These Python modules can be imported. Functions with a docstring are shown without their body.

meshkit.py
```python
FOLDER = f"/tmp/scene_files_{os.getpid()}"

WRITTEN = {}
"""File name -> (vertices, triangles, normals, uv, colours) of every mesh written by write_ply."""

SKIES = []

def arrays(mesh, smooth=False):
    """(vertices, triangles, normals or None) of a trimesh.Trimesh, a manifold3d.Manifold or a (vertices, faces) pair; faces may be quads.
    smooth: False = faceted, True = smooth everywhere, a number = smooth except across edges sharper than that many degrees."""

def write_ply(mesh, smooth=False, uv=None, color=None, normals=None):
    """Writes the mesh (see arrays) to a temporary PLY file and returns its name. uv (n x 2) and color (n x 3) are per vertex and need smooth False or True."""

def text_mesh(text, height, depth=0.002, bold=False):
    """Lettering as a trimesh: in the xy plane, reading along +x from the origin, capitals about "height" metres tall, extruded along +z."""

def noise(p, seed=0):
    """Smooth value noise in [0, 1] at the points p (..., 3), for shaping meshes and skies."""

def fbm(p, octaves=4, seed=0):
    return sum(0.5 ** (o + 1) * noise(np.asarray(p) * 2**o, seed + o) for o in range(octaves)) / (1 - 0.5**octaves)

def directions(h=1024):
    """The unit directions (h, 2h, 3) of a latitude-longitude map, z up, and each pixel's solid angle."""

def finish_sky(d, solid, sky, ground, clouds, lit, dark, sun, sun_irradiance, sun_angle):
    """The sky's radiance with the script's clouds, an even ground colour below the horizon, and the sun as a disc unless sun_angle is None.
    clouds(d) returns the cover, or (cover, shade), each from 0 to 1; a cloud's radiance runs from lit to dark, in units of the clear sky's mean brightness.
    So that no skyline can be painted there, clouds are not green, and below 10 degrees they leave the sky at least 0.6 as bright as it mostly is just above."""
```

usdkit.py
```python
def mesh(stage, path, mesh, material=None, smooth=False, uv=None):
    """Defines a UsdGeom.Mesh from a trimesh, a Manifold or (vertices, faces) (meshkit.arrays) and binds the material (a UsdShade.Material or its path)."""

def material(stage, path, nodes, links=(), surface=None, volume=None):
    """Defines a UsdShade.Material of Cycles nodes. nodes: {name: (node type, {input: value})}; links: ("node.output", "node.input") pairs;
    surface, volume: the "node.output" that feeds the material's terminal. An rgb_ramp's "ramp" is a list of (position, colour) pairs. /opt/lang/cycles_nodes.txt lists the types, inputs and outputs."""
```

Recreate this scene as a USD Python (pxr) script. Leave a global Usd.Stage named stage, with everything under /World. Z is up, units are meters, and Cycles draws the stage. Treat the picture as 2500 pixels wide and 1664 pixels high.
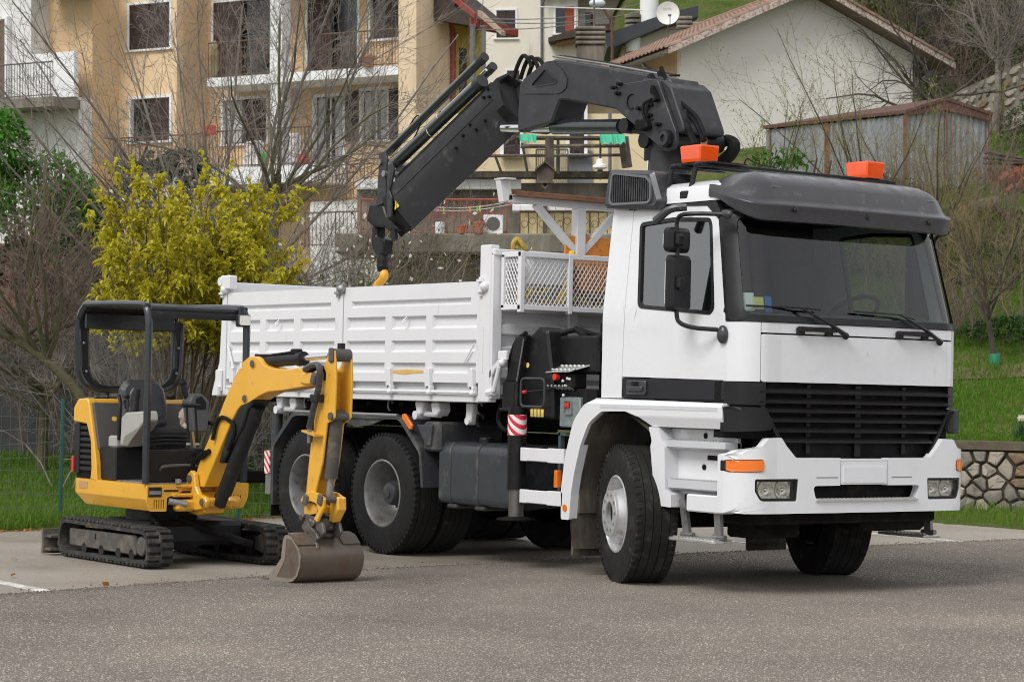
import math, random
import numpy as np, trimesh, usdkit, meshkit
from pxr import Usd, UsdGeom, UsdLux, UsdShade, Sdf, Gf, Vt
from shapely.geometry import Polygon, LineString, Point, MultiPolygon, box as sbox
from shapely.ops import unary_union

stage = Usd.Stage.CreateInMemory()
UsdGeom.SetStageUpAxis(stage, 'Z'); UsdGeom.SetStageMetersPerUnit(stage, 1.0)
UsdGeom.Xform.Define(stage, '/World'); UsdGeom.Scope.Define(stage, '/World/Looks')

# ---------------------------------------------------------------- camera, sky, sun, exposure
CAM = np.array([13.8581, -12.2232, 1.4774])
YAW, PITCH, ROLL = np.radians([144.2545, 1.2326, 1.2029])
c_f = np.array([np.cos(YAW)*np.cos(PITCH), np.sin(YAW)*np.cos(PITCH), np.sin(PITCH)])
c_r = np.cross(c_f, [0, 0, 1]); c_r /= np.linalg.norm(c_r); c_u = np.cross(c_r, c_f)
c_r, c_u = np.cos(ROLL)*c_r + np.sin(ROLL)*c_u, np.cos(ROLL)*c_u - np.sin(ROLL)*c_r
cam = UsdGeom.Camera.Define(stage, '/World/camera')
M = np.eye(4); M[0, :3], M[1, :3], M[2, :3], M[3, :3] = c_r, c_u, -c_f, CAM
cam.AddTransformOp().Set(Gf.Matrix4d(*M.ravel().tolist()))
cam.CreateHorizontalApertureAttr(36.0); cam.CreateVerticalApertureAttr(36.0*681/1024)
cam.CreateFocalLengthAttr(36.0*5557.47/2500)
cam.CreateFStopAttr(8.0); cam.CreateFocusDistanceAttr(18.0)
cam.CreateExposureAttr(0.72)

SUN_AZ, SUN_EL = math.radians(-74), math.radians(46)      # azimuth from +x, soft light through the cloud
to_sun = np.array([math.cos(SUN_AZ)*math.cos(SUN_EL), math.sin(SUN_AZ)*math.cos(SUN_EL), math.sin(SUN_EL)])
sun = UsdLux.DistantLight.Define(stage, '/World/sun')
sun.CreateNormalizeAttr(True); sun.CreateIntensityAttr(0.38); sun.CreateAngleAttr(25.0); sun.CreateColorAttr(Gf.Vec3f(1.0, 0.97, 0.93))
zx = to_sun; xx = np.cross([0, 0, 1], zx); xx /= np.linalg.norm(xx); yx = np.cross(zx, xx)
M = np.eye(4); M[0, :3], M[1, :3], M[2, :3] = xx, yx, zx
sun.AddTransformOp().Set(Gf.Matrix4d(*M.ravel().tolist()))
dome = UsdLux.DomeLight.Define(stage, '/World/sky')
sky_m = usdkit.material(stage, '/World/Looks/overcast_sky', {
    'tc': ('texture_coordinate', {}),
    'sky': ('sky_texture', {'sky_type': 'single_scattering', 'sun_disc': False, 'sun_elevation': SUN_EL, 'sun_rotation': math.atan2(to_sun[0], to_sun[1])}),
    'hsv': ('hsv', {'saturation': 0.12, 'value': 1.0, 'hue': 0.5, 'fac': 1.0}),
    'n': ('noise_texture', {'scale': 2.2, 'detail': 5.0, 'roughness': 0.55}),
    'cl': ('rgb_ramp', {'ramp': [(0.25, (3.9, 4.0, 4.2)), (0.75, (6.4, 6.4, 6.5))]}),
    'mx': ('mix', {'mix_type': 'mix', 'fac': 0.8}),
    'bg': ('background_shader', {'strength': 0.115}),
}, [('tc.generated', 'n.vector'), ('sky.color', 'hsv.color'), ('n.fac', 'cl.fac'), ('hsv.color', 'mx.color1'), ('cl.color', 'mx.color2'), ('mx.color', 'bg.color')], surface='bg.background')
UsdShade.MaterialBindingAPI.Apply(dome.GetPrim()).Bind(sky_m)
dome.GetPrim().SetCustomDataByKey('kind', 'structure')

# ---------------------------------------------------------------- helpers: prims
_used = set()
def numbered(parent, name):
    p = f'{parent}/{name}'
    k = 0
    while p in _used:
        k += 1; p = f'{parent}/{name}_{k:03d}'
    _used.add(p)
    return p
def tag(prim, label=None, cat=None, group=None, kind=None):
    for k, v in (('label', label), ('category', cat), ('group', group), ('kind', kind)):
        if v: prim.SetCustomDataByKey(k, v)
    return prim
def path_of(parent):
    return '/World' if parent is None else str(parent.GetPath())
def thing(name, label, cat, loc=(0, 0, 0), rotz=0.0, group=None, matrix=None, kind=None):
    x = UsdGeom.Xform.Define(stage, numbered('/World', name))
    if matrix is not None: x.AddTransformOp().Set(Gf.Matrix4d(*np.asarray(matrix, float).ravel().tolist()))
    else:
        x.AddTranslateOp().Set(Gf.Vec3d(*map(float, loc)))
        if rotz: x.AddRotateZOp().Set(float(rotz))
    return tag(x.GetPrim(), label, cat, group, kind)
def copy_of(src, loc, rotz=0.0, label=None, group=None, scale=None):
    d = src.GetCustomData()
    x = UsdGeom.Xform.Define(stage, numbered('/World', src.GetName().rstrip('0123456789').rstrip('_')))
    p = x.GetPrim()
    p.GetReferences().AddInternalReference(src.GetPath()); p.SetInstanceable(True)
    x.ClearXformOpOrder()
    t = x.GetPrim().GetAttribute('xformOp:translate')
    x.AddTranslateOp(opSuffix='c').Set(Gf.Vec3d(*map(float, loc)))
    x.AddRotateZOp(opSuffix='c').Set(float(rotz))
    if scale: x.AddScaleOp(opSuffix='c').Set(Gf.Vec3f(*scale))
    return tag(p, label or d.get('label'), d.get('category'), group or d.get('group'))
def obj(name, mesh, mat, parent=None, smooth=32, label=None):
    if isinstance(mesh, MB): mesh = mesh.mesh()
    m = usdkit.mesh(stage, numbered(path_of(parent), name), mesh, mat, smooth)
    p = m.GetPrim()
    if label: p.SetCustomDataByKey('label', label)
    return p

# ---------------------------------------------------------------- helpers: geometry
def cap_faces(poly):
    v, f = trimesh.creation.triangulate_polygon(Polygon(poly), engine='earcut')
    return v, f
def area2(p):
    p = np.asarray(p, float); return 0.5*np.sum(p[:, 0]*np.roll(p[:, 1], -1) - np.roll(p[:, 0], -1)*p[:, 1])
def inset(p, b):
    p = np.asarray(p, float)
    e = np.roll(p, -1, 0) - p; e /= np.maximum(np.linalg.norm(e, axis=1, keepdims=True), 1e-9)
    n = np.stack([-e[:, 1], e[:, 0]], 1); n0 = np.roll(n, 1, 0)
    d = 1 + np.sum(n*n0, 1, keepdims=True)
    return p + b*(n + n0)/np.maximum(d, 0.35)
def rpoly(pts, r, n=4):
    """round the corners of a polygon; r one radius or one per corner"""
    pts = np.asarray(pts, float); N = len(pts); r = np.broadcast_to(r, N); out = []
    for i in range(N):
        a, b, c = pts[i-1], pts[i], pts[(i+1) % N]
        u, v = a-b, c-b; lu, lv = np.linalg.norm(u), np.linalg.norm(v); u, v = u/lu, v/lv
        ang = math.acos(np.clip(u@v, -1, 1))
        t = r[i]/max(math.tan(ang/2), 1e-6)
        t = min(t, 0.48*lu, 0.48*lv)
        if r[i] <= 0 or ang > 3.10: out.append(b); continue
        p0, p1 = b+u*t, b+v*t
        for k in range(n+1):
            s = k/n; out.append((1-s)**2*p0 + 2*s*(1-s)*b + s*s*p1)
    return np.array(out)
def rrect(x0, x1, y0, y1, r, n=4):
    return rpoly([(x0, y0), (x1, y0), (x1, y1), (x0, y1)], r, n)
AX = {'x': lambda a, b, t: np.stack([t, a, b], -1), 'y': lambda a, b, t: np.stack([a, t, b], -1), 'z': lambda a, b, t: np.stack([a, b, t], -1)}
class MB:
    def __init__(self): self.v, self.f, self.n = [], [], 0
    def add(self, v, f):
        v = np.asarray(v, float).reshape(-1, 3); f = np.asarray(f, int)
        if f.size == 0: return self
        if f.shape[1] == 4: f = np.vstack([f[:, [0, 1, 2]], f[:, [0, 2, 3]]])
        self.v.append(v); self.f.append(f + self.n); self.n += len(v); return self
    def addm(self, m, T=None):
        if isinstance(m, MB): m = m.mesh()
        v = np.asarray(m.vertices)
        if T is not None: v = trimesh.transform_points(v, T)
        return self.add(v, m.faces)
    def mesh(self):
        if not self.v: return trimesh.Trimesh()
        m = trimesh.Trimesh(np.vstack(self.v), np.vstack(self.f), process=False)
        return m
    def box(self, x0, x1, y0, y1, z0, z1, b=0.0):
        x0, x1 = sorted((x0, x1)); y0, y1 = sorted((y0, y1)); z0, z1 = sorted((z0, z1))
        b = min(b, 0.45*(x1-x0), 0.45*(y1-y0), 0.45*(z1-z0))
        if b <= 0:
            m = trimesh.creation.box(bounds=[(x0, y0, z0), (x1, y1, z1)]); return self.add(m.vertices, m.faces)
        return self.prism([(x0, y0), (x1, y0), (x1, y1), (x0, y1)] if b < 1e-9 else
                          [(x0+b, y0), (x1-b, y0), (x1, y0+b), (x1, y1-b), (x1-b, y1), (x0+b, y1), (x0, y1-b), (x0, y0+b)], 'z', z0, z1, b)
    def prism(self, poly, axis, t0, t1, b=0.0, taper=None):
        """extrude a 2-D outline along an axis, edges of both ends chamfered by b; plane coords: x:(y,z) y:(x,z) z:(x,y)"""
        p = np.asarray(poly, float)
        if area2(p) < 0: p = p[::-1]
        t0, t1 = min(t0, t1), max(t0, t1)
        rings = [(p, t0), (p, t1)] if b <= 0 else [(inset(p, b), t0), (p, t0+b), (p, t1-b), (inset(p, b), t1)]
        N = len(p); V = [AX[axis](q[:, 0], q[:, 1], np.full(N, t)) for q, t in rings]
        F = []
        for k in range(len(V)-1):
            a = k*N + np.arange(N); c = k*N + (np.arange(N)+1) % N
            F.append(np.stack([a, c, c+N, a+N], 1))
        F = np.vstack(F)
        F = np.vstack([F[:, [0, 1, 2]], F[:, [0, 2, 3]]])
        e0, f0 = _ear(rings[0][0]); e1, f1 = _ear(rings[-1][0])
        F = np.vstack([F, f0[:, ::-1], f1 + (len(V)-1)*N])
        if axis == 'y': F = F[:, ::-1]
        return self.add(np.vstack(V), F)
    def shape(self, shp, axis, t0, t1):
        """extrude a shapely shape (holes allowed)"""
        for g in getattr(shp, 'geoms', [shp]):
            if g.is_empty or g.area < 1e-7: continue
            m = trimesh.creation.extrude_polygon(g, abs(t1-t0), engine='earcut')
            v = np.asarray(m.vertices); f = np.asarray(m.faces)
            v = AX[axis](v[:, 0], v[:, 1], v[:, 2] + min(t0, t1))
            self.add(v, f[:, ::-1] if axis == 'y' else f)
        return self
    def tube(self, pts, r, n=8, caps=True, spline=0):
        pts = np.asarray(pts, float)
        if spline: pts = smooth_path(pts, spline)
        r = np.broadcast_to(np.asarray(r, float), len(pts)) if np.ndim(r) == 0 or len(np.atleast_1d(r)) == len(pts) else np.interp(np.linspace(0, 1, len(pts)), np.linspace(0, 1, len(r)), r)
        T = np.gradient(pts, axis=0); T /= np.maximum(np.linalg.norm(T, axis=1, keepdims=True), 1e-9)
        ref = np.array([0, 0, 1.0]) if abs(T[0, 2]) < 0.9 else np.array([1.0, 0, 0])
        nrm = np.cross(T[0], ref); nrm /= np.linalg.norm(nrm); V = []
        a = np.arange(n)*2*np.pi/n
        for i in range(len(pts)):
            nrm = nrm - T[i]*(nrm@T[i]); nrm /= max(np.linalg.norm(nrm), 1e-9); bn = np.cross(T[i], nrm)
            V.append(pts[i] + r[i]*(np.cos(a)[:, None]*nrm + np.sin(a)[:, None]*bn))
        return self.loft(V, caps)
    def loft(self, rings, caps=True, closed=True):
        N = len(rings[0]); F = []
        for k in range(len(rings)-1):
            i = np.arange(N if closed else N-1); a = k*N+i; c = k*N+(i+1) % N
            F.append(np.stack([a, c, c+N, a+N], 1))
        F = np.vstack(F); F = np.vstack([F[:, [0, 1, 2]], F[:, [0, 2, 3]]])
        V = np.vstack(rings)
        if caps and closed:
            M_ = len(rings)
            V = np.vstack([V, np.mean(rings[0], 0), np.mean(rings[-1], 0)]); c0, c1 = M_*N, M_*N+1
            i = np.arange(N); j = (i+1) % N
            F = np.vstack([F, np.stack([np.full(N, c0), j, i], 1), np.stack([np.full(N, c1), (M_-1)*N+i, (M_-1)*N+j], 1)])
        return self.add(V, F)
    def lathe(self, prof, n=32, axis='y', at=(0, 0, 0), closed=False):
        """profile of (radius, height along axis)"""
        pr = np.asarray(prof, float); a = np.arange(n)*2*np.pi/n
        rings = []
        for r_, h in pr:
            c, s = r_*np.cos(a), r_*np.sin(a)
            rings.append(AX[axis](c, s, np.full(n, h)) + np.asarray(at))
        if axis != 'y': return self.loft(rings, caps=not closed)
        return self.loft([q[::-1] for q in rings], caps=not closed)
    def cyl(self, p0, p1, r, n=12, r1=None):
        return self.tube([p0, p1], [r, r if r1 is None else r1], n)
    def sphere(self, c, r, sub=2, scale=(1, 1, 1)):
        m = trimesh.creation.icosphere(sub, 1.0); return self.add(m.vertices*np.asarray(scale)*r + np.asarray(c), m.faces)
    def xf(self, T):
        self.v = [trimesh.transform_points(v, T) for v in self.v]; return self
    def mirror_y(self):
        q = MB()
        for v, f in zip(self.v, [np.asarray(f) for f in self._lf()]): q.add(v*[1, -1, 1], f[:, ::-1])
        return q
    def _lf(self):
        o, n = [], 0
        for v, f in zip(self.v, self.f): o.append(f-n); n += len(v)
        return o
def _ear(p):
    import mapbox_earcut as me
    f = me.triangulate_float64(np.asarray(p, float), np.array([len(p)], np.uint32)).reshape(-1, 3)
    if len(f):
        t = p[f]; ar = (t[:, 1, 0]-t[:, 0, 0])*(t[:, 2, 1]-t[:, 0, 1])-(t[:, 1, 1]-t[:, 0, 1])*(t[:, 2, 0]-t[:, 0, 0])
        f = np.where((ar < 0)[:, None], f[:, ::-1], f)
    return p, f.astype(int)
def smooth_path(p, k=4):
    p = np.asarray(p, float); P = np.vstack([2*p[0]-p[1], p, 2*p[-1]-p[-2]]); out = []
    for i in range(1, len(P)-2):
        for s in np.arange(k)/k:
            a, b, c, d = P[i-1], P[i], P[i+1], P[i+2]
            out.append(0.5*((2*b)+(-a+c)*s+(2*a-5*b+4*c-d)*s*s+(-a+3*b-3*c+d)*s**3))
    out.append(p[-1]); return np.array(out)
def rot(axis, deg, at=(0, 0, 0)):
    return trimesh.transformations.rotation_matrix(math.radians(deg), axis, at)
def tr(x, y, z): return trimesh.transformations.translation_matrix((x, y, z))
def refine(m, size):
    if isinstance(m, MB): m = m.mesh()
    v, f = trimesh.remesh.subdivide_to_size(m.vertices, m.faces, size, max_iter=12)
    return trimesh.Trimesh(v, f, process=False)
def warp(m, fn, size=None):
    if isinstance(m, MB): m = m.mesh()
    if size: m = refine(m, size)
    m.merge_vertices()
    return trimesh.Trimesh(fn(np.array(m.vertices)), m.faces, process=False)
def segs(p0, p1, r0, r1, n=4):
    """many frusta at once: arrays of end points and radii"""
    p0, p1 = np.asarray(p0, float), np.asarray(p1, float); N = len(p0)
    d = p1-p0; d /= np.maximum(np.linalg.norm(d, axis=1, keepdims=True), 1e-9)
    ref = np.where(np.abs(d[:, 2:3]) < 0.9, [[0, 0, 1.0]], [[1.0, 0, 0]])
    a = np.cross(d, ref); a /= np.linalg.norm(a, axis=1, keepdims=True); b = np.cross(d, a)
    t = np.arange(n)*2*np.pi/n
    ring = np.cos(t)[None, :, None]*a[:, None] + np.sin(t)[None, :, None]*b[:, None]
    V = np.concatenate([p0[:, None]+ring*np.asarray(r0)[:, None, None], p1[:, None]+ring*np.asarray(r1)[:, None, None]], 1)
    i = np.arange(n); j = (i+1) % n
    q = np.stack([i, j, j+n, i+n], 1); q = np.vstack([q[:, [0, 2, 1]], q[:, [0, 3, 2]]])
    F = (q[None] + (np.arange(N)*2*n)[:, None, None]).reshape(-1, 3)
    return trimesh.Trimesh(V.reshape(-1, 3), F, process=False)

# ---------------------------------------------------------------- helpers: materials
MATS = {}
def mat(name, col, rough=0.5, metal=0.0, var=0.12, vscale=2.5, dirt=None, dscale=4.0, damt=0.5, coat=0.0, bump=0.0, bscale=60.0, spec=0.5, trans=0.0, emit=None, streak=False, edge=None):
    """painted or bare surface: base colour with slight uneven tone, optional patches of dirt, fine relief"""
    c = np.asarray(col, float)
    nodes = {'g': ('geometry', {}), 'n1': ('noise_texture', {'scale': vscale, 'detail': 6.0, 'roughness': 0.6}),
             'r1': ('rgb_ramp', {'ramp': [(0.25, tuple(c*(1-var))), (0.75, tuple(np.minimum(c*(1+var), 0.95)))]}),
             'p': ('principled_bsdf', {'roughness': rough, 'metallic': metal, 'coat_weight': coat, 'coat_roughness': 0.08, 'specular_ior_level': spec, 'transmission_weight': trans}),
             'rn': ('noise_texture', {'scale': vscale*3.1, 'detail': 4.0}),
             'rr': ('map_range', {'from_min': 0.3, 'from_max': 0.7, 'to_min': max(rough-0.1, 0.02), 'to_max': min(rough+0.12, 1.0)})}
    links = [('g.position', 'n1.vector'), ('n1.fac', 'r1.fac'), ('g.position', 'rn.vector'), ('rn.fac', 'rr.value'), ('rr.result', 'p.roughness')]
    last = 'r1.color'
    if dirt is not None:
        nodes['mp'] = ('mapping', {'scale': (1, 1, 0.25) if streak else (1, 1, 1)})
        nodes['n2'] = ('noise_texture', {'scale': dscale, 'detail': 8.0, 'roughness': 0.68})
        nodes['r2'] = ('rgb_ramp', {'ramp': [(max(0.02, 0.72-damt*0.5), (0, 0, 0)), (min(0.98, 0.82-damt*0.35), (1, 1, 1))]})
        nodes['m2'] = ('mix', {'mix_type': 'mix', 'color2': dirt})
        links += [('g.position', 'mp.vector'), ('mp.vector', 'n2.vector'), ('n2.fac', 'r2.fac'), ('r2.color', 'm2.fac'), (last, 'm2.color1')]
        last = 'm2.color'
    links.append((last, 'p.base_color'))
    if bump:
        nodes['n3'] = ('noise_texture', {'scale': bscale, 'detail': 3.0})
        nodes['b'] = ('bump', {'strength': bump, 'distance': 0.01})
        links += [('g.position', 'n3.vector'), ('n3.fac', 'b.height'), ('b.normal', 'p.normal')]
    if emit is not None:
        nodes['p'][1]['emission_color'] = emit; nodes['p'][1]['emission_strength'] = 0.0
    MATS[name] = usdkit.material(stage, '/World/Looks/'+name, nodes, links, surface='p.BSDF')
    return MATS[name]
def glass(name, tint=(0.75, 0.8, 0.8), rough=0.02, f0=0.04, gain=1.0):
    """a thin pane: mostly clear, reflecting more towards grazing angles"""
    nodes = {'t': ('transparent_bsdf', {'color': tint}), 'gl': ('glossy_bsdf', {'color': (1, 1, 1), 'roughness': rough}),
             'lw': ('layer_weight', {'blend': 0.5}), 'pw': ('math', {'math_type': 'power', 'value2': 4.0}), 'ad': ('math', {'math_type': 'multiply_add', 'value2': gain, 'value3': f0}), 'm': ('mix_closure', {})}
    MATS[name] = usdkit.material(stage, '/World/Looks/'+name, nodes, [('lw.facing', 'pw.value1'), ('pw.value', 'ad.value1'), ('ad.value', 'm.fac'), ('t.BSDF', 'm.closure1'), ('gl.BSDF', 'm.closure2')], surface='m.closure')
    return MATS[name]

# ================================================================ ground
def ground_mat(name, cols, scale, rough, bumps, big=0.25, bigc=None):
    """aggregate: small voronoi stones, a few tones, worn and damp patches at a larger scale"""
    n = {'g': ('geometry', {}), 'v': ('voronoi_texture', {'scale': scale, 'randomness': 1.0}), 'sx': ('separate_color', {}),
         'r': ('rgb_ramp', {'ramp': cols}), 'nb': ('noise_texture', {'scale': big, 'detail': 7.0, 'roughness': 0.62}),
         'rb': ('rgb_ramp', {'ramp': bigc or [(0.3, (0.70, 0.70, 0.70)), (0.5, (0.95, 0.95, 0.95)), (0.7, (1.15, 1.12, 1.08))]}),
         'm': ('mix', {'mix_type': 'multiply', 'fac': 1.0}), 'nd': ('noise_texture', {'scale': scale*0.45, 'detail': 3.0}),
         'ad': ('math', {'math_type': 'add'}), 'b': ('bump', {'strength': bumps, 'distance': 0.006}), 'p': ('principled_bsdf', {'roughness': rough, 'specular_ior_level': 0.35}),
         'dk': ('rgb_ramp', {'ramp': [(0.0, (1, 1, 1)), (0.55, (0.9, 0.9, 0.9)), (0.85, (0.35, 0.35, 0.35))]}), 'm2': ('mix', {'mix_type': 'multiply', 'fac': 1.0})}
    l = [('g.position', 'v.vector'), ('v.color', 'sx.color'), ('sx.r', 'r.fac'), ('g.position', 'nb.vector'), ('nb.fac', 'rb.fac'), ('r.color', 'm.color1'), ('rb.color', 'm.color2'),
         ('g.position', 'nd.vector'), ('v.distance', 'ad.value1'), ('nd.fac', 'ad.value2'), ('ad.value', 'b.height'), ('b.normal', 'p.normal'),
         ('v.distance', 'dk.fac'), ('m.color', 'm2.color1'), ('dk.color', 'm2.color2'), ('m2.color', 'p.base_color')]
    n['b'][1]['invert'] = True
    MATS[name] = usdkit.material(stage, '/World/Looks/'+name, n, l, surface='p.BSDF'); return MATS[name]
m_asphalt = ground_mat('coarse_asphalt', [(0.0, (0.13, 0.115, 0.10)), (0.3, (0.27, 0.24, 0.212)), (0.7, (0.40, 0.36, 0.315)), (1.0, (0.55, 0.50, 0.44))], 62.0, 0.8, 1.0, 0.42, [(0.28, (0.52, 0.50, 0.49)), (0.42, (0.86, 0.85, 0.84)), (0.55, (1.0, 0.985, 0.97)), (0.72, (1.22, 1.18, 1.12))])
m_concrete = ground_mat('smooth_pavement', [(0.0, (0.25, 0.225, 0.19)), (0.5, (0.34, 0.31, 0.27)), (1.0, (0.42, 0.385, 0.335))], 160.0, 0.55, 0.12, 0.5,
                        [(0.3, (0.62, 0.56, 0.50)), (0.5, (0.95, 0.93, 0.9)), (0.7, (1.15, 1.14, 1.13))])
m_line = mat('worn_white_road_paint', (0.62, 0.61, 0.58), 0.7, var=0.1, dirt=(0.25, 0.23, 0.2), damt=0.6, dscale=7)

def seam_y(y):  # the joint between the coarse asphalt and the parking pad
    ys = [-60, -5.88, -3.46, -2.43, 1.25, 2.84, 6.51, 60]; xs = [6.2, -0.91, -1.54, -1.82, -2.29, -2.43, -2.72, -6.0]
    return np.interp(y, ys, xs)
rng = np.random.default_rng(3)
YY = np.concatenate([np.linspace(-60, -9, 18), np.arange(-8.9, 12, 0.1), np.linspace(12.5, 60, 18)])
jx = seam_y(YY) + np.where(np.abs(YY) < 12, rng.normal(0, 0.012, len(YY)), 0)
b = MB(); V = np.concatenate([np.stack([jx, YY, np.full(len(YY), 0.0)], 1), np.stack([np.full(len(YY), 60.0), YY, np.full(len(YY), 0.0)], 1)]); n = len(YY); i = np.arange(n-1)
b.add(V, np.stack([i, i+n, i+n+1, i+1], 1)); b.add(np.concatenate([V[:n], V[:n]-[0, 0, 0.03]]), np.stack([i, i+1, i+n+1, i+n], 1))
p = obj('asphalt_road', b, m_asphalt, None, False); tag(p, kind='structure')
PY = np.concatenate([np.linspace(-40, -9, 12), np.arange(-8.5, 8.01, 0.25)])
def pad_edge(y): return np.interp(y, [-40, -9, -3, 0.46, 4, 8], [-6.6, -7.05, -7.18, -8.39, -8.55, -8.6])
pe = pad_edge(PY) + rng.normal(0, 0.03, len(PY)); pj = seam_y(PY)+0.3
b = MB(); n = len(PY); i = np.arange(n-1)
V = np.concatenate([np.stack([pj, PY, np.full(n, -0.012)], 1), np.stack([pe, PY, np.full(n, -0.012)], 1)]); b.add(V, np.stack([i+1, i+n+1, i+n, i], 1))
p = obj('parking_pavement', b, m_concrete, None, False); tag(p, kind='structure')
lm = UsdGeom.Xform.Define(stage, numbered('/World', 'parking_marking')).GetPrim(); tag(lm, kind='structure')
for y in (-5.45, 3.15, 5.62):
    x0 = seam_y(y)+0.02
    b = MB(); b.box(-6.9, float(x0), y-0.055, y+0.055, -0.02, -0.008); obj('painted_line', b, m_line, lm, False)

# ---- terrain: flat verge at the left, a bank rising behind the stone wall at the right, the hill behind
c_fl = np.array([c_f[0], c_f[1], 0.0]); c_fl /= np.linalg.norm(c_fl); c_rl = np.array([-c_fl[1], c_fl[0], 0])*-1
def site(s, d, z=0.0):                       # s metres to the right, d metres ahead of the standpoint
    p = CAM[:2] + d*c_fl[:2] + s*c_rl[:2]; return np.array([p[0], p[1], z])
def sd_of(xy):
    q = np.asarray(xy)[..., :2]-CAM[:2]; return q@c_rl[:2], q@c_fl[:2]
def sst(a, b_, x): t = np.clip((x-a)/(b_-a), 0, 1); return t*t*(3-2*t)
WALL_A, WALL_B = np.array([-9.6, 8.55]), np.array([-4.2, 12.6])
wd = (WALL_B-WALL_A)/np.linalg.norm(WALL_B-WALL_A); wn = np.array([-wd[1], wd[0]])
def wall_side(xy): return (np.asarray(xy)[..., :2]-WALL_A)@wn      # > 0 behind the stone wall
def ground_z(xy):
    xy = np.asarray(xy, float); s, d = sd_of(xy)
    zl = 0.67*sst(25, 35, d) + 1.1*sst(36, 58, d) + 0.25*np.maximum(0, d-78)
    w = wall_side(xy)
    zr = 0.86*sst(0.34, 0.62, w) + 0.265*np.maximum(0, w-0.6) + 0.10*np.maximum(0, d-62)
    m = sst(-1.0, 5.0, s)
    z = zl*(1-m) + zr*m
    und = 0.10*(meshkit.fbm(np.stack([xy[..., 0]*0.5, xy[..., 1]*0.5, 0*xy[..., 0]], -1), 3, 4)-0.5)
    z = z + und*sst(0.0, 1.0, z) + 0.014
    hard = (xy[..., 0] > seam_y(xy[..., 1])) | ((xy[..., 0] > pad_edge(np.minimum(xy[..., 1], 8))) & (xy[..., 1] < 8.0))
    return np.where(hard, -0.07, z)
SS = np.concatenate([np.linspace(-60, -14, 24), np.arange(-13.5, 16, 0.33), np.linspace(16.5, 60, 24)])
DD = np.concatenate([np.arange(20, 40, 0.33), np.arange(40, 70, 1.0), np.linspace(70, 170, 26)])
Sg, Dg = np.meshgrid(SS, DD, indexing='ij')
XY = CAM[:2] + Dg[..., None]*c_fl[:2] + Sg[..., None]*c_rl[:2]
Zg = ground_z(XY); Vt_ = np.concatenate([XY, Zg[..., None]], -1).reshape(-1, 3)
a_, c_ = len(SS), len(DD); I, J = np.meshgrid(np.arange(a_-1), np.arange(c_-1), indexing='ij'); q = (I*c_+J).ravel()
b = MB(); b.add(Vt_, np.stack([q, q+c_, q+c_+1, q+1], 1))
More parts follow.
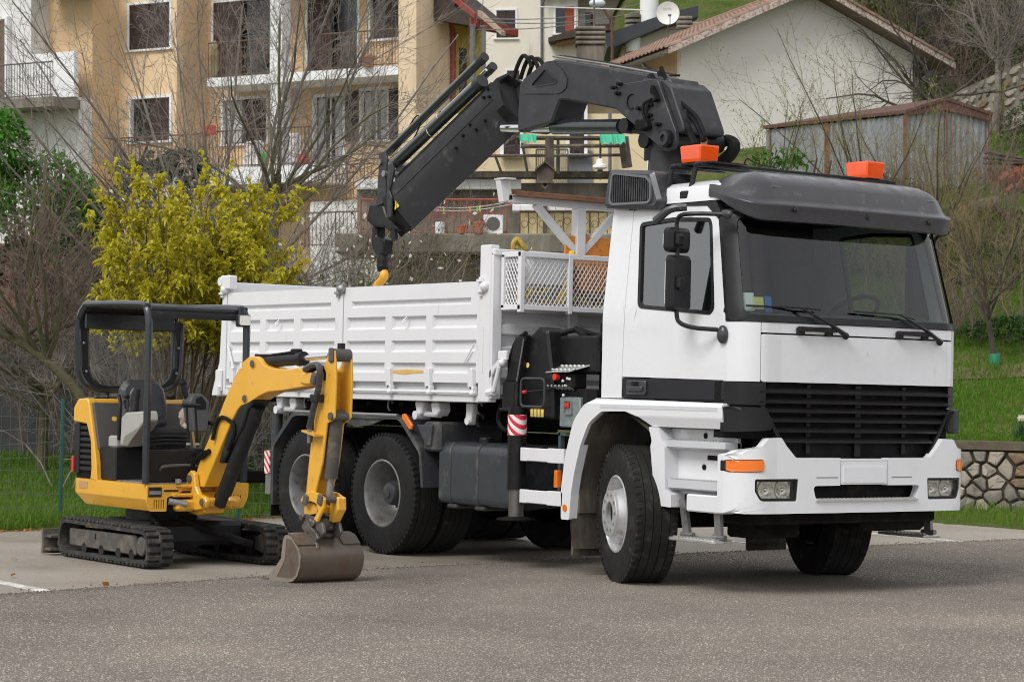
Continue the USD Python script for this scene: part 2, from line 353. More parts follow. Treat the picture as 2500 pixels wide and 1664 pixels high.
m_soil = usdkit.material(stage, '/World/Looks/grassy_ground', {'g': ('geometry', {}), 'n': ('noise_texture', {'scale': 0.55, 'detail': 8.0, 'roughness': 0.65}), 'n2': ('noise_texture', {'scale': 9.0, 'detail': 6.0, 'roughness': 0.7}),
    'r': ('rgb_ramp', {'ramp': [(0.30, (0.05, 0.085, 0.014)), (0.45, (0.08, 0.115, 0.022)), (0.56, (0.13, 0.125, 0.045)), (0.7, (0.13, 0.095, 0.055))]}), 'r2': ('rgb_ramp', {'ramp': [(0.3, (0.45, 0.45, 0.45)), (0.7, (1.2, 1.2, 1.2))]}),
    'm': ('mix', {'mix_type': 'multiply', 'fac': 1.0}), 'b': ('bump', {'strength': 0.8, 'distance': 0.05}), 'p': ('principled_bsdf', {'roughness': 0.95, 'specular_ior_level': 0.1})},
    [('g.position', 'n.vector'), ('g.position', 'n2.vector'), ('n.fac', 'r.fac'), ('n2.fac', 'r2.fac'), ('r.color', 'm.color1'), ('r2.color', 'm.color2'), ('m.color', 'p.base_color'), ('n2.fac', 'b.height'), ('b.normal', 'p.normal')], surface='p.BSDF')
p = obj('terrain', b, m_soil, None, True); tag(p, kind='structure')
# a big sheet under everything, out to the horizon
b = MB(); b.box(-600, 600, -600, 600, -0.6, -0.35); p = obj('ground', b, m_soil, None, False); tag(p, kind='structure')
# brown path across the bank
b = MB(); pts = []
for k in range(41):
    s = 5.0+k*0.25; d = 34.2+0.02*(s-8)**2
    for o in (0, 1): 
        xy = site(s, d+o*0.75)[:2]; pts.append([xy[0], xy[1], float(ground_z(xy))+0.02])
V = np.array(pts); i = np.arange(0, 80, 2); b.add(V, np.stack([i, i+1, i+3, i+2], 1))
p = obj('earth_path', b, mat('bare_brown_earth', (0.12, 0.075, 0.05), 0.9, var=0.35, vscale=12, bump=0.6, bscale=25), None, True); tag(p, kind='structure')

# ---- coarse chippings bedded in the asphalt: one square metre of stones, laid again and again with quarter turns
rng = np.random.default_rng(77)
def chips(rng, XY, z0=0.0):
    n = len(XY); k = np.arange(6)*np.pi/3
    a = k[None]+rng.uniform(0, 1, (n, 1)); r = rng.uniform(0.0040, 0.0088, (n, 1))*rng.uniform(0.72, 1.2, (n, 6)); h = rng.uniform(0.0010, 0.0042, n)
    tl = rng.normal(0, 0.16, (n, 2))
    base = np.stack([XY[:, :1]+r*np.cos(a), XY[:, 1:]+r*np.sin(a), np.full((n, 6), z0-0.001)], -1)
    top = np.stack([XY[:, :1]+r*0.62*np.cos(a), XY[:, 1:]+r*0.62*np.sin(a), z0+h[:, None]+r*0.62*(np.cos(a)*tl[:, :1]+np.sin(a)*tl[:, 1:])], -1)
    V = np.concatenate([base, top], 1).reshape(-1, 3); i = np.arange(6); j = (i+1) % 6
    f = np.vstack([np.stack([i, j, j+6], 1), np.stack([i, j+6, i+6], 1), [[6, 7, 8], [6, 8, 9], [6, 9, 10], [6, 10, 11]]])
    return trimesh.Trimesh(V, (f[None]+(np.arange(n)*12)[:, None, None]).reshape(-1, 3), process=False)
g = np.stack(np.meshgrid(np.arange(0, 1, 0.0158), np.arange(0, 1, 0.0158)), -1).reshape(-1, 2)
tile = np.clip(g+rng.uniform(0.001, 0.0148, g.shape), 0, 1)-0.5; tile = tile[rng.random(len(tile)) < 0.86]
m_chip = usdkit.material(stage, '/World/Looks/road_chippings', {'g': ('geometry', {}), 'r': ('rgb_ramp', {'ramp': [(0.0, (0.17, 0.15, 0.13)), (0.3, (0.33, 0.295, 0.26)), (0.7, (0.45, 0.405, 0.355)), (1.0, (0.58, 0.525, 0.46))]}),
    'nb': ('noise_texture', {'scale': 0.42, 'detail': 7.0, 'roughness': 0.62}), 'rb': ('rgb_ramp', {'ramp': [(0.28, (0.48, 0.46, 0.45)), (0.42, (0.84, 0.83, 0.82)), (0.55, (1.0, 0.985, 0.97)), (0.72, (1.25, 1.2, 1.14))]}), 'm': ('mix', {'mix_type': 'multiply', 'fac': 1.0}), 'p': ('principled_bsdf', {'roughness': 0.75, 'specular_ior_level': 0.35})},
    [('g.random_per_island', 'r.fac'), ('g.position', 'nb.vector'), ('nb.fac', 'rb.fac'), ('r.color', 'm.color1'), ('rb.color', 'm.color2'), ('m.color', 'p.base_color')], surface='p.BSDF')
inst = UsdGeom.PointInstancer.Define(stage, numbered('/World', 'road_chippings')); tag(inst.GetPrim(), 'coarse grey brown chippings bedded in the asphalt of the foreground', 'chippings', kind='stuff')
proto = obj('stone_patch', chips(rng, tile), m_chip, inst.GetPrim(), False); inst.CreatePrototypesRel().SetTargets([proto.GetPath()])
pos, quat, edge = [], [], []
for i in range(-4, 9):
    for j in range(-10, 11):
        c = np.array([i+0.5, j+0.5]); cs = np.array([c+[a, b_] for a in (-.5, .5) for b_ in (-.5, .5)])
        s_, d_ = sd_of(c)
        if d_ > 27 or abs(s_) > 0.235*d_+0.9 or d_ < 9.5: continue
        sx = seam_y(cs[:, 1])
        if np.all(cs[:, 0] < sx): continue
        k = rng.integers(4)
        if np.all(cs[:, 0] > sx+0.02):
            pos.append((*c, 0.0)); q_ = Gf.Rotation(Gf.Vec3d(0, 0, 1), 90.0*int(k)).GetQuat(); quat.append(Gf.Quath(q_.GetReal(), *[float(x) for x in q_.GetImaginary()]))
        else: edge.append(tile+c)
inst.CreatePositionsAttr(Vt.Vec3fArray([Gf.Vec3f(*map(float, p)) for p in pos])); inst.CreateOrientationsAttr(Vt.QuathArray(quat)); inst.CreateProtoIndicesAttr(Vt.IntArray([0]*len(pos)))
E_ = np.concatenate(edge); E_ = E_[E_[:, 0] > seam_y(E_[:, 1])+rng.normal(0.0, 0.03, len(E_))]
p = obj('seam_chippings', chips(rng, E_), m_chip, None, False); tag(p, 'coarse chippings along the edge where the asphalt meets the smooth pavement', 'chippings', kind='stuff')

# ================================================================ tipper truck with crane
m_white = mat('white_truck_paint', (0.66, 0.67, 0.69), 0.28, var=0.02, coat=0.6, dirt=(0.45, 0.42, 0.37), damt=0.10, dscale=3.0)
m_bed = mat('white_bed_paint', (0.64, 0.645, 0.66), 0.40, var=0.03, dirt=(0.42, 0.40, 0.37), damt=0.16, dscale=5.0, streak=True)
m_bedin = mat('grey_bed_paint', (0.50, 0.52, 0.53), 0.5, var=0.06, dirt=(0.2, 0.19, 0.18), damt=0.35)
m_steprgrey = mat('pale_grey_paint', (0.52, 0.54, 0.56), 0.45, var=0.04)
m_visor = mat('dark_grey_plastic', (0.036, 0.036, 0.041), 0.30, var=0.08, dirt=(0.13, 0.13, 0.13), damt=0.25, dscale=9)
m_stripe = mat('blue_black_plastic', (0.013, 0.014, 0.018), 0.45, var=0.1, spec=0.35)
m_black = mat('black_plastic', (0.008, 0.008, 0.009), 0.4, var=0.15, spec=0.35)
m_matte = mat('matte_black', (0.005, 0.005, 0.0055), 0.7, var=0.2, spec=0.2, dirt=(0.02, 0.018, 0.016), damt=0.4, dscale=7)
m_under = mat('underbody_black', (0.006, 0.0057, 0.0054), 0.8, var=0.25, spec=0.15, dirt=(0.018, 0.016, 0.014), damt=0.45, dscale=6)
m_crane = mat('crane_grey_black_paint', (0.028, 0.0285, 0.032), 0.5, var=0.12, spec=0.35, dirt=(0.075, 0.072, 0.07), damt=0.3, dscale=6)
m_crane2 = mat('crane_black_paint', (0.006, 0.006, 0.007), 0.42, var=0.15, spec=0.3, dirt=(0.02, 0.019, 0.017), damt=0.35, dscale=7)
m_cyl = mat('cylinder_green_black', (0.012, 0.017, 0.017), 0.25, var=0.15, coat=0.5, dirt=(0.04, 0.04, 0.036), damt=0.3)
m_chrome = mat('chrome_rod', (0.75, 0.75, 0.76), 0.12, 1.0, var=0.05)
m_steel = mat('grey_steel', (0.30, 0.30, 0.30), 0.45, 0.8, var=0.15, dirt=(0.10, 0.09, 0.075), damt=0.35)
m_tank = mat('grey_fuel_tank', (0.030, 0.034, 0.039), 0.38, var=0.1, dirt=(0.09, 0.085, 0.08), damt=0.35, dscale=6)
m_fender = mat('dark_grey_fender', (0.032, 0.034, 0.038), 0.45, var=0.15, dirt=(0.09, 0.086, 0.08), damt=0.45, dscale=5)
m_rubber = mat('tyre_rubber', (0.012, 0.012, 0.012), 0.75, var=0.25, spec=0.25, dirt=(0.035, 0.034, 0.032), damt=0.3, dscale=5, bump=0.3, bscale=90)
m_rubber_f = mat('dusty_tyre_rubber', (0.013, 0.013, 0.0125), 0.78, var=0.3, spec=0.25, dirt=(0.045, 0.040, 0.032), damt=0.4, dscale=9, bump=0.3, bscale=90)
m_rim = mat('silver_rim', (0.22, 0.22, 0.215), 0.42, 0.35, var=0.15, dirt=(0.12, 0.11, 0.095), damt=0.45, dscale=8)
m_rimf = mat('bright_rim', (0.62, 0.62, 0.63), 0.3, 0.6, var=0.06, dirt=(0.3, 0.27, 0.23), damt=0.3, dscale=8)
m_liner = mat('muddy_wheel_arch_liner', (0.055, 0.048, 0.038), 0.75, var=0.25, dirt=(0.12, 0.10, 0.075), damt=0.5, dscale=5, streak=True)
m_orange = mat('orange_lens', (0.75, 0.16, 0.01), 0.15, var=0.06, coat=0.8)
m_beacon = mat('orange_beacon_plastic', (0.80, 0.085, 0.008), 0.16, var=0.05, coat=0.8)
m_red = mat('red_plastic', (0.6, 0.03, 0.02), 0.35, var=0.05)
m_yellow_l = mat('yellow_label', (0.75, 0.58, 0.16), 0.5, var=0.06)
m_lampin = mat('lamp_reflector', (0.86, 0.84, 0.78), 0.25, 0.55, var=0.12, vscale=14)
m_glass = glass('cab_glass', (0.52, 0.58, 0.56), 0.01, 0.06, 0.8)
m_sglass = glass('side_window_glass', (0.45, 0.5, 0.5), 0.06, 0.2, 0.8)
m_lens = glass('lamp_lens_glass', (0.90, 0.90, 0.87), 0.03, 0.05, 1.0)
m_mirror = mat('mirror_glass', (0.8, 0.8, 0.8), 0.04, 1.0, var=0.0)
m_seat = mat('cab_seat_cloth', (0.02, 0.021, 0.024), 0.9)
m_dash = mat('dashboard_grey', (0.075, 0.085, 0.09), 0.6, var=0.08)
m_interior = mat('cab_interior_grey', (0.09, 0.095, 0.1), 0.8, var=0.1)
m_rust = mat('rust_yellow_stain', (0.62, 0.38, 0.10), 0.7, var=0.2)
m_alutread = mat('tread_plate', (0.62, 0.62, 0.60), 0.35, 0.8, var=0.1, dirt=(0.3, 0.28, 0.24), damt=0.3)

T = thing('tipper_truck', 'white three-axle tipper truck with a black loader crane folded over its bed', 'truck')
def lean(z): return 0.095*np.maximum(0, z-2.1)
def g_(y):
    y = np.abs(y); c = np.clip(y-0.93, 0, 0.2199)
    return 0.028*(y/1.1)**2 + np.where(y > 0.93, 0.22-np.sqrt(0.22**2-c**2), 0)
def FW(v):                      # bows the flat front of the cab and rakes the windscreen
    v = v.copy(); y, z = v[:, 1].copy(), v[:, 2]
    v[:, 0] -= g_(y) + 0.235*np.maximum(0, z-2.02)
    v[:, 1] *= 1 - lean(z); return v
def SW(v):                      # leans the cab sides inwards above the belt line
    v = v.copy(); v[:, 1] *= 1 - lean(v[:, 2]); return v
def front(shp, x0, x1, size=0.06):
    b = MB(); b.shape(shp, 'x', x0, x1); return warp(b, FW, size)
def P2(l): return Polygon(l).buffer(0)
def sym(l): return [(a, b) for a, b in l] + [(-a, b) for a, b in l[::-1]]

# ---- chassis
b = MB()
for s in (-1, 1):
    b.box(-6.25, 1.0, s*0.36, s*0.46, 0.80, 1.08, 0.01)
for x in (-6.1, -4.0, -2.4, -1.2, 0.3, 0.9): b.box(x-0.06, x+0.06, -0.4, 0.4, 0.82, 1.05)
b.box(-1.3, 1.2, -0.38, 0.38, 0.62, 1.25, 0.04)                    # engine and gearbox
b.box(0.6, 1.28, -0.62, 0.62, 0.98, 1.5)
b.cyl((-3.3, 0, 0.55), (-1.0, 0, 0.78), 0.08)
obj('chassis_frame', b, m_under, T)
b = MB()
b.box(-0.07, 0.07, -0.85, 0.85, 0.42, 0.54, 0.02)
obj('front_axle', b, m_under, T)
for x in (-3.354, -4.70):
    b = MB(); b.cyl((x, -0.95, 0.53), (x, 0.95, 0.53), 0.11, 14); b.sphere((x, 0, 0.53), 0.26, 2); obj('rear_axle', b, m_under, T)
for s in (-1, 1):
    b = MB(); b.tube([(-2.6, s*0.5, 0.8), (-4.03, s*0.52, 0.62), (-5.4, s*0.5, 0.8)], 0.06, 6, spline=5); obj('leaf_spring', b, m_under, T); b = MB()
    b.tube([(-0.8, s*0.5, 0.78), (0, s*0.52, 0.58), (0.8, s*0.5, 0.78)], 0.05, 6, spline=5)
    b.box(-0.85, 0.2, s*0.5, s*0.72, 0.62, 0.95, 0.03); obj('leaf_spring', b, m_under, T)
b = MB(); b.box(0.75, 1.05, -0.75, -0.25, 0.40, 0.55, 0.02); b.box(0.9, 1.3, -1.0, 0.95, 0.52, 0.62, 0.02); b.box(0.95, 1.25, 0.2, 0.9, 0.45, 0.6, 0.03)
obj('front_crossmember', b, m_under, T)

# ---- wheels
def tyre_mesh(w, R=0.535, lugs=60, zig=True):
    h = w/2
    prof = [(0.285, -h+0.03), (0.30, -h+0.01), (0.36, -h-0.005), (0.43, -h), (0.485, -h+0.008), (0.515, -h+0.018), (R-0.005, -h+0.035)]
    for k in range(-2, 3):
        c = k*w*0.19
        prof += [(R, c-0.030*w/0.35), (R, c+0.030*w/0.35), (R-0.012, c+0.034*w/0.35), (R-0.012, c+0.036*w/0.35)] if k < 2 else [(R, c-0.03), (R, c+0.03)]
    prof += [(R-0.005, h-0.035), (0.515, h-0.018), (0.485, h-0.008), (0.43, h), (0.36, h+0.005), (0.30, h-0.01), (0.285, h-0.03)]
    b = MB(); b.lathe(prof, 64, 'y', closed=True)
    for k in range(lugs):                                                # shoulder blocks
        a = k*2*math.pi/lugs
        for s in (-1, 1):
            m = MB(); m.box(-0.014, 0.014, s*(h-0.055), s*(h-0.012), R-0.03, R+0.006, 0.004)
            m.xf(rot((0, 1, 0), math.degrees(a) + (0 if s > 0 else 180/lugs))); b.addm(m)
    return b
def ring_holes(cx, r0, r1, nh, rr, hr, n=48):
    o = Point(0, 0).buffer(r1, 24).difference(Point(0, 0).buffer(r0, 20))
    for k in range(nh):
        a = 2*math.pi*k/nh; o = o.difference(Point(rr*math.cos(a), rr*math.sin(a)).buffer(hr, 6))
    return o
def put(parent, name, mesh, m_, M4, smooth=32, label=None):
    mm = mesh.mesh() if isinstance(mesh, MB) else mesh
    mm = trimesh.Trimesh(trimesh.transform_points(mm.vertices, M4), mm.faces, process=False)
    return obj(name, mm, m_, parent, smooth, label)
def front_wheel(sy, steer):
    M4 = tr(0, sy*1.02, 0.532) @ rot((0, 0, 1), steer) @ (np.diag([1, sy*-1.0, 1, 1]) if sy > 0 else np.eye(4))
    w = UsdGeom.Xform.Define(stage, numbered(path_of(T), 'front_wheel')).GetPrim()
    put(w, 'tyre', tyre_mesh(0.35), m_rubber_f, M4)
    b = MB(); b.lathe([(0.295, -0.155), (0.302, -0.168), (0.290, -0.172), (0.275, -0.15), (0.262, -0.09), (0.255, 0.0), (0.27, 0.1), (0.295, 0.15)], 48, 'y', closed=True)
    b.lathe([(0.262, -0.06), (0.205, -0.10), (0.182, -0.19), (0.180, -0.205)], 48, 'y', closed=True)     # cone out to the bolting flange
    put(w, 'rim', b, m_rimf, M4)
    b = MB(); b.shape(ring_holes(0, 0.095, 0.180, 10, 0.141, 0.0235), 'y', -0.222, -0.204)
    b.lathe([(0.180, -0.222), (0.183, -0.213), (0.180, -0.19)], 48, 'y', closed=True)
    b.lathe([(0.100, -0.222), (0.098, -0.17)], 32, 'y', closed=True)
    put(w, 'wheel_flange', b, m_rimf, M4)
    b = MB(); b.lathe([(0.17, -0.16), (0.09, -0.165), (0.075, -0.185), (0.0, -0.19)], 24, 'y')
    b.lathe([(0.255, -0.05), (0.1, -0.05)], 24, 'y'); b.lathe([(0.26, 0.10), (0.26, 0.16), (0.0, 0.165)], 24, 'y')
    put(w, 'hub', b, m_under, M4)
    return w
front_wheel(-1, -21); front_wheel(1, -19)
def rear_wheel(x, sy, hid=False):
    M4 = tr(x, 0, 0.532) @ np.diag([1, -sy, 1, 1])
    w = UsdGeom.Xform.Define(stage, numbered(path_of(T), 'rear_wheel')).GetPrim()
    put(w, 'tyre', tyre_mesh(0.31).xf(tr(0, -1.085, 0)), m_rubber, M4); put(w, 'inner_tyre', tyre_mesh(0.31, lugs=30).xf(tr(0, -0.745, 0)), m_rubber, M4)
    b = MB(); b.lathe([(0.296, -1.215), (0.303, -1.232), (0.290, -1.236), (0.272, -1.21), (0.262, -1.13), (0.250, -1.04), (0.232, -0.985), (0.205, -0.962)], 48, 'y', closed=True)
    b.shape(ring_holes(0, 0.10, 0.207, 8, 0.178, 0.02), 'y', -0.972, -0.958)
    put(w, 'rim', b, m_rim, M4)
    b = MB(); b.lathe([(0.155, -0.97), (0.150, -1.02), (0.128, -1.035), (0.118, -1.06), (0.105, -1.14), (0.09, -1.165), (0.045, -1.172), (0.042, -1.182), (0.0, -1.184)], 32, 'y')
    for k in range(16):
        a = 2*math.pi*k/16; c = (0.138*math.cos(a), -1.03, 0.138*math.sin(a))
        b.cyl((c[0], -1.02, c[2]), (c[0], -1.048, c[2]), 0.010, 6)
    put(w, 'hub', b, m_fender, M4)
rear_wheel(-3.354, -1); rear_wheel(-4.70, -1); rear_wheel(-3.354, 1); rear_wheel(-4.70, 1)

# ---- cab shell
for s in (-1, 1):
    d0, d1 = (-1.15, -1.12) if s < 0 else (1.12, 1.15)
    rp = P2([(-0.305, 1.432), (-0.305, 2.93), (-0.050, 2.93), (-0.0355, 2.076), (-0.0505, 1.60), (-0.0505, 1.434)])
    b = MB(); b.shape(rp, 'y', d0, d1); obj('cab_side_panel', warp(b, SW, 0.15), m_white, T)
    door = P2(rpoly([(-0.046, 1.60), (-0.030, 2.076), (-0.045, 2.905), (0.36, 2.912), (0.835, 2.893), (0.975, 2.79), (1.158, 2.059), (1.166, 1.583)], [.01, 0, .03, 0, .09, .06, .02, .01]))
    hole = P2(rpoly([(0.125, 2.13), (0.046, 2.80), (0.443, 2.823), (0.886, 2.80), (0.915, 2.74), (1.036, 2.105), (0.985, 2.066)], [.07, .05, 0, .06, .03, .05, .04]))
    dr = UsdGeom.Xform.Define(stage, numbered(path_of(T), 'door')).GetPrim()
    b = MB(); b.shape(door.difference(hole), 'y', d0, d1)
    obj('door_panel', warp(b, SW, 0.15), m_white, dr)
    b = MB(); b.shape(hole.difference(hole.buffer(-0.030)), 'y', d0-0.004*(s < 0), d1+0.004*(s > 0)); obj('window_seal', warp(b, SW, 0.1), m_black, dr)
    b = MB(); b.shape(hole.buffer(-0.026), 'y', s*1.131, s*1.137); sw_ = warp(b, SW, 0.2); obj('side_window', trimesh.Trimesh(sw_.vertices, sw_.faces[sw_.face_normals[:, 1]*s > 0.5], process=False), m_sglass if s < 0 else m_glass, dr, False)
    b = MB()
    b.prism(rrect(0.02, 0.26, 1.462, 1.572, 0.02), 'y', s*1.145, s*1.166, 0.006)
    b.prism(rrect(0.045, 0.235, 1.492, 1.525, 0.01), 'y', s*1.16, s*1.185, 0.006)
    obj('door_handle', b, m_visor, dr)
    b = MB(); b.prism(rrect(0.09, 0.18, 1.526, 1.562, 0.01), 'y', s*1.16, s*1.168); obj('handle_recess', b, m_matte, dr)
    for x0, x1 in ((-0.305, -0.050), (-0.042, 1.17)):
        b = MB(); b.box(x0, x1, s*1.125, s*1.148, 1.436, 1.589, 0.004); obj('side_stripe', b, m_stripe, T)
# rear wall, roof, floor
b = MB(); b.box(-0.30, -0.27, -1.12, 1.12, 1.43, 2.95); obj('cab_rear_wall', warp(b, SW, 0.2), m_white, T)
b = MB(); b.box(-0.27, 1.1, -1.1, 1.1, 1.42, 1.46); b.box(-0.2, 0.9, -0.3, 0.3, 1.46, 1.75, 0.04); obj('cab_floor', b, m_interior, T)
b = MB(); rr_ = lambda d, z: np.array([(x, y, z) for x, y in rrect(-0.27+d, 1.02-d, -1.075+d, 1.075-d, 0.12, 5)])
b.loft([rr_(0, 2.93), rr_(0.01, 3.00), rr_(0.03, 3.05), rr_(0.08, 3.085), rr_(0.16, 3.10)])
obj('cab_roof', b, m_white, T)
# black band over the doors and black windscreen surround
band = P2([(-0.10, 2.905), (-0.10, 2.965), (0.80, 2.965), (0.93, 2.93), (1.01, 2.83), (0.975, 2.79), (0.835, 2.893), (0.36, 2.912)])
for s in (-1, 1):
    b = MB(); b.shape(band, 'y', s*1.10, s*1.158); obj('roof_band', warp(b, SW, 0.12), m_black, T)
outer = P2(rpoly([(-1.149, 2.015), (-1.149, 2.86), (1.149, 2.86), (1.149, 2.015)], 0.02))
gl = P2(rpoly([(-1.095, 2.068), (-1.105, 2.80), (1.105, 2.80), (1.095, 2.068)], 0.06))
obj('windscreen_surround', front(outer.difference(gl), 1.375, 1.425), m_black, T)
ws = front(gl.buffer(0.012), 1.395, 1.401, 0.1)
obj('windscreen', trimesh.Trimesh(ws.vertices, ws.faces[ws.face_normals[:, 0] > 0.05], process=False), m_glass, T, True)
# white front panels
obj('front_corner_panel', front(sbox(-1.149, 1.577, -1.001, 2.012), 1.38, 1.42), m_white, T)
obj('front_corner_panel', front(sbox(1.001, 1.577, 1.149, 2.012), 1.38, 1.42), m_white, T)
obj('hood_flap', front(P2(rpoly([(-0.993, 1.577), (-0.993, 1.926), (0.993, 1.926), (0.993, 1.577)], 0.02)), 1.38, 1.423), m_white, T)
obj('wiper_panel', front(sbox(-0.993, 1.938, 0.993, 2.012), 1.38, 1.42), m_white, T)
obj('hood_gap', front(sbox(-1.14, 1.58, 1.14, 2.01), 1.36, 1.378, 0.1), m_matte, T)
# grab handles on the hood
for c in (-0.493, 0.53):
    b = MB(); b.prism(rrect(c-0.19, c+0.19, 1.955, 1.992, 0.012), 'x', 1.438, 1.475, 0.008)
    for q in (-0.15, 0.13): b.prism(rrect(c+q-0.03, c+q+0.03, 1.93, 1.985, 0.01), 'x', 1.415, 1.455, 0.005)
    obj('grab_handle', warp(b, FW), m_black, T)
# wipers
for piv, kn, e0, e1 in ([(-0.205, 1.935), (-0.641, 2.131), (-1.09, 2.133), (-0.433, 2.122)], [(0.817, 1.918), (0.395, 2.116), (-0.081, 2.125), (0.562, 2.086)]):
    b = MB()
    def at(p, x): return np.array([[x, p[0], p[1]]])
    pts = np.vstack([at(piv, 1.46), at((piv[0]*0.6+kn[0]*0.4, piv[1]*0.6+kn[1]*0.4), 1.475), at(kn, 1.455)])
    b.tube(pts, [0.020, 0.014, 0.008], 6); b.tube(np.vstack([at(e0, 1.44), at(kn, 1.452), at(e1, 1.44)]), 0.007, 5); b.sphere((1.45, piv[0], piv[1]), 0.028, 1)
    obj('wiper', warp(b, FW), m_black, T)
# grille and black lower corners
gz0, gz1 = 1.015, 1.572
obj('grille_back', front(P2(sym([(-1.149, 1.572), (-1.149, 1.16), (-0.86, 1.15), (-0.70, 1.0)])), 1.28, 1.355), m_matte, T)
gs = [1.524, 1.451, 1.383, 1.313, 1.237, 1.161]
gr = UsdGeom.Xform.Define(stage, numbered(path_of(T), 'grille')).GetPrim()
for k, z in enumerate(gs):
    yl = -1.01 if k < 2 else -0.945 + 0.055*(k-2)
    pr = [(1.345, z-0.030), (1.425, z-0.030), (1.432, z-0.016), (1.385, z+0.014), (1.345, z+0.014)]
    b = MB(); b.prism(pr, 'y', yl, -yl, 0.004); obj('slat', warp(b, FW, 0.12), m_black, gr)
b = MB(); b.shape(P2([(-0.03, 1.03), (0.03, 1.03), (0.03, 1.56), (-0.03, 1.56)]), 'x', 1.36, 1.385)
obj('grille_stay', warp(b, FW, 0.12), m_black, gr)
for y in (-0.5, 0.5): b = MB(); b.shape(sbox(y-0.02, 1.05, y+0.02, 1.56), 'x', 1.36, 1.38); obj('grille_stay', warp(b, FW, 0.12), m_black, gr)
for s_ in (-1, 1): b = MB(); b.shape(P2([(s_*0.965, 1.40), (s_*1.0, 1.40), (s_*0.74, 1.01), (s_*0.705, 1.01)]), 'x', 1.35, 1.43); obj('grille_frame', warp(b, FW, 0.12), m_black, gr)
for s in (-1, 1):
    f2 = lambda l: P2([(s*a, z) for a, z in l])
    obj('corner_trim', front(f2([(0.955, 1.405), (1.1499, 1.405), (1.1499, 1.572), (0.955, 1.572)]), 1.40, 1.424), m_black, T)
    pod = front(f2(rpoly([(0.875, 1.225), (1.1499, 1.205), (1.1499, 1.396), (0.985, 1.388), (0.93, 1.345)], [.03, .0, .02, .05, .05])), 1.415, 1.455)
    pod.vertices[:, 1] *= 1.035; obj('corner_pod', pod, m_black, T)
# ---- bumper
def BW(v):
    v = v.copy(); y = v[:, 1]/1.043; v[:, 0] -= g_(y); return v
half = [(0.0, 0.600), (1.1995, 0.612), (1.1995, 1.035), (1.16, 1.075), (1.02, 1.10), (0.965, 1.165), (0.845, 1.170), (0.79, 1.105), (0.70, 1.022), (0.0, 1.016)]
outl = P2(rpoly([(a, z) for a, z in half[1:-1]] + [(-a, z) for a, z in half[1:-1][::-1]], [0, 0, .05, .05, .03, .02, .03, .04, .04, .03, .02, .03, .05, .05, 0, 0]))
slot = P2(rpoly([(-0.50, 0.715), (0.55, 0.715), (0.60, 0.815), (-0.53, 0.815)], 0.03))
lamp = P2(rpoly([(0.685, 0.702), (0.672, 0.868), (1.07, 0.866), (1.07, 0.776), (1.03, 0.704)], [.02, .015, .015, .04, .05]))
lampm = P2([(-a, z) for a, z in lamp.exterior.coords])
plate = P2(rpoly([(-0.25, 0.822), (0.23, 0.822), (0.23, 1.0), (-0.25, 1.0)], 0.01))
b = MB(); b.shape(outl.difference(unary_union([slot, lamp, lampm, sbox(-0.258, 0.79, 0.238, 1.03)])), 'x', 1.405, 1.475)
bp = UsdGeom.Xform.Define(stage, numbered(path_of(T), 'bumper')).GetPrim()
mm = warp(b, BW, 0.06)
obj('bumper_shell', mm, m_white, bp)
b = MB(); b.shape(plate, 'x', 1.43, 1.478); b.shape(P2(rrect(-0.232, 0.212, 0.835, 0.955, 0.01)), 'x', 1.47, 1.484); obj('number_plate_panel', warp(b, BW, 0.1), m_white, bp)
b = MB(); b.shape(sbox(-0.26, 1.002, 0.24, 1.016), 'x', 1.42, 1.474); obj('plate_top_strip', warp(b, BW, 0.1), m_white, bp)
for s in (-1, 1):
    b = MB(); b.shape(sbox(min(s*0.28, s*0.50), 0.872, max(s*0.28, s*0.50), 0.880), 'x', 1.468, 1.476); obj('bumper_groove', warp(b, BW, 0.1), m_steel, bp)
b = MB(); b.shape(outl.buffer(-0.015), 'x', 1.33, 1.352); obj('bumper_backing', warp(b, BW, 0.08), m_matte, bp)
b = MB(); b.shape(sbox(-0.50, 0.700, 0.56, 0.712), 'x', 1.36, 1.49)
for k in range(26): b.box(1.44, 1.492, -0.48+k*0.04, -0.462+k*0.04, 0.711, 0.722, 0.003)
obj('step_tread', warp(b, BW, 0.1), m_alutread, bp)
b = MB(); b.box(1.2, 1.47, -1.198, -1.17, 0.613, 1.03, 0.01); b.box(1.2, 1.47, 1.17, 1.198, 0.613, 1.03, 0.01)
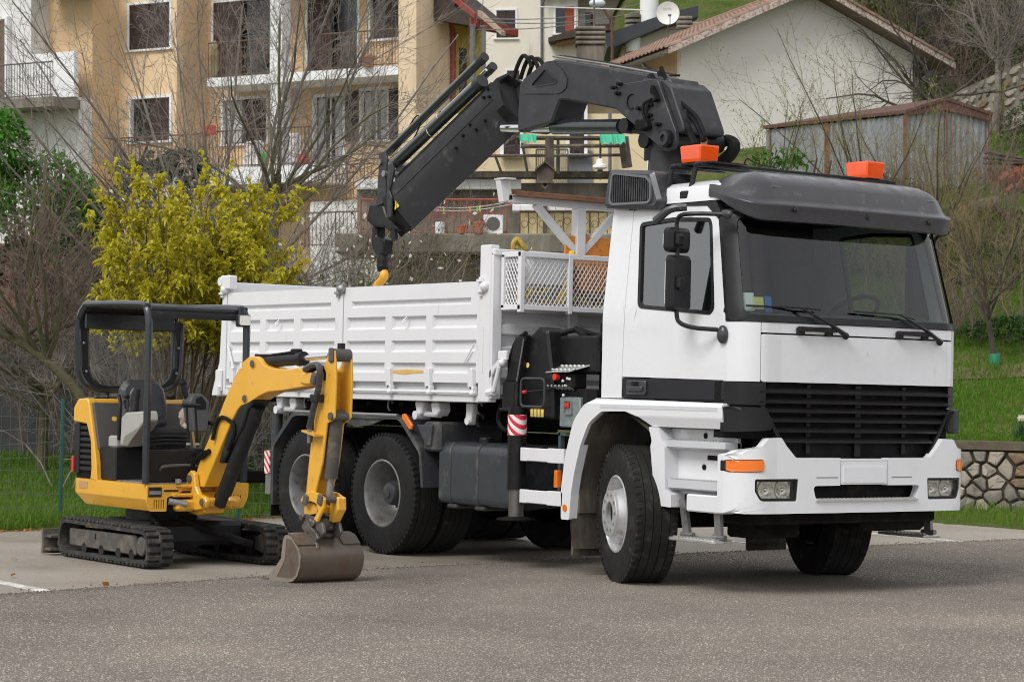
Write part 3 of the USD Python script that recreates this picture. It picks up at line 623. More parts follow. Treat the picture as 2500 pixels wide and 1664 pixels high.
for L, s in ((lampm, -1), (lamp, 1)):
    h = UsdGeom.Xform.Define(stage, numbered(path_of(T), 'headlight')).GetPrim()
    b = MB(); b.shape(L.difference(L.buffer(-0.02)), 'x', 1.40, 1.466); b.shape(L, 'x', 1.354, 1.362); obj('lamp_housing', warp(b, BW, 0.08), m_black, h)
    b = MB()
    for yc, rr in ((0.78, 0.072), (0.94, 0.072)):
        b.lathe([(0.005, 0), (0.03, 0.004), (0.055, 0.018), (rr, 0.05)], 20, 'x', (1.372, s*yc, 0.785), closed=True)
    b.shape(L.buffer(-0.02).difference(unary_union([Point(s*0.78, 0.785).buffer(0.068), Point(s*0.94, 0.785).buffer(0.068)])), 'x', 1.40, 1.412)
    obj('lamp_reflector', warp(b, BW, 0.03), m_lampin, h)
    for yb_ in (0.78, 0.94): b = MB(); b.sphere((1.41, s*yb_, 0.785), 0.018, 2); obj('bulb', warp(b, BW), m_chrome, h)
    b = MB(); b.shape(L.buffer(-0.018), 'x', 1.448, 1.454); lg_ = warp(b, BW, 0.1); obj('lamp_glass', trimesh.Trimesh(lg_.vertices, lg_.faces[lg_.face_normals[:, 0] > 0.3], process=False), m_lens, h, True)
    ind = P2(rpoly([(s*1.01, 0.925), (s*1.1985, 0.915), (s*1.1985, 1.0), (s*1.01, 1.005)], 0.018))
    b = MB(); b.shape(ind, 'x', 1.44, 1.486); obj('indicator', warp(b, BW, 0.03), m_orange, T)
    bz = MB(); bz.shape(ind.buffer(0.005), 'x', 1.44, 1.4775); obj('indicator_rim', warp(bz, BW, 0.03), m_black, T)
# ---- wheel arch skirt, liner, side steps
for s in (-1, 1):
    arch = P2(rpoly([(-0.735, 0.450), (-0.742, 0.69), (-0.70, 0.95), (-0.60, 1.24), (-0.47, 1.37), (-0.33, 1.428), (1.195, 1.412), (1.212, 1.222), (0.366, 1.222), (0.23, 1.29), (0.06, 1.331), (-0.24, 1.325), (-0.40, 1.23), (-0.50, 1.05), (-0.575, 0.82), (-0.61, 0.66), (-0.628, 0.452)],
                     [.02, .2, .3, .25, .1, .03, .01, .01, .05, .1, .1, .12, .2, .3, .2, .2, .02]))
    b = MB(); b.shape(arch, 'y', s*1.12, s*1.20)
    mm = refine(b, 0.07); z = mm.vertices[:, 2]
    out_ = np.abs(mm.vertices[:, 1]) > 1.16
    mm.vertices[:, 1] += np.where(out_ & (z > 1.385), -s*0.022*np.clip((z-1.385)/0.03, 0, 1), 0) + np.where(out_ & (mm.vertices[:, 0] > 0.2) & (z < 1.30), -s*0.03*np.clip((1.30-z)/0.08, 0, 1), 0)
    obj('wheel_arch_skirt', mm, m_white, T)
    b = MB()
    for x in np.arange(-0.25, 1.0, 0.2):
        b.box(x, x+0.196, s*1.196, s*1.2025, 1.352, 1.380)
    obj('reflective_strip', b, m_steprgrey, T)
    arc = [(0.42, 1.10), (0.30, 1.20), (0.06, 1.315), (-0.24, 1.31), (-0.40, 1.215), (-0.505, 1.04), (-0.58, 0.82), (-0.617, 0.66), (-0.632, 0.40), (-0.60, 0.22)]
    b = MB(); b.loft([np.array([(x, s*0.68, z) for x, z in arc]), np.array([(x, s*1.17, z) for x, z in arc])], caps=False, closed=False)
    b.loft([np.array([(x-0.02, s*0.68, z+0.02) for x, z in arc]), np.array([(x-0.02, s*1.17, z+0.02) for x, z in arc])], caps=False, closed=False)
    b.box(-0.655, -0.63, s*0.70, s*1.16, 0.16, 0.46, 0.01)
    b.box(-0.625, -0.606, s*0.75, s*1.12, 0.50, 0.70, 0.008)
    obj('wheel_arch_liner', b, m_liner, T)
    b = MB(); b.box(0.35, 1.0, s*0.55, s*0.75, 0.7, 1.4); b.box(-0.6, 0.4, s*0.5, s*0.55, 0.9, 1.43); obj('inner_wing', b, m_under, T)
    post = P2(rpoly([(0.335, 1.219), (0.44, 1.219), (0.53, 1.07), (0.545, 0.735), (0.615, 0.725), (0.62, 0.618), (0.43, 0.625), (0.36, 1.07), (0.375, 1.115)], [.01, .02, .05, .03, .02, .01, .03, .02, .02]))
    b = MB(); b.shape(post, 'y', s*1.05, s*1.185)
    b.box(0.44, 1.2, s*1.00, s*1.05, 0.62, 1.219, 0.01); b.box(0.78, 1.2, s*1.05, s*1.175, 0.60, 0.73, 0.01)
    obj('step_surround', warp(refine(b, 0.12), lambda v: v), m_white, T)
    for z0, z1, xa in ((1.055, 1.125, 0.50), (0.748, 0.83, 0.55)):
        b = MB(); b.prism([(s*1.0, z1), (s*1.17, z1), (s*1.165, z0+0.02), (s*1.05, z0-0.01), (s*1.0, z0-0.01)], 'x', xa, 1.2, 0.006); obj('cab_step', b, m_steprgrey, T)
        b = MB()
        for k in range(18): b.box(xa+0.03+k*0.034, xa+0.05+k*0.034, s*1.06, s*1.165, z1, z1+0.007)
        obj('step_grip', b, m_alutread, T)
    b = MB()
    for x, z in ((0.85, 1.165), (0.84, 0.93)): b.cyl((x, s*1.045, z), (x, s*1.056, z), 0.022, 12)
    b.box(0.88, 1.15, s*1.045, s*1.056, 0.985, 1.02)
    obj('step_holes', b, m_matte, T)
    b = MB(); b.box(0.64, 0.76, s*1.04, s*1.07, 0.60, 0.72); obj('step_recess', b, m_matte, T)
    st = UsdGeom.Xform.Define(stage, numbered(path_of(T), 'folding_step')).GetPrim()
    b = MB(); b.prism(rrect(0.60, 1.13, s*1.0, s*1.20, 0.03), 'z', 0.375, 0.40, 0.006)
    for k in range(12):
        for q in range(3): b.box(0.63+k*0.04, 0.65+k*0.04, s*(1.03+q*0.055), s*(1.06+q*0.055), 0.40, 0.409)
    obj('tread', b, m_alutread, st)
    for x0, x1 in ((0.66, 0.72), (1.06, 1.08)):
        b = MB(); b.loft([np.array([(x+dx, s*(1.10+dy), z) for dx, dy in ((-.035, -.015), (.035, -.015), (.035, .015), (-.035, .015))]) for x, z in ((x1, 0.41), (x0, 0.68))]); b.cyl((x1-0.07, s*1.1, 0.42), (x1+0.07, s*1.1, 0.42), 0.02, 8)
        obj('hanger', b, m_steel, st)
    b = MB(); b.cyl((-0.682, s*1.198, 0.545), (-0.682, s*1.207, 0.545), 0.028, 16); obj('round_reflector', b, m_orange, T)
# ---- sun visor: a profile swept round the cab front
def sweep_visor():
    sec = []
    N = 81
    for i in range(N):
        t = i/(N-1)*2-1; a = abs(t); s = np.sign(t)
        # plan path: along the side forward, round the corner, across the front
        L1, R_, L2 = 0.20, 0.28, 0.845
        tot = L1 + R_*math.pi/2 + L2; d = (1-a)*tot
        if d < L1: x, y, nx, ny = 0.87+d, 1.125, 0, 1
        elif d < L1+R_*math.pi/2:
            q = (d-L1)/R_; x, y, nx, ny = 0.87+L1+R_*math.sin(q), 1.125-R_+R_*math.cos(q), math.sin(q), math.cos(q)
        else:
            e = d-L1-R_*math.pi/2; x, y, nx, ny = 0.87+L1+R_+0.035*math.sin(math.pi/2*e/L2), 0.845*(1-e/L2), 1, 0
        f = min(1.0, d/(L1+R_*1.2)); f = f*f*(3-2*f)
        zl = 2.955*(1-f) + 2.760*f; zc = 3.005*(1-f)+2.885*f
        prof = [(-0.03, zl+0.015), (0.0-0.01*(1-f), zl), (0.045*f, zl+0.006), (0.052*f, zl*0.7+zc*0.3), (0.056*f, zc-0.03), (0.068*f, zc-0.012), (0.064*f, zc+0.004), (0.030*f-0.003, zc+0.016), (0.008*f-0.006, zc+0.045), (-0.045, 3.035), (-0.10, 3.085), (-0.19, 3.13), (-0.28, 3.152), (-0.37, 3.155), (-0.40, 3.13)]
        ring = []
        for o, z in prof:
            X, Y_ = x+nx*o, y+ny*o
            if o < -0.2 and nx < 0.5:                # on the sides the upper part stays above the roof edge
                X, Y_ = x + nx*o, y + ny*o
            ring.append((X, s*Y_*(1-0.035) if s else 0.0, z))
        sec.append(np.array(ring))
    b = MB(); b.loft(sec, caps=False, closed=False); return b.mesh()
obj('sun_visor', sweep_visor(), m_visor, T, smooth=50)
for y, z in [(-0.717, 2.85), (0.009, 2.839), (0.69, 2.837)]:
    b = MB(); b.sphere((1.44-0.03*(y/1.1)**2, y, z), 0.020, 2, (0.6, 1, 1)); obj('visor_screw', b, m_black, T)
for s in (-0.80, 0.80):
    b = MB(); b.prism(rrect(s-0.06, s+0.06, 2.985, 3.03, 0.015), 'x', 1.24, 1.335, 0.006); obj('marker_lamp', warp(b, lambda v: v-[0.02, 0, 0]), m_lens, T)
    b = MB(); b.prism(rrect(s-0.05, s+0.05, 2.99, 3.025, 0.012), 'x', 1.24, 1.29, 0.004); obj('marker_lamp_reflector', b, m_lampin, T)
for y in (-0.74, 0.05, 0.72):
    b = MB(); b.box(1.20, 1.225, y-0.035, y+0.035, 3.085, 3.105, 0.006); obj('visor_clip', b, m_black, T)
# ---- cab interior
it = UsdGeom.Xform.Define(stage, numbered(path_of(T), 'cab_interior')).GetPrim()
b = MB(); b.prism(rpoly([(0.72, 1.46), (0.80, 1.98), (0.95, 2.09), (1.2, 2.085), (1.32, 2.05), (1.32, 1.46)], .04), 'y', -1.08, 1.08, 0.02)
for k in range(14): b.box(1.18, 1.21, -0.92+k*0.14, -0.86+k*0.14, 2.083, 2.09)
obj('dashboard', b, m_dash, it)
b = MB()
for y in (-0.62, 0.62):
    b.prism(rrect(0.02, 0.5, y-0.25, y+0.25, 0.08), 'z', 1.75, 1.92, 0.03)
    q = MB(); q.prism(rrect(y-0.24, y+0.24, 1.88, 2.56, 0.1), 'x', -0.02, 0.12, 0.03); b.addm(q)
    q = MB(); q.prism(rrect(y-0.13, y+0.13, 2.57, 2.76, 0.06), 'x', -0.02, 0.08, 0.03); b.addm(q)
obj('seats', b, m_seat, it)
b = MB(); a = np.linspace(0, 2*np.pi, 33)
C0 = np.array([0.66, 0.62, 2.14]); ux, uy = np.array([0, 1, 0]), np.array([0.80, 0, 0.6])*-1
b.tube([C0+0.23*(np.cos(t)*ux+np.sin(t)*uy) for t in a], 0.018, 8); b.tube([C0+ux*0.22, C0, C0-ux*0.22], 0.015, 6); b.cyl(C0, (0.9, 0.62, 1.95), 0.04)
obj('steering_wheel', b, m_black, it)
b = MB(); b.box(-0.265, -0.25, -1.05, 1.05, 1.5, 2.9); b.box(-0.25, 1.0, -1.0, 1.0, 2.88, 2.9); obj('lining', b, m_seat, it)
for (y, z, w, h, col, nm) in ((-1.063, 2.165, 0.095, 0.13, (0.75, 0.78, 0.75), 'white'), (-0.981, 2.155, 0.085, 0.09, (0.72, 0.65, 0.22), 'yellow'), (-0.893, 2.15, 0.06, 0.115, (0.02, 0.18, 0.6), 'blue')):
    mm = mat(nm+'_sticker', col, 0.5, var=0.05)
    b = MB(); b.shape(sbox(y-w/2, z-h/2, y+w/2, z+h/2), 'x', 1.385, 1.389); obj(nm+'_sticker', warp(b, FW, 0.1), mm, T)
b = MB(); b.shape(sbox(-1.097, 2.09, -1.026, 2.215), 'x', 1.380, 1.383); obj('green_sticker', warp(b, FW, 0.1), mat('green_sticker', (0.05, 0.25, 0.18), 0.5), T)
# ---- mirrors on the near side
Yp = -1.36
mir = UsdGeom.Xform.Define(stage, numbered(path_of(T), 'mirror_assembly')).GetPrim()
pA = [(0.867, 2.055), (0.858, 2.341), (0.837, 2.653), (0.834, 2.747), (0.881, 2.799), (1.0, 2.808), (1.165, 2.804)]
pF = [(0.835, 2.26), (0.85, 2.073), (0.879, 2.003), (0.952, 1.967), (1.06, 1.954)]
path = [(pA[6][0], -1.17, pA[6][1]), (pA[5][0], -1.31, pA[5][1]), (pA[4][0], Yp, pA[4][1]), (pA[3][0], Yp, pA[3][1]), (pA[2][0], Yp, pA[2][1]), (pA[1][0], Yp, pA[1][1]), (pF[0][0], Yp, pF[0][1]), (pF[1][0], Yp, pF[1][1]), (pF[2][0], Yp+0.01, pF[2][1]), (pF[3][0]+0.02, -1.30, pF[3][1]), (pF[4][0]+0.06, -1.19, pF[4][1])]
b = MB(); b.tube(path, 0.017, 10, spline=4); obj('mirror_arm', b, m_black, mir)
b = MB(); e = path[-1]; b.sphere((e[0]+0.03, -1.165, e[2]-0.035), 0.055, 2, (0.9, 0.7, 1.25)); obj('arm_mount', b, m_visor, mir); b = MB(); e = path[0]; b.sphere((e[0], -1.165, e[2]), 0.035, 2, (1.8, 0.9, 1)); obj('arm_mount', b, m_visor, mir)
def mirror_head(pts, y0, y1, rad, name='mirror_housing'):
    b = MB(); b.prism(rpoly(pts, rad), 'x', -0.06, 0.06, 0.025); return b
for nm, corners, d in (('mirror_housing', [(0.616, 2.712), (0.908, 2.698), (0.937, 2.526), (0.658, 2.529)], 0.10), ('mirror_housing', [(0.653, 2.505), (0.944, 2.499), (0.95, 2.085), (0.672, 2.089)], 0.09)):
    c = np.mean(corners, 0); zt, zb = max(corners[0][1], corners[1][1]), min(corners[2][1], corners[3][1])
    wx = (abs(corners[1][0]-corners[0][0])+abs(corners[2][0]-corners[3][0]))/2
    hw = wx/1.5                                    # heads face backwards; seen at an angle
    q = MB(); q.prism(rrect(-hw/2-0.03, hw/2+0.03, zb-c[1], zt-c[1], 0.045), 'x', -d/2, d/2, 0.03)
    q.xf(tr(c[0]+0.02, -1.33, c[1]) @ rot((0, 0, 1), 10)); obj('mirror_housing', q, m_black, mir)
    q = MB(); q.prism(rrect(-hw/2, hw/2, zb-c[1]+0.03, zt-c[1]-0.03, 0.03), 'x', -d/2-0.004, -d/2+0.004); q.xf(tr(c[0]+0.02, -1.33, c[1]) @ rot((0, 0, 1), 10)); obj('mirror_glass', q, m_mirror, mir)
    q = MB(); q.box(-0.05, 0.05, -0.045, 0.035, -0.045, 0.045, 0.015); q.xf(tr(c[0]+0.07, Yp, c[1])); obj('mirror_clamp', q, m_black, mir)
km = [(0.329, 2.71), (0.39, 2.787), (0.706, 2.8), (0.629, 2.713), (0.456, 2.673)]
c = np.mean(km, 0)
q = MB(); q.prism(rpoly([(p[0], p[1]) for p in km], 0.05, 5), 'y', -1.40, -1.20, 0.018); mm = q.mesh(); mm.vertices[:, 2] -= 0.12*np.clip(-1.25-mm.vertices[:, 1], 0, 1)
b = MB(); b.tube([(c[0]-0.02, -1.28, c[1]+0.04), (c[0]+0.08, -1.22, c[1]+0.13), (c[0]+0.17, -1.13, c[1]+0.15)], [0.035, 0.03, 0.03], 8, spline=4); obj('kerb_mirror_arm', b, m_visor, mir)
mir2 = UsdGeom.Xform.Define(stage, numbered(path_of(T), 'mirror_assembly')).GetPrim()
b = MB(); b.tube([(p[0], -p[1], p[2]) for p in path], 0.017, 10, spline=4); obj('mirror_arm', b, m_black, mir2)
for zc, hh in ((2.62, 0.11), (2.33, 0.2)):
    q = MB(); q.prism(rrect(-0.14, 0.14, -hh, hh, 0.045), 'x', -0.05, 0.05, 0.03); q.xf(tr(0.78, 1.28, zc) @ rot((0, 0, 1), -14)); obj('mirror_housing', q, m_black, mir2)
# ---- air intake box at the cab's rear corner
ai = UsdGeom.Xform.Define(stage, numbered(path_of(T), 'air_intake')).GetPrim()
o0 = [(-0.342, 2.931), (-0.278, 3.233), (-0.093, 3.229), (0.257, 3.174), (0.378, 2.941), (0.316, 2.904)]
prof = rpoly([(o0[0][0], o0[0][1]), (o0[1][0], o0[1][1]), (o0[3][0]+0.01, o0[3][1]+0.015), (o0[4][0], o0[4][1]), (o0[5][0], o0[5][1]-0.02)], [.04, .05, .05, .05, .05])
b = MB(); b.prism(prof, 'y', -1.155, -0.72, 0.03); obj('intake_box', b, m_visor, ai)
gp = [(-0.217, 2.965), (-0.191, 3.182), (0.214, 3.128), (0.259, 3.093), (0.264, 2.955)]
gpo = P2(rpoly(gp, .03))
b = MB(); b.shape(gpo.buffer(0.022).difference(gpo.buffer(0.004)), 'y', -1.172, -1.15); obj('intake_frame', b, mat('worn_grey_plastic', (0.12, 0.13, 0.135), 0.5, var=0.1), ai)
b = MB(); b.shape(gpo.buffer(0.006), 'y', -1.158, -1.15); obj('intake_back', b, m_matte, ai)
x0_, x1_ = gpo.bounds[0], gpo.bounds[2]
for k in range(17):
    x = x0_ + (k+0.7)*(x1_-x0_)/17.5
    s_ = gpo.intersection(sbox(x-0.0045, 2.5, x+0.0045, 3.4))
    if not s_.is_empty:
        b = MB(); b.shape(s_, 'y', -1.166, -1.154); obj('slat', b, m_fender, ai)
# ---- beacon rack and beacons
rk = UsdGeom.Xform.Define(stage, numbered(path_of(T), 'beacon_rack')).GetPrim()
for x in [0.306, 0.587]:
    b = MB(); b.tube([(x-0.03, -1.04, 2.97), (x+0.005, -1.02, 3.06), (x+0.03, -1.00, 3.20), (x+0.06, -0.96, 3.225), (x+0.06, -0.5, 3.225)], 0.022, 6, spline=4)
    b.box(x-0.075, x+0.02, -1.075, -1.02, 2.955, 3.02, 0.01); obj('bracket', b, m_black, rk)
b = MB()
for x in (0.42, 0.66): b.box(x-0.02, x+0.02, -1.0, 1.0, 3.215, 3.24, 0.004)
b.box(0.22, 0.75, -0.95, -0.6, 3.235, 3.245); b.box(0.45, 0.8, 0.6, 0.95, 3.15, 3.215)
obj('rack_bars', b, m_black, rk)
def beacon(x, y, z, w, h):
    be = UsdGeom.Xform.Define(stage, numbered(path_of(T), 'beacon')).GetPrim()
    b = MB(); a, c = w/2, w*0.40
    b.loft([np.array([(x+sx*a*k, y+sy*c*k, z+hh) for sx, sy in ((-.9, -1), (-1, -.9), (-1, .9), (-.9, 1), (.9, 1), (1, .9), (1, -.9), (.9, -1))]) for hh, k in ((0.0, 0.90), (0.02, 0.94), (0.03, 0.94), (h-0.012, 1.0), (h, 0.985), (h+0.004, 0.96))])
    obj('beacon_lens', b, m_beacon, be)
    b = MB(); b.box(x-a*0.8, x+a*0.8, y-c*0.8, y+c*0.8, z-0.025, z, 0.01); obj('beacon_base', b, m_visor, be)
beacon(0.42, -0.80, 3.262, 0.25, 0.125); beacon(0.62, 0.78, 3.235, 0.25, 0.13)
b = MB(); b.tube([(0.6, -0.5, 3.25), (0.66, -0.52, 3.30), (0.70, -0.45, 3.26), (0.75, -0.3, 3.24)], 0.007, 5, spline=5); obj('beacon_cable', b, m_black, T)

# ================================================================ tipping bed, tank, fenders, crane (parts of the truck)
def board(name, x0, x1, cols, zt=2.375, yo=-1.25, s=1, latch=True):
    """side board with pressed recesses: a back sheet and a proud lattice of ribs with sloping sides"""
    bd = UsdGeom.Xform.Define(stage, numbered(path_of(T), name)).GetPrim()
    rows = [(1.725, 1.80), (1.615, 1.715) if False else (1.607, 1.70), (1.80, 1.90) if False else (1.79, 1.895), (2.0, 2.11)]
    rows = [(1.607, 1.70), (1.79, 1.895), (1.995, 2.11)]
    holes = [sbox(a, z0, c, z1) for a, c in cols for z0, z1 in rows] + [sbox(x0+0.13, 2.195, x1-0.13, 2.255)]
    rect = sbox(x0, 1.53, x1, zt)
    b = MB(); b.shape(rect.difference(unary_union(holes)), 'y', s*yo, s*(yo+0.006))
    for h in holes:                                        # sloping flanks of every recess
        a, z0, c, z1 = h.bounds; d = 0.018; t = 0.034
        o = [(a, z0), (c, z0), (c, z1), (a, z1)]; i = [(a+d, z0+d*1.3), (c-d, z0+d*1.3), (c-d, z1-d*0.6), (a+d, z1-d*0.6)]
        O = np.array([(p, s*yo, q) for p, q in o]); I = np.array([(p, s*(yo+t), q) for p, q in i])
        b.loft([O, I], caps=False); b.add(I, [[0, 1, 2], [0, 2, 3]])
    b.box(x0, x1, s*(yo+0.036), s*(yo+0.06), 1.53, zt-0.002)
    b.box(x0, x1, s*yo, s*(yo+0.06), zt, zt+0.012)
    obj('pressed_panel', b, m_bed, bd, 20)
    for x in ((x0+x1)/2-0.02,):
        q = MB(); q.tube([(x, s*(yo-0.004), 2.10), (x-0.015, s*(yo-0.03), 2.07), (x+0.012, s*(yo-0.045), 2.05), (x+0.02, s*(yo-0.02), 2.07)], 0.008, 6, spline=3); obj('tie_hook', q, m_bed, bd)
    return bd
cF = [(-3.99, -3.332), (-3.229, -2.674), (-2.576, -1.90)]; cR = [(-6.20, -5.599), (-5.491, -4.95), (-4.833, -4.20)]
for s in (1, -1):
    board('side_board', -4.045, -1.865, cF, s=s); board('side_board', -6.26, -4.145, cR, s=s)
    for x0, x1, z1, nm in ((-1.855, -1.70, 2.69, 'front_post'), (-4.135, -4.055, 2.385, 'middle_post'), (-6.36, -6.27, 2.52, 'rear_post')):
        b = MB(); b.box(x0, x1, s*-1.262, s*-1.17, 1.37, z1, 0.008)
        if nm == 'front_post': b.box(x0+0.06, x0+0.075, s*-1.268, s*-1.25, 1.62, 2.0)
        obj(nm, b, m_bed, T)
    b = MB(); b.box(-6.30, -1.86, s*-1.25, s*-1.15, 1.365, 1.428, 0.006); b.box(-6.30, -1.86, s*-1.20, s*-1.15, 1.42, 1.535)
    obj('floor_sill', b, m_bed, T)
    b = MB(); b.cyl((-6.2, s*-1.265, 1.448), (-1.87, s*-1.265, 1.448), 0.016, 8); obj('hinge_rod', b, m_bed, T)
    for x in (-3.93, -3.222, -2.593, -1.937, -6.1, -5.45, -4.85, -4.25):
        b = MB(); b.prism(rpoly([(x-0.035, 1.62), (x-0.005, 1.655), (x+0.03, 1.65), (x+0.045, 1.50), (x+0.02, 1.46), (x-0.03, 1.50)], 0.01), 'y', s*-1.29, s*-1.246, 0.006)
        b.prism(rpoly([(x-0.005, 1.50), (x+0.05, 1.50), (x+0.06, 1.42), (x+0.01, 1.42)], 0.012), 'y', s*-1.29, s*-1.24, 0.005); b.sphere((x+0.035, s*-1.285, 1.44), 0.026, 1)
        obj('board_hinge', b, m_bed, T)
    for x, z in ((-1.80, 2.36), (-4.095, 2.395), (-6.32, 2.44)):
        b = MB(); b.cyl((x-0.02, s*-1.27, z-0.10), (x-0.02, s*-1.27, z+0.06), 0.022, 8); b.cyl((x-0.02, s*-1.27, z-0.07), (x-0.02, s*-1.27, z-0.05), 0.04, 10); b.cyl((x-0.02, s*-1.27, z+0.02), (x-0.02, s*-1.27, z+0.04), 0.042, 10); b.sphere((x+0.04, s*-1.275, z-0.02), 0.042, 2); b.box(x-0.08, x+0.05, s*-1.265, s*-1.22, z-0.02, z+0.03, 0.006)
        obj('top_latch', b, m_bed if x != -4.095 else m_steel, T)
b = MB(); b.box(-2.61, -2.13, -1.256, -1.2505, 1.585, 1.597); q = P2(rpoly([(-3.24, 1.61), (-3.0, 1.595), (-2.70, 1.615), (-2.69, 1.632), (-2.95, 1.64), (-3.2, 1.63)], .01))
b = MB(); b.shape(q, 'y', -1.2535, -1.2505); obj('yellow_scrape', b, m_rust, T)
b = MB(); b.box(-6.3, -1.7, -1.19, 1.19, 1.43, 1.50); obj('bed_floor', b, m_bedin, T)
for y in (-0.5, 0.5):
    b = MB(); b.box(-6.2, -1.8, y-0.06, y+0.06, 1.12, 1.42, 0.01); obj('subframe_rail', b, m_under, T)
for x in np.arange(-6.0, -1.8, 0.55):
    b = MB(); b.box(x-0.04, x+0.04, -1.12, 1.12, 1.31, 1.425); obj('cross_bearer', b, m_under, T)
# headboard
b = MB(); b.box(-1.745, -1.725, -1.25, 1.25, 1.40, 2.64); b.box(-1.75, -1.66, -1.25, 1.25, 2.60, 2.655, 0.008)
for z in (1.42, 1.56, 1.74, 1.93, 2.12, 2.31, 2.48):
    for y0, y1 in ((-1.20, -0.46), (-0.33, 0.33), (0.46, 1.2)):
        b.prism([(-1.725, z), (-1.685, z+0.018), (-1.685, z+0.092), (-1.725, z+0.11)], 'y', y0, y1)
for y in (-1.2, -0.395, 0.395, 1.2): b.box(-1.73, -1.675, y-0.05, y+0.05, 1.40, 2.62, 0.006)
obj('headboard', b, m_bedin if False else m_bed, T, 20)
# tailgate with flared lower corners
b = MB(); b.box(-6.40, -6.36, -1.2, 1.2, 1.45, 2.50, 0.006)
for s in (-1, 1): b.prism(rpoly([(-6.36, 2.53), (-6.30, 2.53), (-6.28, 1.50), (-6.27, 1.365), (-6.55, 1.36), (-6.53, 1.42), (-6.40, 1.70), (-6.375, 2.1)], .01), 'y', s*1.215, s*1.255, 0.004)
b.prism([(-6.40, 1.70), (-6.56, 1.36), (-6.50, 1.35), (-6.36, 1.6)], 'y', -1.2, 1.2); obj('tailgate', b, m_bed, T)
b = MB(); b.box(-6.34, -6.16, -1.30, -1.2, 2.42, 2.56, 0.012); b.cyl((-6.34, -1.305, 2.50), (-6.34, -1.19, 2.50), 0.045, 14); obj('tailgate_hinge', b, m_bed, T); b = MB(); b.box(-6.42, -6.30, -1.29, -1.26, 1.40, 1.62, 0.01); b.cyl((-6.33, -1.30, 1.38), (-6.33, -1.30, 1.45), 0.03, 8)
obj('tailgate_hinge', b, m_bed, T)
b = MB(); b.tube([(-6.2, -1.27, 1.86), (-6.06, -1.28, 1.63)], 0.012, 6); obj('safety_strut', b, m_bed, T)
b = MB(); b.tube([(-2.05, -1.27, 1.70), (-1.90, -1.27, 1.86)], 0.007, 6); obj('safety_strut', b, m_bed, T)
# white latch linkage on the headboard's lower corner
b = MB(); b.prism(rpoly([(-1.782, 1.486), (-1.761, 1.552), (-1.696, 1.644), (-1.597, 1.723), (-1.508, 1.736), (-1.518, 1.703), (-1.628, 1.644), (-1.715, 1.539), (-1.747, 1.479)], 0.01), 'y', -1.25, -1.20, 0.008)
k = [(-1.729, 1.45), (-1.639, 1.461), (-1.628, 1.487), (-1.562, 1.67), (-1.535, 1.703)]
b.tube([(k[0][0], -1.24, k[0][1]), (k[1][0], -1.24, k[1][1])], 0.035, 8); b.tube([(k[1][0], -1.25, k[1][1]), (k[3][0], -1.25, k[3][1])], [0.018, 0.026, 0.018], 8); b.sphere((k[4][0], -1.24, k[4][1]), 0.03, 2); b.box(k[4][0]-0.1, k[4][0]+0.02, -1.22, -1.18, k[4][1]+0.02, k[4][1]+0.1, 0.01)
obj('board_latch_linkage', b, m_bed, T)
# hooks and tipping brackets under the bed
for x in (-2.75, -5.2):
    b = MB(); b.prism(rpoly([(x-0.19, 1.36), (x-0.05, 1.36), (x-0.08, 1.25), (x-0.15, 1.24)], .02), 'y', -1.18, -1.05, 0.01); b.cyl((x-0.14, -1.12, 1.25), (x+0.14, -1.12, 1.25), 0.028, 10); b.prism(rpoly([(x+0.06, 1.36), (x+0.19, 1.36), (x+0.2, 1.28), (x+0.15, 1.23), (x+0.09, 1.26)], .03), 'y', -1.18, -1.05, 0.01); b.cyl((x-0.15, -1.2, 1.24), (x-0.15, -1.05, 1.24), 0.04, 10)
    obj('tipping_pivot', b, m_bed, T)
b = MB(); b.prism(rpoly([(-2.20, 1.36), (-2.09, 1.36), (-2.12, 1.20), (-2.16, 1.17), (-2.20, 1.20)], .015), 'y', -1.14, -1.08, 0.008); b.cyl((-2.165, -1.15, 1.205), (-2.165, -1.07, 1.205), 0.034, 12); obj('locking_arm', b, m_bed, T)
for x in (-3.42, -2.02, -4.9):
    b = MB(); a = np.linspace(0.3, 1.5*np.pi, 9); b.tube([(x+0.04*math.cos(t), -1.12, 1.32+0.05*math.sin(t)) for t in a], 0.010, 6); obj('rope_hook', b, m_steel, T)
b = MB(); a = np.linspace(0.2, 1.4*np.pi, 8); b.tube([(-2.03+0.05*math.cos(t), -1.1, 1.21+0.06*math.sin(t)) for t in a], 0.014, 6); obj('rope_hook', b, m_under, T)
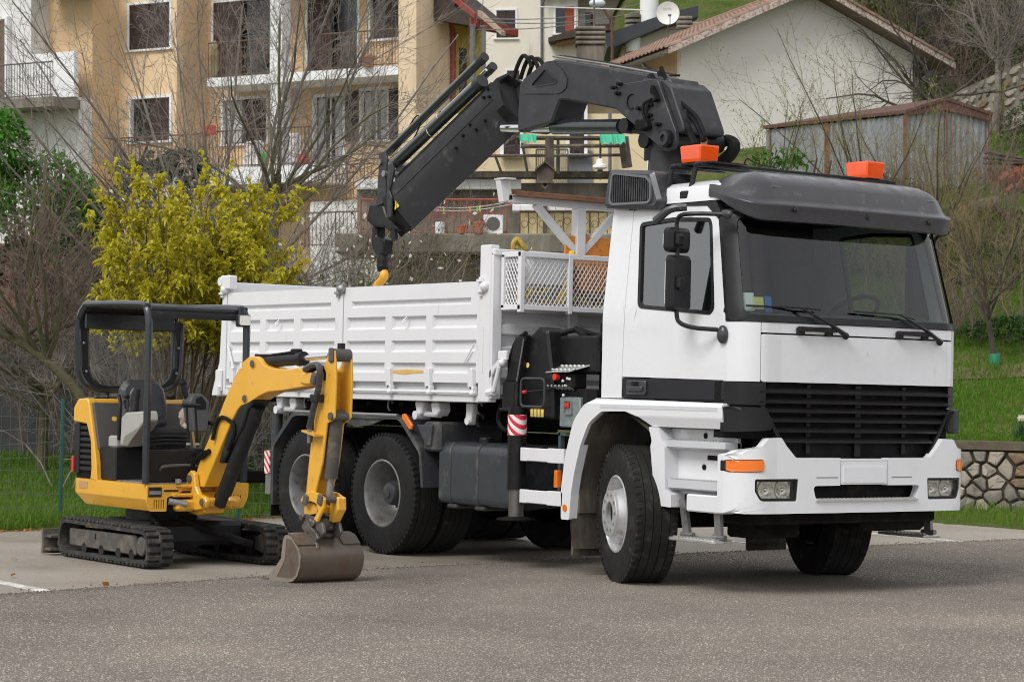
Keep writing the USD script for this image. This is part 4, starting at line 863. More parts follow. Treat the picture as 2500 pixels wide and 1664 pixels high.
# ---- tool cage on the headboard
cg = UsdGeom.Xform.Define(stage, numbered(path_of(T), 'tool_cage')).GetPrim()
cx0, cx1, cy0, cy1, cz0, cz1 = -1.655, -1.40, -1.16, 0.9, 2.165, 2.605
b = MB(); w = 0.022
for z in (cz0, cz1):
    b.box(cx1-w, cx1+w, cy0-w, cy1, z-w, z+w, 0.004); b.box(cx0, cx1-w, cy0-w, cy0+w, z-w, z+w, 0.004)
b.box(cx0, cx1, cy0, cy1, cz0-0.02, cz0-0.012)
for y in (cy0, -0.66, -0.18, 0.3, 0.85): b.box(cx1-w-0.001, cx1+w+0.002, y-w, y+w, cz0-w-0.02, cz1+w, 0.004)
b.box(cx0, cx0+0.04, cy0-w, cy0+w, cz0, cz1)
obj('cage_frame', b, m_bed, cg)
def mesh_panel(u0, u1, v0, v1, du, dv, th):
    """expanded-metal diamonds: two families of zig-zag strands"""
    P0, P1 = [], []
    nu, nv = int(round((u1-u0)/du)), int(round((v1-v0)/dv))
    du, dv = (u1-u0)/nu, (v1-v0)/nv
    for i in range(nu):
        for j in range(nv):
            c = (u0+(i+.5)*du, v0+(j+.5)*dv)
            q = [(c[0]-du/2, c[1]), (c[0], c[1]+dv/2), (c[0]+du/2, c[1]), (c[0], c[1]-dv/2)]
            for k in range(4): P0.append(q[k]); P1.append(q[(k+1) % 4])
    return np.array(P0), np.array(P1)
P0, P1 = mesh_panel(cy0, cy1, cz0+w, cz1-w, 0.044, 0.068, 0)
f3 = lambda P: np.stack([np.full(len(P), cx1), P[:, 0], P[:, 1]], 1)
obj('mesh_panel', segs(f3(P0), f3(P1), np.full(len(P0), .0042), np.full(len(P0), .0042), 4), m_bed, cg, False)
P0, P1 = mesh_panel(cx0+0.03, cx1-w, cz0+w, cz1-w, 0.044, 0.068, 0)
f3 = lambda P: np.stack([P[:, 0], np.full(len(P), cy0), P[:, 1]], 1)
obj('mesh_panel', segs(f3(P0), f3(P1), np.full(len(P0), .0042), np.full(len(P0), .0042), 4), m_bed, cg, False)
# ---- white timber rack above the headboard
rx = -1.58
b = MB()
def bar(p, q, w, d=0.07):
    p, q = np.array(p), np.array(q); t = (q-p)/np.linalg.norm(q-p); n = np.array([-t[1], t[0]])*w/2
    b.prism([tuple(p+n), tuple(q+n), tuple(q-n), tuple(p-n)], 'x', rx-d/2, rx+d/2, 0.004)
bar((-1.20, 3.075), (0.42, 3.06), 0.065); obj('rack_beam', b, m_bed, T); b = MB()
bar((-1.205, 3.05), (-1.245, 3.235), 0.10); obj('rack_upright', b, m_bed, T); b = MB()
bar((-0.435, 2.64), (-0.435, 3.04), 0.09, 0.09); obj('rack_post', b, m_bed, T); b = MB()
bar((-0.90, 3.045), (-0.46, 2.655), 0.06, 0.05); obj('rack_brace', b, m_bed, T); b = MB()
bar((0.0, 3.045), (-0.41, 2.655), 0.06, 0.05); obj('rack_brace', b, m_bed, T)
b = MB(); b.box(-1.62, -1.46, -1.30, -1.19, 3.225, 3.235); obj('rack_cap', b, m_bed, T)
# ---- fuel tank
tk = UsdGeom.Xform.Define(stage, numbered(path_of(T), 'fuel_tank')).GetPrim()
pr = rpoly([(-1.20, 0.49), (-1.20, 1.02), (-0.62, 1.02), (-0.62, 0.49)], [.07, .10, .1, .1], 6)
b = MB(); b.prism(pr, 'x', -2.53, -1.44, 0.035); obj('tank_body', b, m_tank, tk)
for x in (-2.33, -1.92):
    r2 = rpoly([(-1.206, 0.484), (-1.206, 1.026), (-0.615, 1.026), (-0.615, 0.484)], [.07, .10, .1, .1], 6)
    b = MB(); b.prism(r2, 'x', x-0.018, x+0.018, 0.004); b.box(x-0.05, x+0.09, -1.19, -0.6, 0.455, 0.49, 0.01); obj('tank_strap', b, m_fender, tk)
b = MB(); b.lathe([(0.0, 0.045), (0.055, 0.045), (0.065, 0.03), (0.065, 0.0)], 16, 'z', (-2.08, -1.0, 1.02)); b.box(-2.15, -2.0, -1.02, -0.98, 1.05, 1.075, 0.01); obj('tank_cap', b, m_black, tk)
# ---- rear fender: one bent sheet over both wheels on each side
for s in (-1, 1):
    path = [(-5.30, 0.33), (-5.31, 0.90), (-5.27, 0.95), (-4.95, 1.215), (-4.86, 1.235), (-3.10, 1.235), (-3.03, 1.215), (-2.725, 0.955), (-2.70, 0.91), (-2.66, 0.615)]
    inner = [(x+dx, z+dz) for (x, z), (dx, dz) in zip(path, [(0.035, 0), (0.035, -0.02), (0.03, -0.03), (0.02, -0.04), (0, -0.04), (0, -0.04), (-0.02, -0.04), (-0.03, -0.03), (-0.035, -0.02), (-0.035, 0)])]
    b = MB(); b.shape(P2(path+inner[::-1]), 'y', s*0.60, s*1.255)
    obj('rear_fender', b, m_fender, T)
    b = MB(); b.cyl((-3.1, s*1.25, 1.232), (-4.88, s*1.25, 1.232), 0.016, 6); obj('fender_edge', b, m_steel, T)
    b = MB(); b.prism([(-4.0, 1.20), (-4.0, 1.15), (-3.85, 1.12), (-3.6, 1.13), (-3.3, 1.20)], 'y', s*1.22, s*1.235); obj('fender_bracket', b, m_fender, T)
    b = MB(); b.box(-2.73, -2.47, s*0.7, s*1.0, 0.625, 0.95, 0.02); b.box(-2.72, -2.46, s*0.55, s*1.225, 0.93, 1.19, 0.02); b.prism([(-2.80, 1.16), (-2.55, 1.16), (-2.58, 0.98), (-2.65, 0.98)], 'y', s*1.19, s*1.245, 0.006); obj('side_bracket', b, m_fender, T)
    b = MB(); b.prism(rpoly([(-2.99, 1.245), (-2.95, 1.25), (-2.83, 1.15), (-2.84, 1.115), (-2.875, 1.115), (-2.995, 1.21)], .01), 'y', s*1.25, s*1.275, 0.005); obj('side_marker', b, m_orange, T)
    b = MB(); b.box(-5.33, -5.315, s*0.62, s*1.24, 0.22, 0.60); obj('mud_flap', b, m_under, T)
b = MB(); b.cyl((-5.45, -1.12, 0.55), (-5.45, -1.12, 1.22), 0.055, 12); obj('rear_jack_post', b, m_tank, T)
b = MB(); b.box(-5.50, -5.40, -1.21, -1.18, 0.42, 0.85, 0.005); obj('rear_marker_post', b, m_steel, T)
b = MB(); b.box(-6.2, -5.5, -0.75, 0.75, 0.55, 0.70, 0.01); b.box(-6.2, -6.05, -1.15, 1.15, 0.50, 0.62, 0.01); obj('underrun_bar', b, m_under, T)
# striped warning plates
m_stripes = usdkit.material(stage, '/World/Looks/red_white_stripes', {'g': ('geometry', {}), 'sx': ('separate_xyz', {}), 'a': ('math', {'math_type': 'add'}), 'mu': ('math', {'math_type': 'multiply', 'value2': 13.0}), 'fr': ('math', {'math_type': 'fraction'}),
    'r': ('rgb_ramp', {'ramp': [(0.0, (0.78, 0.76, 0.72)), (0.5, (0.62, 0.02, 0.06))], 'interpolate': False}), 'p': ('principled_bsdf', {'roughness': 0.35})},
    [('g.position', 'sx.vector'), ('sx.x', 'a.value1'), ('sx.z', 'a.value2'), ('a.value', 'mu.value1'), ('mu.value', 'fr.value1'), ('fr.value', 'r.fac'), ('r.color', 'p.base_color')], surface='p.BSDF')
b = MB(); b.box(-5.50, -5.40, -1.224, -1.212, 0.62, 0.84); obj('striped_plate', b, m_stripes, T)
# ---- stabiliser leg and crane base
b = MB(); b.cyl((-1.425, -1.15, 0.66), (-1.425, -1.15, 1.34), 0.078, 20); obj('stabiliser_tube', b, m_crane2, T)
b = MB(); b.cyl((-1.42, -1.15, 0.43), (-1.42, -1.15, 0.68), 0.062, 18); obj('stabiliser_ram', b, mat('dull_steel', (0.16, 0.15, 0.14), 0.45, 0.7, var=0.3, vscale=12), T)
b = MB(); b.lathe([(0.0, 0.0), (0.16, 0.0), (0.16, 0.012), (0.07, 0.03), (0, 0.03)], 20, 'z', (-1.42, -1.15, 0.405)); obj('stabiliser_foot', b, m_under, T)
b = MB(); q = trimesh.creation.cylinder(0.0805, 0.17, sections=24); b.add(q.vertices+[-1.425, -1.15, 1.19], q.faces); obj('striped_sleeve', b, m_stripes, T)
b = MB(); b.box(-1.59, -1.38, -1.20, -1.02, 1.30, 1.55, 0.012); b.box(-1.565, -1.41, -1.205, -1.2, 1.31, 1.53); b.cyl((-1.60, -1.2, 1.315), (-1.38, -1.2, 1.315), 0.016, 6)
b.prism([(-1.57, 1.55), (-1.385, 1.55), (-1.30, 1.92), (-1.44, 1.92)], 'y', -1.18, -1.0, 0.008); obj('stabiliser_housing', b, m_crane2, T)
b = MB(); b.prism(rpoly([(-1.40, 1.30), (-0.98, 1.24), (-1.0, 1.60), (-1.08, 1.97), (-1.20, 2.0), (-1.32, 1.93), (-1.40, 1.55)], .03), 'y', -1.12, -0.9, 0.02); obj('crane_side_plate', b, m_crane2, T)
b = MB(); b.cyl((-1.39, -1.19, 1.55), (-1.305, -1.19, 1.90), 0.006, 5); obj('plate_edge', b, m_steel, T)
b = MB(); b.box(-1.25, -0.55, -1.0, 1.0, 1.62, 1.93, 0.02); b.box(-1.2, -0.6, -0.5, 0.5, 0.95, 1.65, 0.03); b.box(-1.28, -0.6, -0.45, 0.45, 1.9, 2.1, 0.05); obj('crane_base', b, m_crane2, T)
b = MB(); b.lathe([(0.28, 2.05), (0.28, 2.15), (0.22, 2.2), (0.19, 2.5), (0.175, 3.30), (0.16, 3.62)], 28, 'z', (-0.93, 0, 0)); obj('crane_column', b, m_crane, T)
# hoses
def hose(pts, r=0.022, m_=None, nm='hose'):
    b = MB(); b.tube(pts, r, 7, spline=5); obj(nm, b, m_ or m_matte, T)
hose([(-1.37, -1.12, 1.95), (-1.50, -1.12, 1.88), (-1.585, -1.12, 1.72), (-1.575, -1.12, 1.58)], 0.022); hose([(-1.35, -1.1, 1.92), (-1.46, -1.1, 1.85), (-1.55, -1.1, 1.70), (-1.54, -1.1, 1.56)], 0.020)
hose([(-1.56, -1.1, 1.52), (-1.70, -1.12, 1.35), (-1.74, -1.12, 1.22), (-1.66, -1.1, 1.14), (-1.52, -1.05, 1.18)], 0.02)
hose([(-1.10, -0.98, 1.95), (-0.95, -0.9, 1.98), (-0.80, -0.85, 1.94), (-0.6, -0.8, 1.92), (-0.38, -0.8, 2.05)], 0.022)
hose([(-0.92, -0.95, 1.99), (-0.80, -0.95, 1.93), (-0.70, -0.95, 1.82)], 0.026)
hose([(-0.5, -1.0, 1.95), (-0.52, -1.02, 1.88), (-0.5, -1.0, 1.8)], 0.02)
# controls
ct = UsdGeom.Xform.Define(stage, numbered(path_of(T), 'crane_controls')).GetPrim()
b = MB(); b.prism([(-1.0, 1.645), (-1.13, 1.625), (-1.14, 1.635), (-0.98, 1.70)], 'x', -1.09, -0.74) if False else b.loft([np.array([(-1.075, -1.13, 1.632), (-0.76, -1.13, 1.640), (-0.76, -1.13, 1.632), (-1.075, -1.13, 1.624)]), np.array([(-1.045, -0.98, 1.70), (-0.64, -0.98, 1.70), (-0.64, -0.98, 1.692), (-1.045, -0.98, 1.692)])])
for i in range(6):
    for j in range(2):
        u = (i+0.5)/6; v = (j+0.5)/2
        b.sphere((-1.07+0.34*u+v*0.06, -1.13+0.15*v, 1.638+0.062*v), 0.022, 1, (1, 0.9, 0.5))
obj('tread_cover', b, m_alutread, ct)
b = MB(); b.box(-1.05, -0.75, -1.08, -0.95, 1.50, 1.62, 0.01); b.box(-1.0, -0.5, -1.05, -0.9, 1.36, 1.50, 0.01); b.box(-1.33, -0.97, -1.06, -0.98, 1.24, 1.36, 0.01); obj('valve_block', b, m_matte, ct)
b = MB(); b.cyl((-0.955, -1.09, 1.592), (-0.955, -1.13, 1.592), 0.028, 10); obj('red_knob', b, m_red, ct)
b = MB(); b.cyl((-1.285, -1.20, 1.462), (-1.24, -1.20, 1.466), 0.014, 8); obj('red_grip', b, m_red, ct)
b = MB(); b.cyl((-1.24, -1.20, 1.466), (-1.0, -1.12, 1.49), 0.007, 6); obj('lever', b, m_black, ct)
for k in range(6):
    b = MB(); b.cyl((-1.03+k*0.05, -1.06, 1.49), (-1.03+k*0.05, -1.13, 1.515), 0.007, 6); b.sphere((-1.03+k*0.05, -1.135, 1.517), 0.013, 1); obj('lever', b, m_steel, ct)
for x, z in ((-0.89, 1.56), (-0.86, 1.52), (-0.88, 1.445), (-0.80, 1.575), (-0.83, 1.58)):
    b = MB(); b.sphere((x, -1.09, z), 0.013, 1); obj('white_knob', b, m_bed, ct)
b = MB(); loop = rrect(-1.315, -0.99, 1.345, 1.575, 0.05); b.tube([(p[0], -1.20, p[1]) for p in np.vstack([loop, loop[:1]])], 0.011, 7, caps=False); obj('guard_loop', b, m_visor, ct)
m_galv = mat('galvanised_box', (0.25, 0.30, 0.30), 0.4, 0.5, var=0.25, vscale=14)
b = MB(); b.box(-0.945, -0.67, -1.08, -0.9, 1.185, 1.43, 0.01); obj('galvanised_box', b, m_galv, ct)
b = MB(); b.shape(P2(rrect(-0.872, -0.765, 1.285, 1.405, .012)).difference(P2(rrect(-0.860, -0.777, 1.297, 1.393, .008))), 'y', -1.095, -1.08); obj('window_rim', b, m_steel, ct)
b = MB(); b.box(-0.855, -0.83, -1.1, -1.085, 1.345, 1.385, 0.004); obj('red_switch', b, m_red, ct); b = MB(); b.box(-0.825, -0.80, -1.1, -1.085, 1.345, 1.385, 0.004); obj('red_switch', b, m_red, ct)
for k in range(4):
    b = MB(); b.box(-1.275+k*0.048, -1.243+k*0.048, -1.128, -1.12, 1.262, 1.325); obj('yellow_label', b, m_yellow_l, ct)
b = MB(); b.cyl((-1.335, -1.124, 1.685), (-1.335, -1.121, 1.685), 0.022, 12); obj('yellow_sticker', b, m_yellow_l, ct)
# battery frame and white bumper bars behind the wheel arch
b = MB(); b.box(-1.06, -1.03, -1.0, -0.95, 0.55, 1.14, 0.004); b.box(-1.06, -0.7, -1.0, -0.95, 1.11, 1.14, 0.004); b.box(-1.0, -0.6, -0.95, -0.55, 0.6, 1.05, 0.02)
obj('battery_frame', b, m_galv if False else mat('dark_teal_steel', (0.06, 0.085, 0.09), 0.5), T)
for z in (0.953, 0.61):
    b = MB(); b.prism([(-1.30, z-0.053), (-0.78, z-0.053), (-0.72, z-0.06), (-0.72, z+0.06), (-0.78, z+0.055), (-1.30, z+0.053)], 'y', -1.20, -1.165, 0.006); b.box(-1.305, -1.22, -1.203, -1.16, z-0.055, z+0.055, 0.004); b.box(-0.93, -0.75, -1.204, -1.16, z-0.058, z+0.060, 0.004)
    obj('side_guard_bar', b, m_bed, T)
b = MB(); b.box(-0.845, -0.80, -1.2, -1.15, 0.70, 0.84, 0.006); obj('side_marker', b, m_orange, T)
# ---- crane boom
cr = UsdGeom.Xform.Define(stage, numbered(path_of(T), 'crane_boom')).GetPrim()
pl = [(-1.247, 4.087), (-0.808, 4.088), (-0.764, 4.068), (-0.52, 3.629), (-0.511, 3.536), (-0.557, 3.477), (-0.629, 3.463), (-0.704, 3.503), (-1.058, 3.72), (-1.31, 3.873), (-1.335, 3.967), (-1.322, 4.047)]
b = MB(); b.prism(rpoly(pl, [.02, .05, .03, .03, .05, .05, .05, .05, .02, .03, .05, .05]), 'y', -0.265, -0.225, 0.006); obj('pivot_plate', b, m_crane, cr)
far = [(-1.203, 4.155), (-0.877, 4.095), (-0.815, 4.045), (-0.566, 3.596), (-0.581, 3.502), (-0.666, 3.509), (-1.088, 3.684), (-1.196, 3.936)]
b = MB(); b.prism(rpoly(far, .04), 'y', 0.225, 0.265, 0.006); obj('pivot_plate', b, m_crane, cr)
bx = [(-1.069, 4.13), (-0.74, 4.074), (-0.641, 4.005), (-0.438, 3.612), (-0.618, 3.619), (-0.868, 3.837)]
b = MB(); b.prism(rpoly(bx, .05), 'y', -0.224, 0.224, 0.01); obj('pivot_box', b, m_crane, cr)
pin = (-0.615, 3.573)
b = MB(); b.cyl((pin[0], -0.31, pin[1]), (pin[0], 0.30, pin[1]), 0.075, 20); obj('main_pin', b, m_crane2, cr)
b = MB(); b.lathe([(0.0, 0.02), (0.03, 0.02), (0.032, 0.0), (0.06, 0.0), (0.065, 0.03)], 20, 'y', (pin[0], -0.325, pin[1])); obj('pin_cap', b, m_crane, cr)
b = MB(); b.cyl((pin[0], 0.02, pin[1]), (pin[0], 0.09, pin[1]), 0.085, 20); obj('copper_bush', b, mat('copper_bush', (0.5, 0.25, 0.12), 0.4, 0.6), cr)
ear = [(-0.802, 4.022), (-0.729, 4.036), (-0.676, 3.945), (-0.757, 3.927)]
b = MB(); e = P2(rpoly(ear, .01)); cc = e.centroid; b.shape(e.difference(cc.buffer(0.022)), 'y', 0.22, 0.26); obj('lifting_eye', b, m_crane2, cr)
for c in [(-1.105, 3.925), (-0.833, 3.81)]:
    b = MB(); b.shape(Point(c).buffer(0.065).difference(Point(c[0]+0.012, c[1]).buffer(0.06)), 'y', -0.275, -0.262); obj('plate_ring', b, m_crane2, cr)
for c in [(-1.339, 4.062), (-1.263, 4.087), (-1.286, 4.009), (-0.989, 3.855), (-0.737, 3.7), (-0.853, 3.874), (-0.857, 3.788), (-0.68, 3.625)]:
    b = MB(); b.cyl((c[0], -0.262, c[1]), (c[0], -0.30, c[1]), 0.018, 6); b.cyl((c[0]+0.03, -0.262, c[1]), (c[0]+0.03, -0.285, c[1]), 0.012, 6); obj('bolt', b, m_matte, cr)
hp = [(-0.809, 3.912), (-0.889, 3.895), (-0.919, 3.863), (-0.911, 3.799), (-0.884, 3.749), (-0.934, 3.746)]
b = MB(); b.tube([(x, -0.29, z) for x, z in hp], 0.014, 6, spline=4); obj('hydraulic_pipe', b, m_matte, cr)
vb = [(-0.984, 3.758), (-0.847, 3.746), (-0.808, 3.68), (-0.906, 3.657), (-0.982, 3.679)]
b = MB(); b.prism(rpoly(vb, .02), 'y', -0.33, -0.26, 0.01); obj('valve_body', b, m_matte, cr)
dv = [(-0.8, 4.032), (-0.768, 3.99), (-0.717, 3.907), (-0.777, 3.889), (-0.742, 3.933), (-0.81, 3.963)]
b = MB(); b.prism(dv, 'y', -0.31, -0.265); obj('valve_bracket', b, m_matte, cr)
fb = [(-2.866, 4.256), (-2.783, 4.298), (-2.431, 4.411), (-2.338, 4.425), (-0.739, 4.096), (-0.611, 3.901), (-0.831, 3.79), (-1.402, 3.892), (-2.117, 4.038), (-2.255, 4.051), (-2.365, 3.865), (-2.887, 3.816), (-2.882, 4.022)]
b = MB(); b.prism(rpoly(fb, [.02, .02, .03, .03, .02, .02, .02, .02, .02, .02, .03, .03, .02]), 'y', -0.165, 0.165, 0.015); obj('inner_boom', b, m_crane, cr)
tri = [(-2.685, 4.21), (-2.464, 4.343), (-2.262, 4.211)]
b = MB(); q = P2(rpoly(tri, .02)); b.shape(q.buffer(0.012).difference(q), 'y', -0.180, -0.16); obj('plate_rib', b, m_crane, cr)
b = MB(); b.shape(q.buffer(-0.001), 'y', -0.1685, -0.16); obj('plate_recess', b, m_crane2, cr)
cl = [(-2.794, 4.285), (-2.454, 4.413), (-2.36, 4.41), (-2.195, 4.302), (-2.135, 4.22), (-2.144, 4.152), (-2.211, 4.116), (-2.28, 4.109), (-2.778, 4.155)]
b = MB(); o = P2(rpoly(cl, [.01, .02, .02, .05, .05, .05, .03, .02, .01])); b.shape(o.difference(q.buffer(0.011)), 'y', -0.1745, -0.164); obj('reinforcing_plate', b, m_crane, cr)
tp = [(-2.418, 4.443), (-1.666, 4.295), (-0.801, 4.108)]
for k, dy in enumerate((-0.12, -0.08, -0.04, 0.0)):
    b = MB(); b.tube([(x, dy, z+0.02+0.004*k) for x, z in tp], 0.011, 6); obj('boom_pipe', b, m_crane2 if k else m_steel, cr)
cy = [(-2.472, 3.838), (-1.502, 3.766), (-3.259, 3.895)]
b = MB(); b.cyl((cy[0][0], -0.05, cy[0][1]), (cy[1][0], -0.05, cy[1][1]), 0.066, 20); obj('knuckle_cylinder', b, m_cyl, cr)
b = MB(); b.cyl((cy[2][0], -0.05, cy[2][1]), (cy[0][0], -0.05, cy[0][1]), 0.044, 16); obj('knuckle_rod', b, m_chrome, cr)
b = MB(); e = (-1.23, 3.734); b.lathe([(0.03, -0.05), (0.065, -0.05), (0.065, 0.05), (0.03, 0.05)], 18, 'y', (e[0], -0.2, e[1])); b.cyl((e[0], -0.2, e[1]), (e[0], 0.2, e[1]), 0.03); b.box(e[0]-0.02, e[0]+0.2, -0.2, 0.1, e[1]-0.06, e[1]+0.05, 0.02); obj('cylinder_eye', b, m_crane2, cr)
lc = [(-1.019, 3.601), (-1.002, 3.329), (-1.049, 3.531)]
b = MB(); b.cyl((lc[0][0], -0.12, lc[0][1]-0.16), (lc[1][0], -0.12, lc[1][1]-0.4), 0.034, 16); obj('lift_rod', b, m_chrome, cr)
b = MB(); b.cyl((lc[0][0]+0.01, -0.12, lc[0][1]), (lc[0][0]+0.01, -0.12, lc[0][1]-0.17), 0.06, 16); b.lathe([(0.03, -0.06), (0.07, -0.06), (0.07, 0.06), (0.03, 0.06)], 18, 'y', (lc[0][0], -0.14, lc[0][1])); obj('lift_rod_eye', b, m_crane2, cr)
b = MB(); b.cyl((lc[1][0]+0.07, 0.0, 2.4), (lc[0][0]+0.10, 0.0, 3.42), 0.05, 14); obj('lift_cylinder', b, m_crane2, cr)
hs = [(-0.964, 4.14), (-0.912, 4.063), (-0.847, 3.946), (-0.696, 3.822), (-0.5, 3.695), (-0.413, 3.579), (-0.376, 3.514)]
for k, (dy, r) in enumerate(((-0.18, 0.030), (-0.12, 0.026), (-0.15, 0.018))):
    b = MB(); b.tube([(x+0.05*k, dy, z+0.03*k) for x, z in hs], r, 8, spline=4); obj('hydraulic_hose', b, m_matte, cr)
h2 = [(-0.681, 3.593), (-0.568, 3.604), (-0.489, 3.559), (-0.529, 3.491), (-0.646, 3.428), (-0.706, 3.4)]
b = MB(); b.tube([(x, 0.35, z) for x, z in h2], [0.05, 0.052, 0.055, 0.055, 0.055, 0.05], 9, spline=4); obj('hose_sleeve', b, m_matte, cr)
h3 = [(-3.099, 4.343), (-3.041, 4.453), (-2.959, 4.531), (-2.872, 4.486), (-2.821, 4.409)]
for k in range(3):
    b = MB(); b.tube([(x+0.035*k, -0.06+0.05*k, z-0.012*k) for x, z in h3], 0.020, 7, spline=4); obj('hydraulic_hose', b, m_matte, cr)
# outer boom: hexagonal box section hanging back over the bed
h0, h1 = [(-3.269, 4.335), (-3.288, 4.014)]
t0, t1 = [(-5.008, 3.472), (-4.956, 3.231)]
s0, s1 = [(-3.291, 4.167), (-4.979, 3.35)]
h0, h1, t0, t1 = map(np.array, (h0, h1, t0, t1))
ax = ((h0+h1)/2-(t0+t1)/2); ax /= np.linalg.norm(ax); up = np.array([-ax[1], ax[0]]); up = up if up[1] > 0 else -up
vh = abs((h0-h1)@up); vt = abs((t0-t1)@up); v = (vh+vt)/2
mh, mt = (h0+h1)/2, (t0+t1)/2; mh = mt + ax*((mh-mt)@ax)
def hexring(c, k=1.0, e=0.0):
    sec = [(-0.14*k, -v/2*k), (-0.14*k, v/2*k), (0.0, v/2*k+0.075), (0.14*k, v/2*k), (0.14*k, -v/2*k), (0.0, -v/2*k-0.225)]
    o = []
    for yy, q in sec: p = c + up*q; o.append((p[0], yy, p[1]))
    return np.array(o)
b = MB(); b.loft([hexring(mt), hexring(mh)]); obj('outer_boom', b, m_crane, cr)
b = MB(); b.loft([hexring(mh-ax*0.02, 1.06), hexring(mh+ax*0.10, 1.08), hexring(mh+ax*0.105, 0.9), hexring(mh+ax*0.04, 0.7)]); obj('boom_head_frame', b, m_crane2, cr)
b = MB(); p, q = np.array(s1), np.array(s0); b.tube([(p[0], -0.141, p[1]), (q[0], -0.141, q[1])], 0.008, 5); obj('weld_seam', b, m_steel if False else m_crane, cr)
b = MB(); rr_ = lambda c: np.array([(c[0]+up[0]*q, yy, c[1]+up[1]*q) for yy, q in ((-0.06, v/2+0.02), (-0.06, v/2+0.10), (0.06, v/2+0.10), (0.06, v/2+0.02))]); b.loft([rr_(mt+ax*0.05), rr_(mh-ax*0.1)]); obj('boom_top_rail', b, m_crane2, cr)
b = MB(); c = mt-ax*0.05; b.loft([hexring(mt-ax*0.22, 0.80), hexring(mt+ax*0.02, 0.86)]); obj('boom_extension', b, m_crane2, cr)
for c in [(-3.385, 4.256), (-3.446, 4.185), (-3.357, 4.184), (-3.419, 3.967), (-3.562, 3.895), (-3.774, 3.856), (-3.667, 3.951), (-3.887, 3.746)]:
    b = MB(); b.cyl((c[0], -0.13, c[1]), (c[0], -0.165, c[1]), 0.015, 6); obj('bolt', b, m_matte, cr)
wt = [(-4.929, 3.308), (-4.862, 3.252), (-4.941, 3.219)]
b = MB(); b.prism(wt, 'y', -0.1445, -0.141); obj('warning_triangle', b, m_yellow_l if False else mat('warning_yellow', (0.75, 0.5, 0.02), 0.4), cr)
b = MB(); c = np.mean(wt, 0); b.tube([(c[0]+0.005, -0.1455, c[1]+0.035), (c[0]-0.008, -0.1455, c[1]+0.002), (c[0]+0.008, -0.1455, c[1]+0.0), (c[0]-0.004, -0.1455, c[1]-0.03)], 0.003, 4); obj('warning_bolt', b, m_black, cr)
tg = [(-3.257, 3.924), (-3.183, 3.94), (-3.224, 3.867)]
b = MB(); b.prism(tg, 'y', -0.16, -0.14); obj('tag_plate', b, m_crane, cr)
for nm, yy, r, (a0, a1), cap in (('extension_cylinder', 0.02, 0.042, [(-3.702, 4.601), (-5.348, 3.822)], 1), ('extension_cylinder', -0.075, 0.058, [(-3.596, 4.355), (-5.04, 3.692)], 1), ('extension_cylinder', 0.10, 0.040, [(-3.671, 4.517), (-4.041, 4.326)], 1)):
    b = MB(); b.cyl((a0[0], yy, a0[1]), (a1[0], yy, a1[1]), r, 18); obj(nm, b, m_cyl, cr)
    d = np.array(a0)-np.array(a1); d /= np.linalg.norm(d)
    b = MB(); b.cyl((a0[0]-d[0]*0.08, yy, a0[1]-d[1]*0.08), (a0[0]+d[0]*0.02, yy, a0[1]+d[1]*0.02), r*1.12, 18); obj('cylinder_cap', b, m_crane, cr)
for z, pts in (('rod', [(-3.602, 4.472), (-4.325, 4.137)]), ('rod', [(-4.431, 4.077), (-5.156, 3.702)])):
    b = MB(); (x0_, z0_), (x1_, z1_) = pts; b.cyl((x0_, -0.02, z0_), (x1_, -0.02, z1_), 0.014, 10); obj('extension_rod', b, m_chrome, cr)
for p in [(-4.251, 4.078), (-4.415, 3.948)]:
    b = MB(); b.lathe([(0.060, -0.006), (0.063, 0), (0.060, 0.006)], 18, 'z', closed=True); m3 = b.mesh(); m3.apply_transform(tr(p[0], -0.075, p[1]) @ trimesh.geometry.align_vectors([0, 0, 1], [ax[0], 0, ax[1]])); obj('cylinder_clamp', m3, m_chrome, cr)
lp = [(-5.195, 3.886), (-4.986, 4.01), (-4.836, 4.129), (-4.766, 4.138), (-4.723, 4.096), (-4.801, 3.972), (-4.896, 3.886)]
b = MB(); b.tube([(x, 0.0, z) for x, z in lp], 0.008, 5, spline=4); obj('control_cable', b, m_matte, cr)
# boom tip, link plates and hook
for yy, pp in ((-0.10, [(-5.307, 3.801), (-5.201, 3.818), (-5.152, 3.737), (-5.166, 3.562), (-5.158, 3.358), (-5.229, 3.292), (-5.335, 3.28), (-5.33, 3.368), (-5.31, 3.597)]), (-0.145, [(-5.068, 3.671), (-4.983, 3.687), (-4.957, 3.606), (-5.0, 3.469), (-5.033, 3.418), (-4.982, 3.345), (-4.987, 3.153), (-5.063, 3.148), (-5.08, 3.368)])):
    b = MB(); b.prism(rpoly(pp, .015), 'y', yy-0.012, yy+0.012, 0.004); b.prism(rpoly(pp, .015), 'y', -yy-0.012, -yy+0.012, 0.004); obj('link_plate', b, m_crane, cr)
for c in [(-5.264, 3.712), (-5.18, 3.592), (-5.067, 3.677)]:
    b = MB(); b.cyl((c[0], -0.135, c[1]), (c[0], 0.12, c[1]), 0.032, 12); obj('link_pin', b, m_steel, cr)
hk = [(-5.546, 3.145), (-5.486, 3.312), (-5.238, 3.299), (-5.151, 3.17), (-4.952, 3.029), (-5.096, 3.009), (-5.212, 3.067), (-5.41, 3.076)]
b = MB(); b.prism(rpoly(hk, .02), 'y', -0.10, 0.10, 0.02); obj('boom_tip', b, m_crane2, cr)
pt = [(-5.071, 3.047), (-4.997, 3.026), (-4.986, 2.938), (-5.041, 2.914), (-5.092, 2.978)]
b = MB(); b.prism(rpoly(pt, .01), 'y', -0.10, -0.07); obj('shackle_plate', b, m_crane2, cr)
hk = [(-5.493, 3.089), (-5.41, 3.094), (-5.406, 2.987), (-5.256, 2.945), (-5.275, 2.804), (-5.415, 2.8), (-5.493, 2.874)]
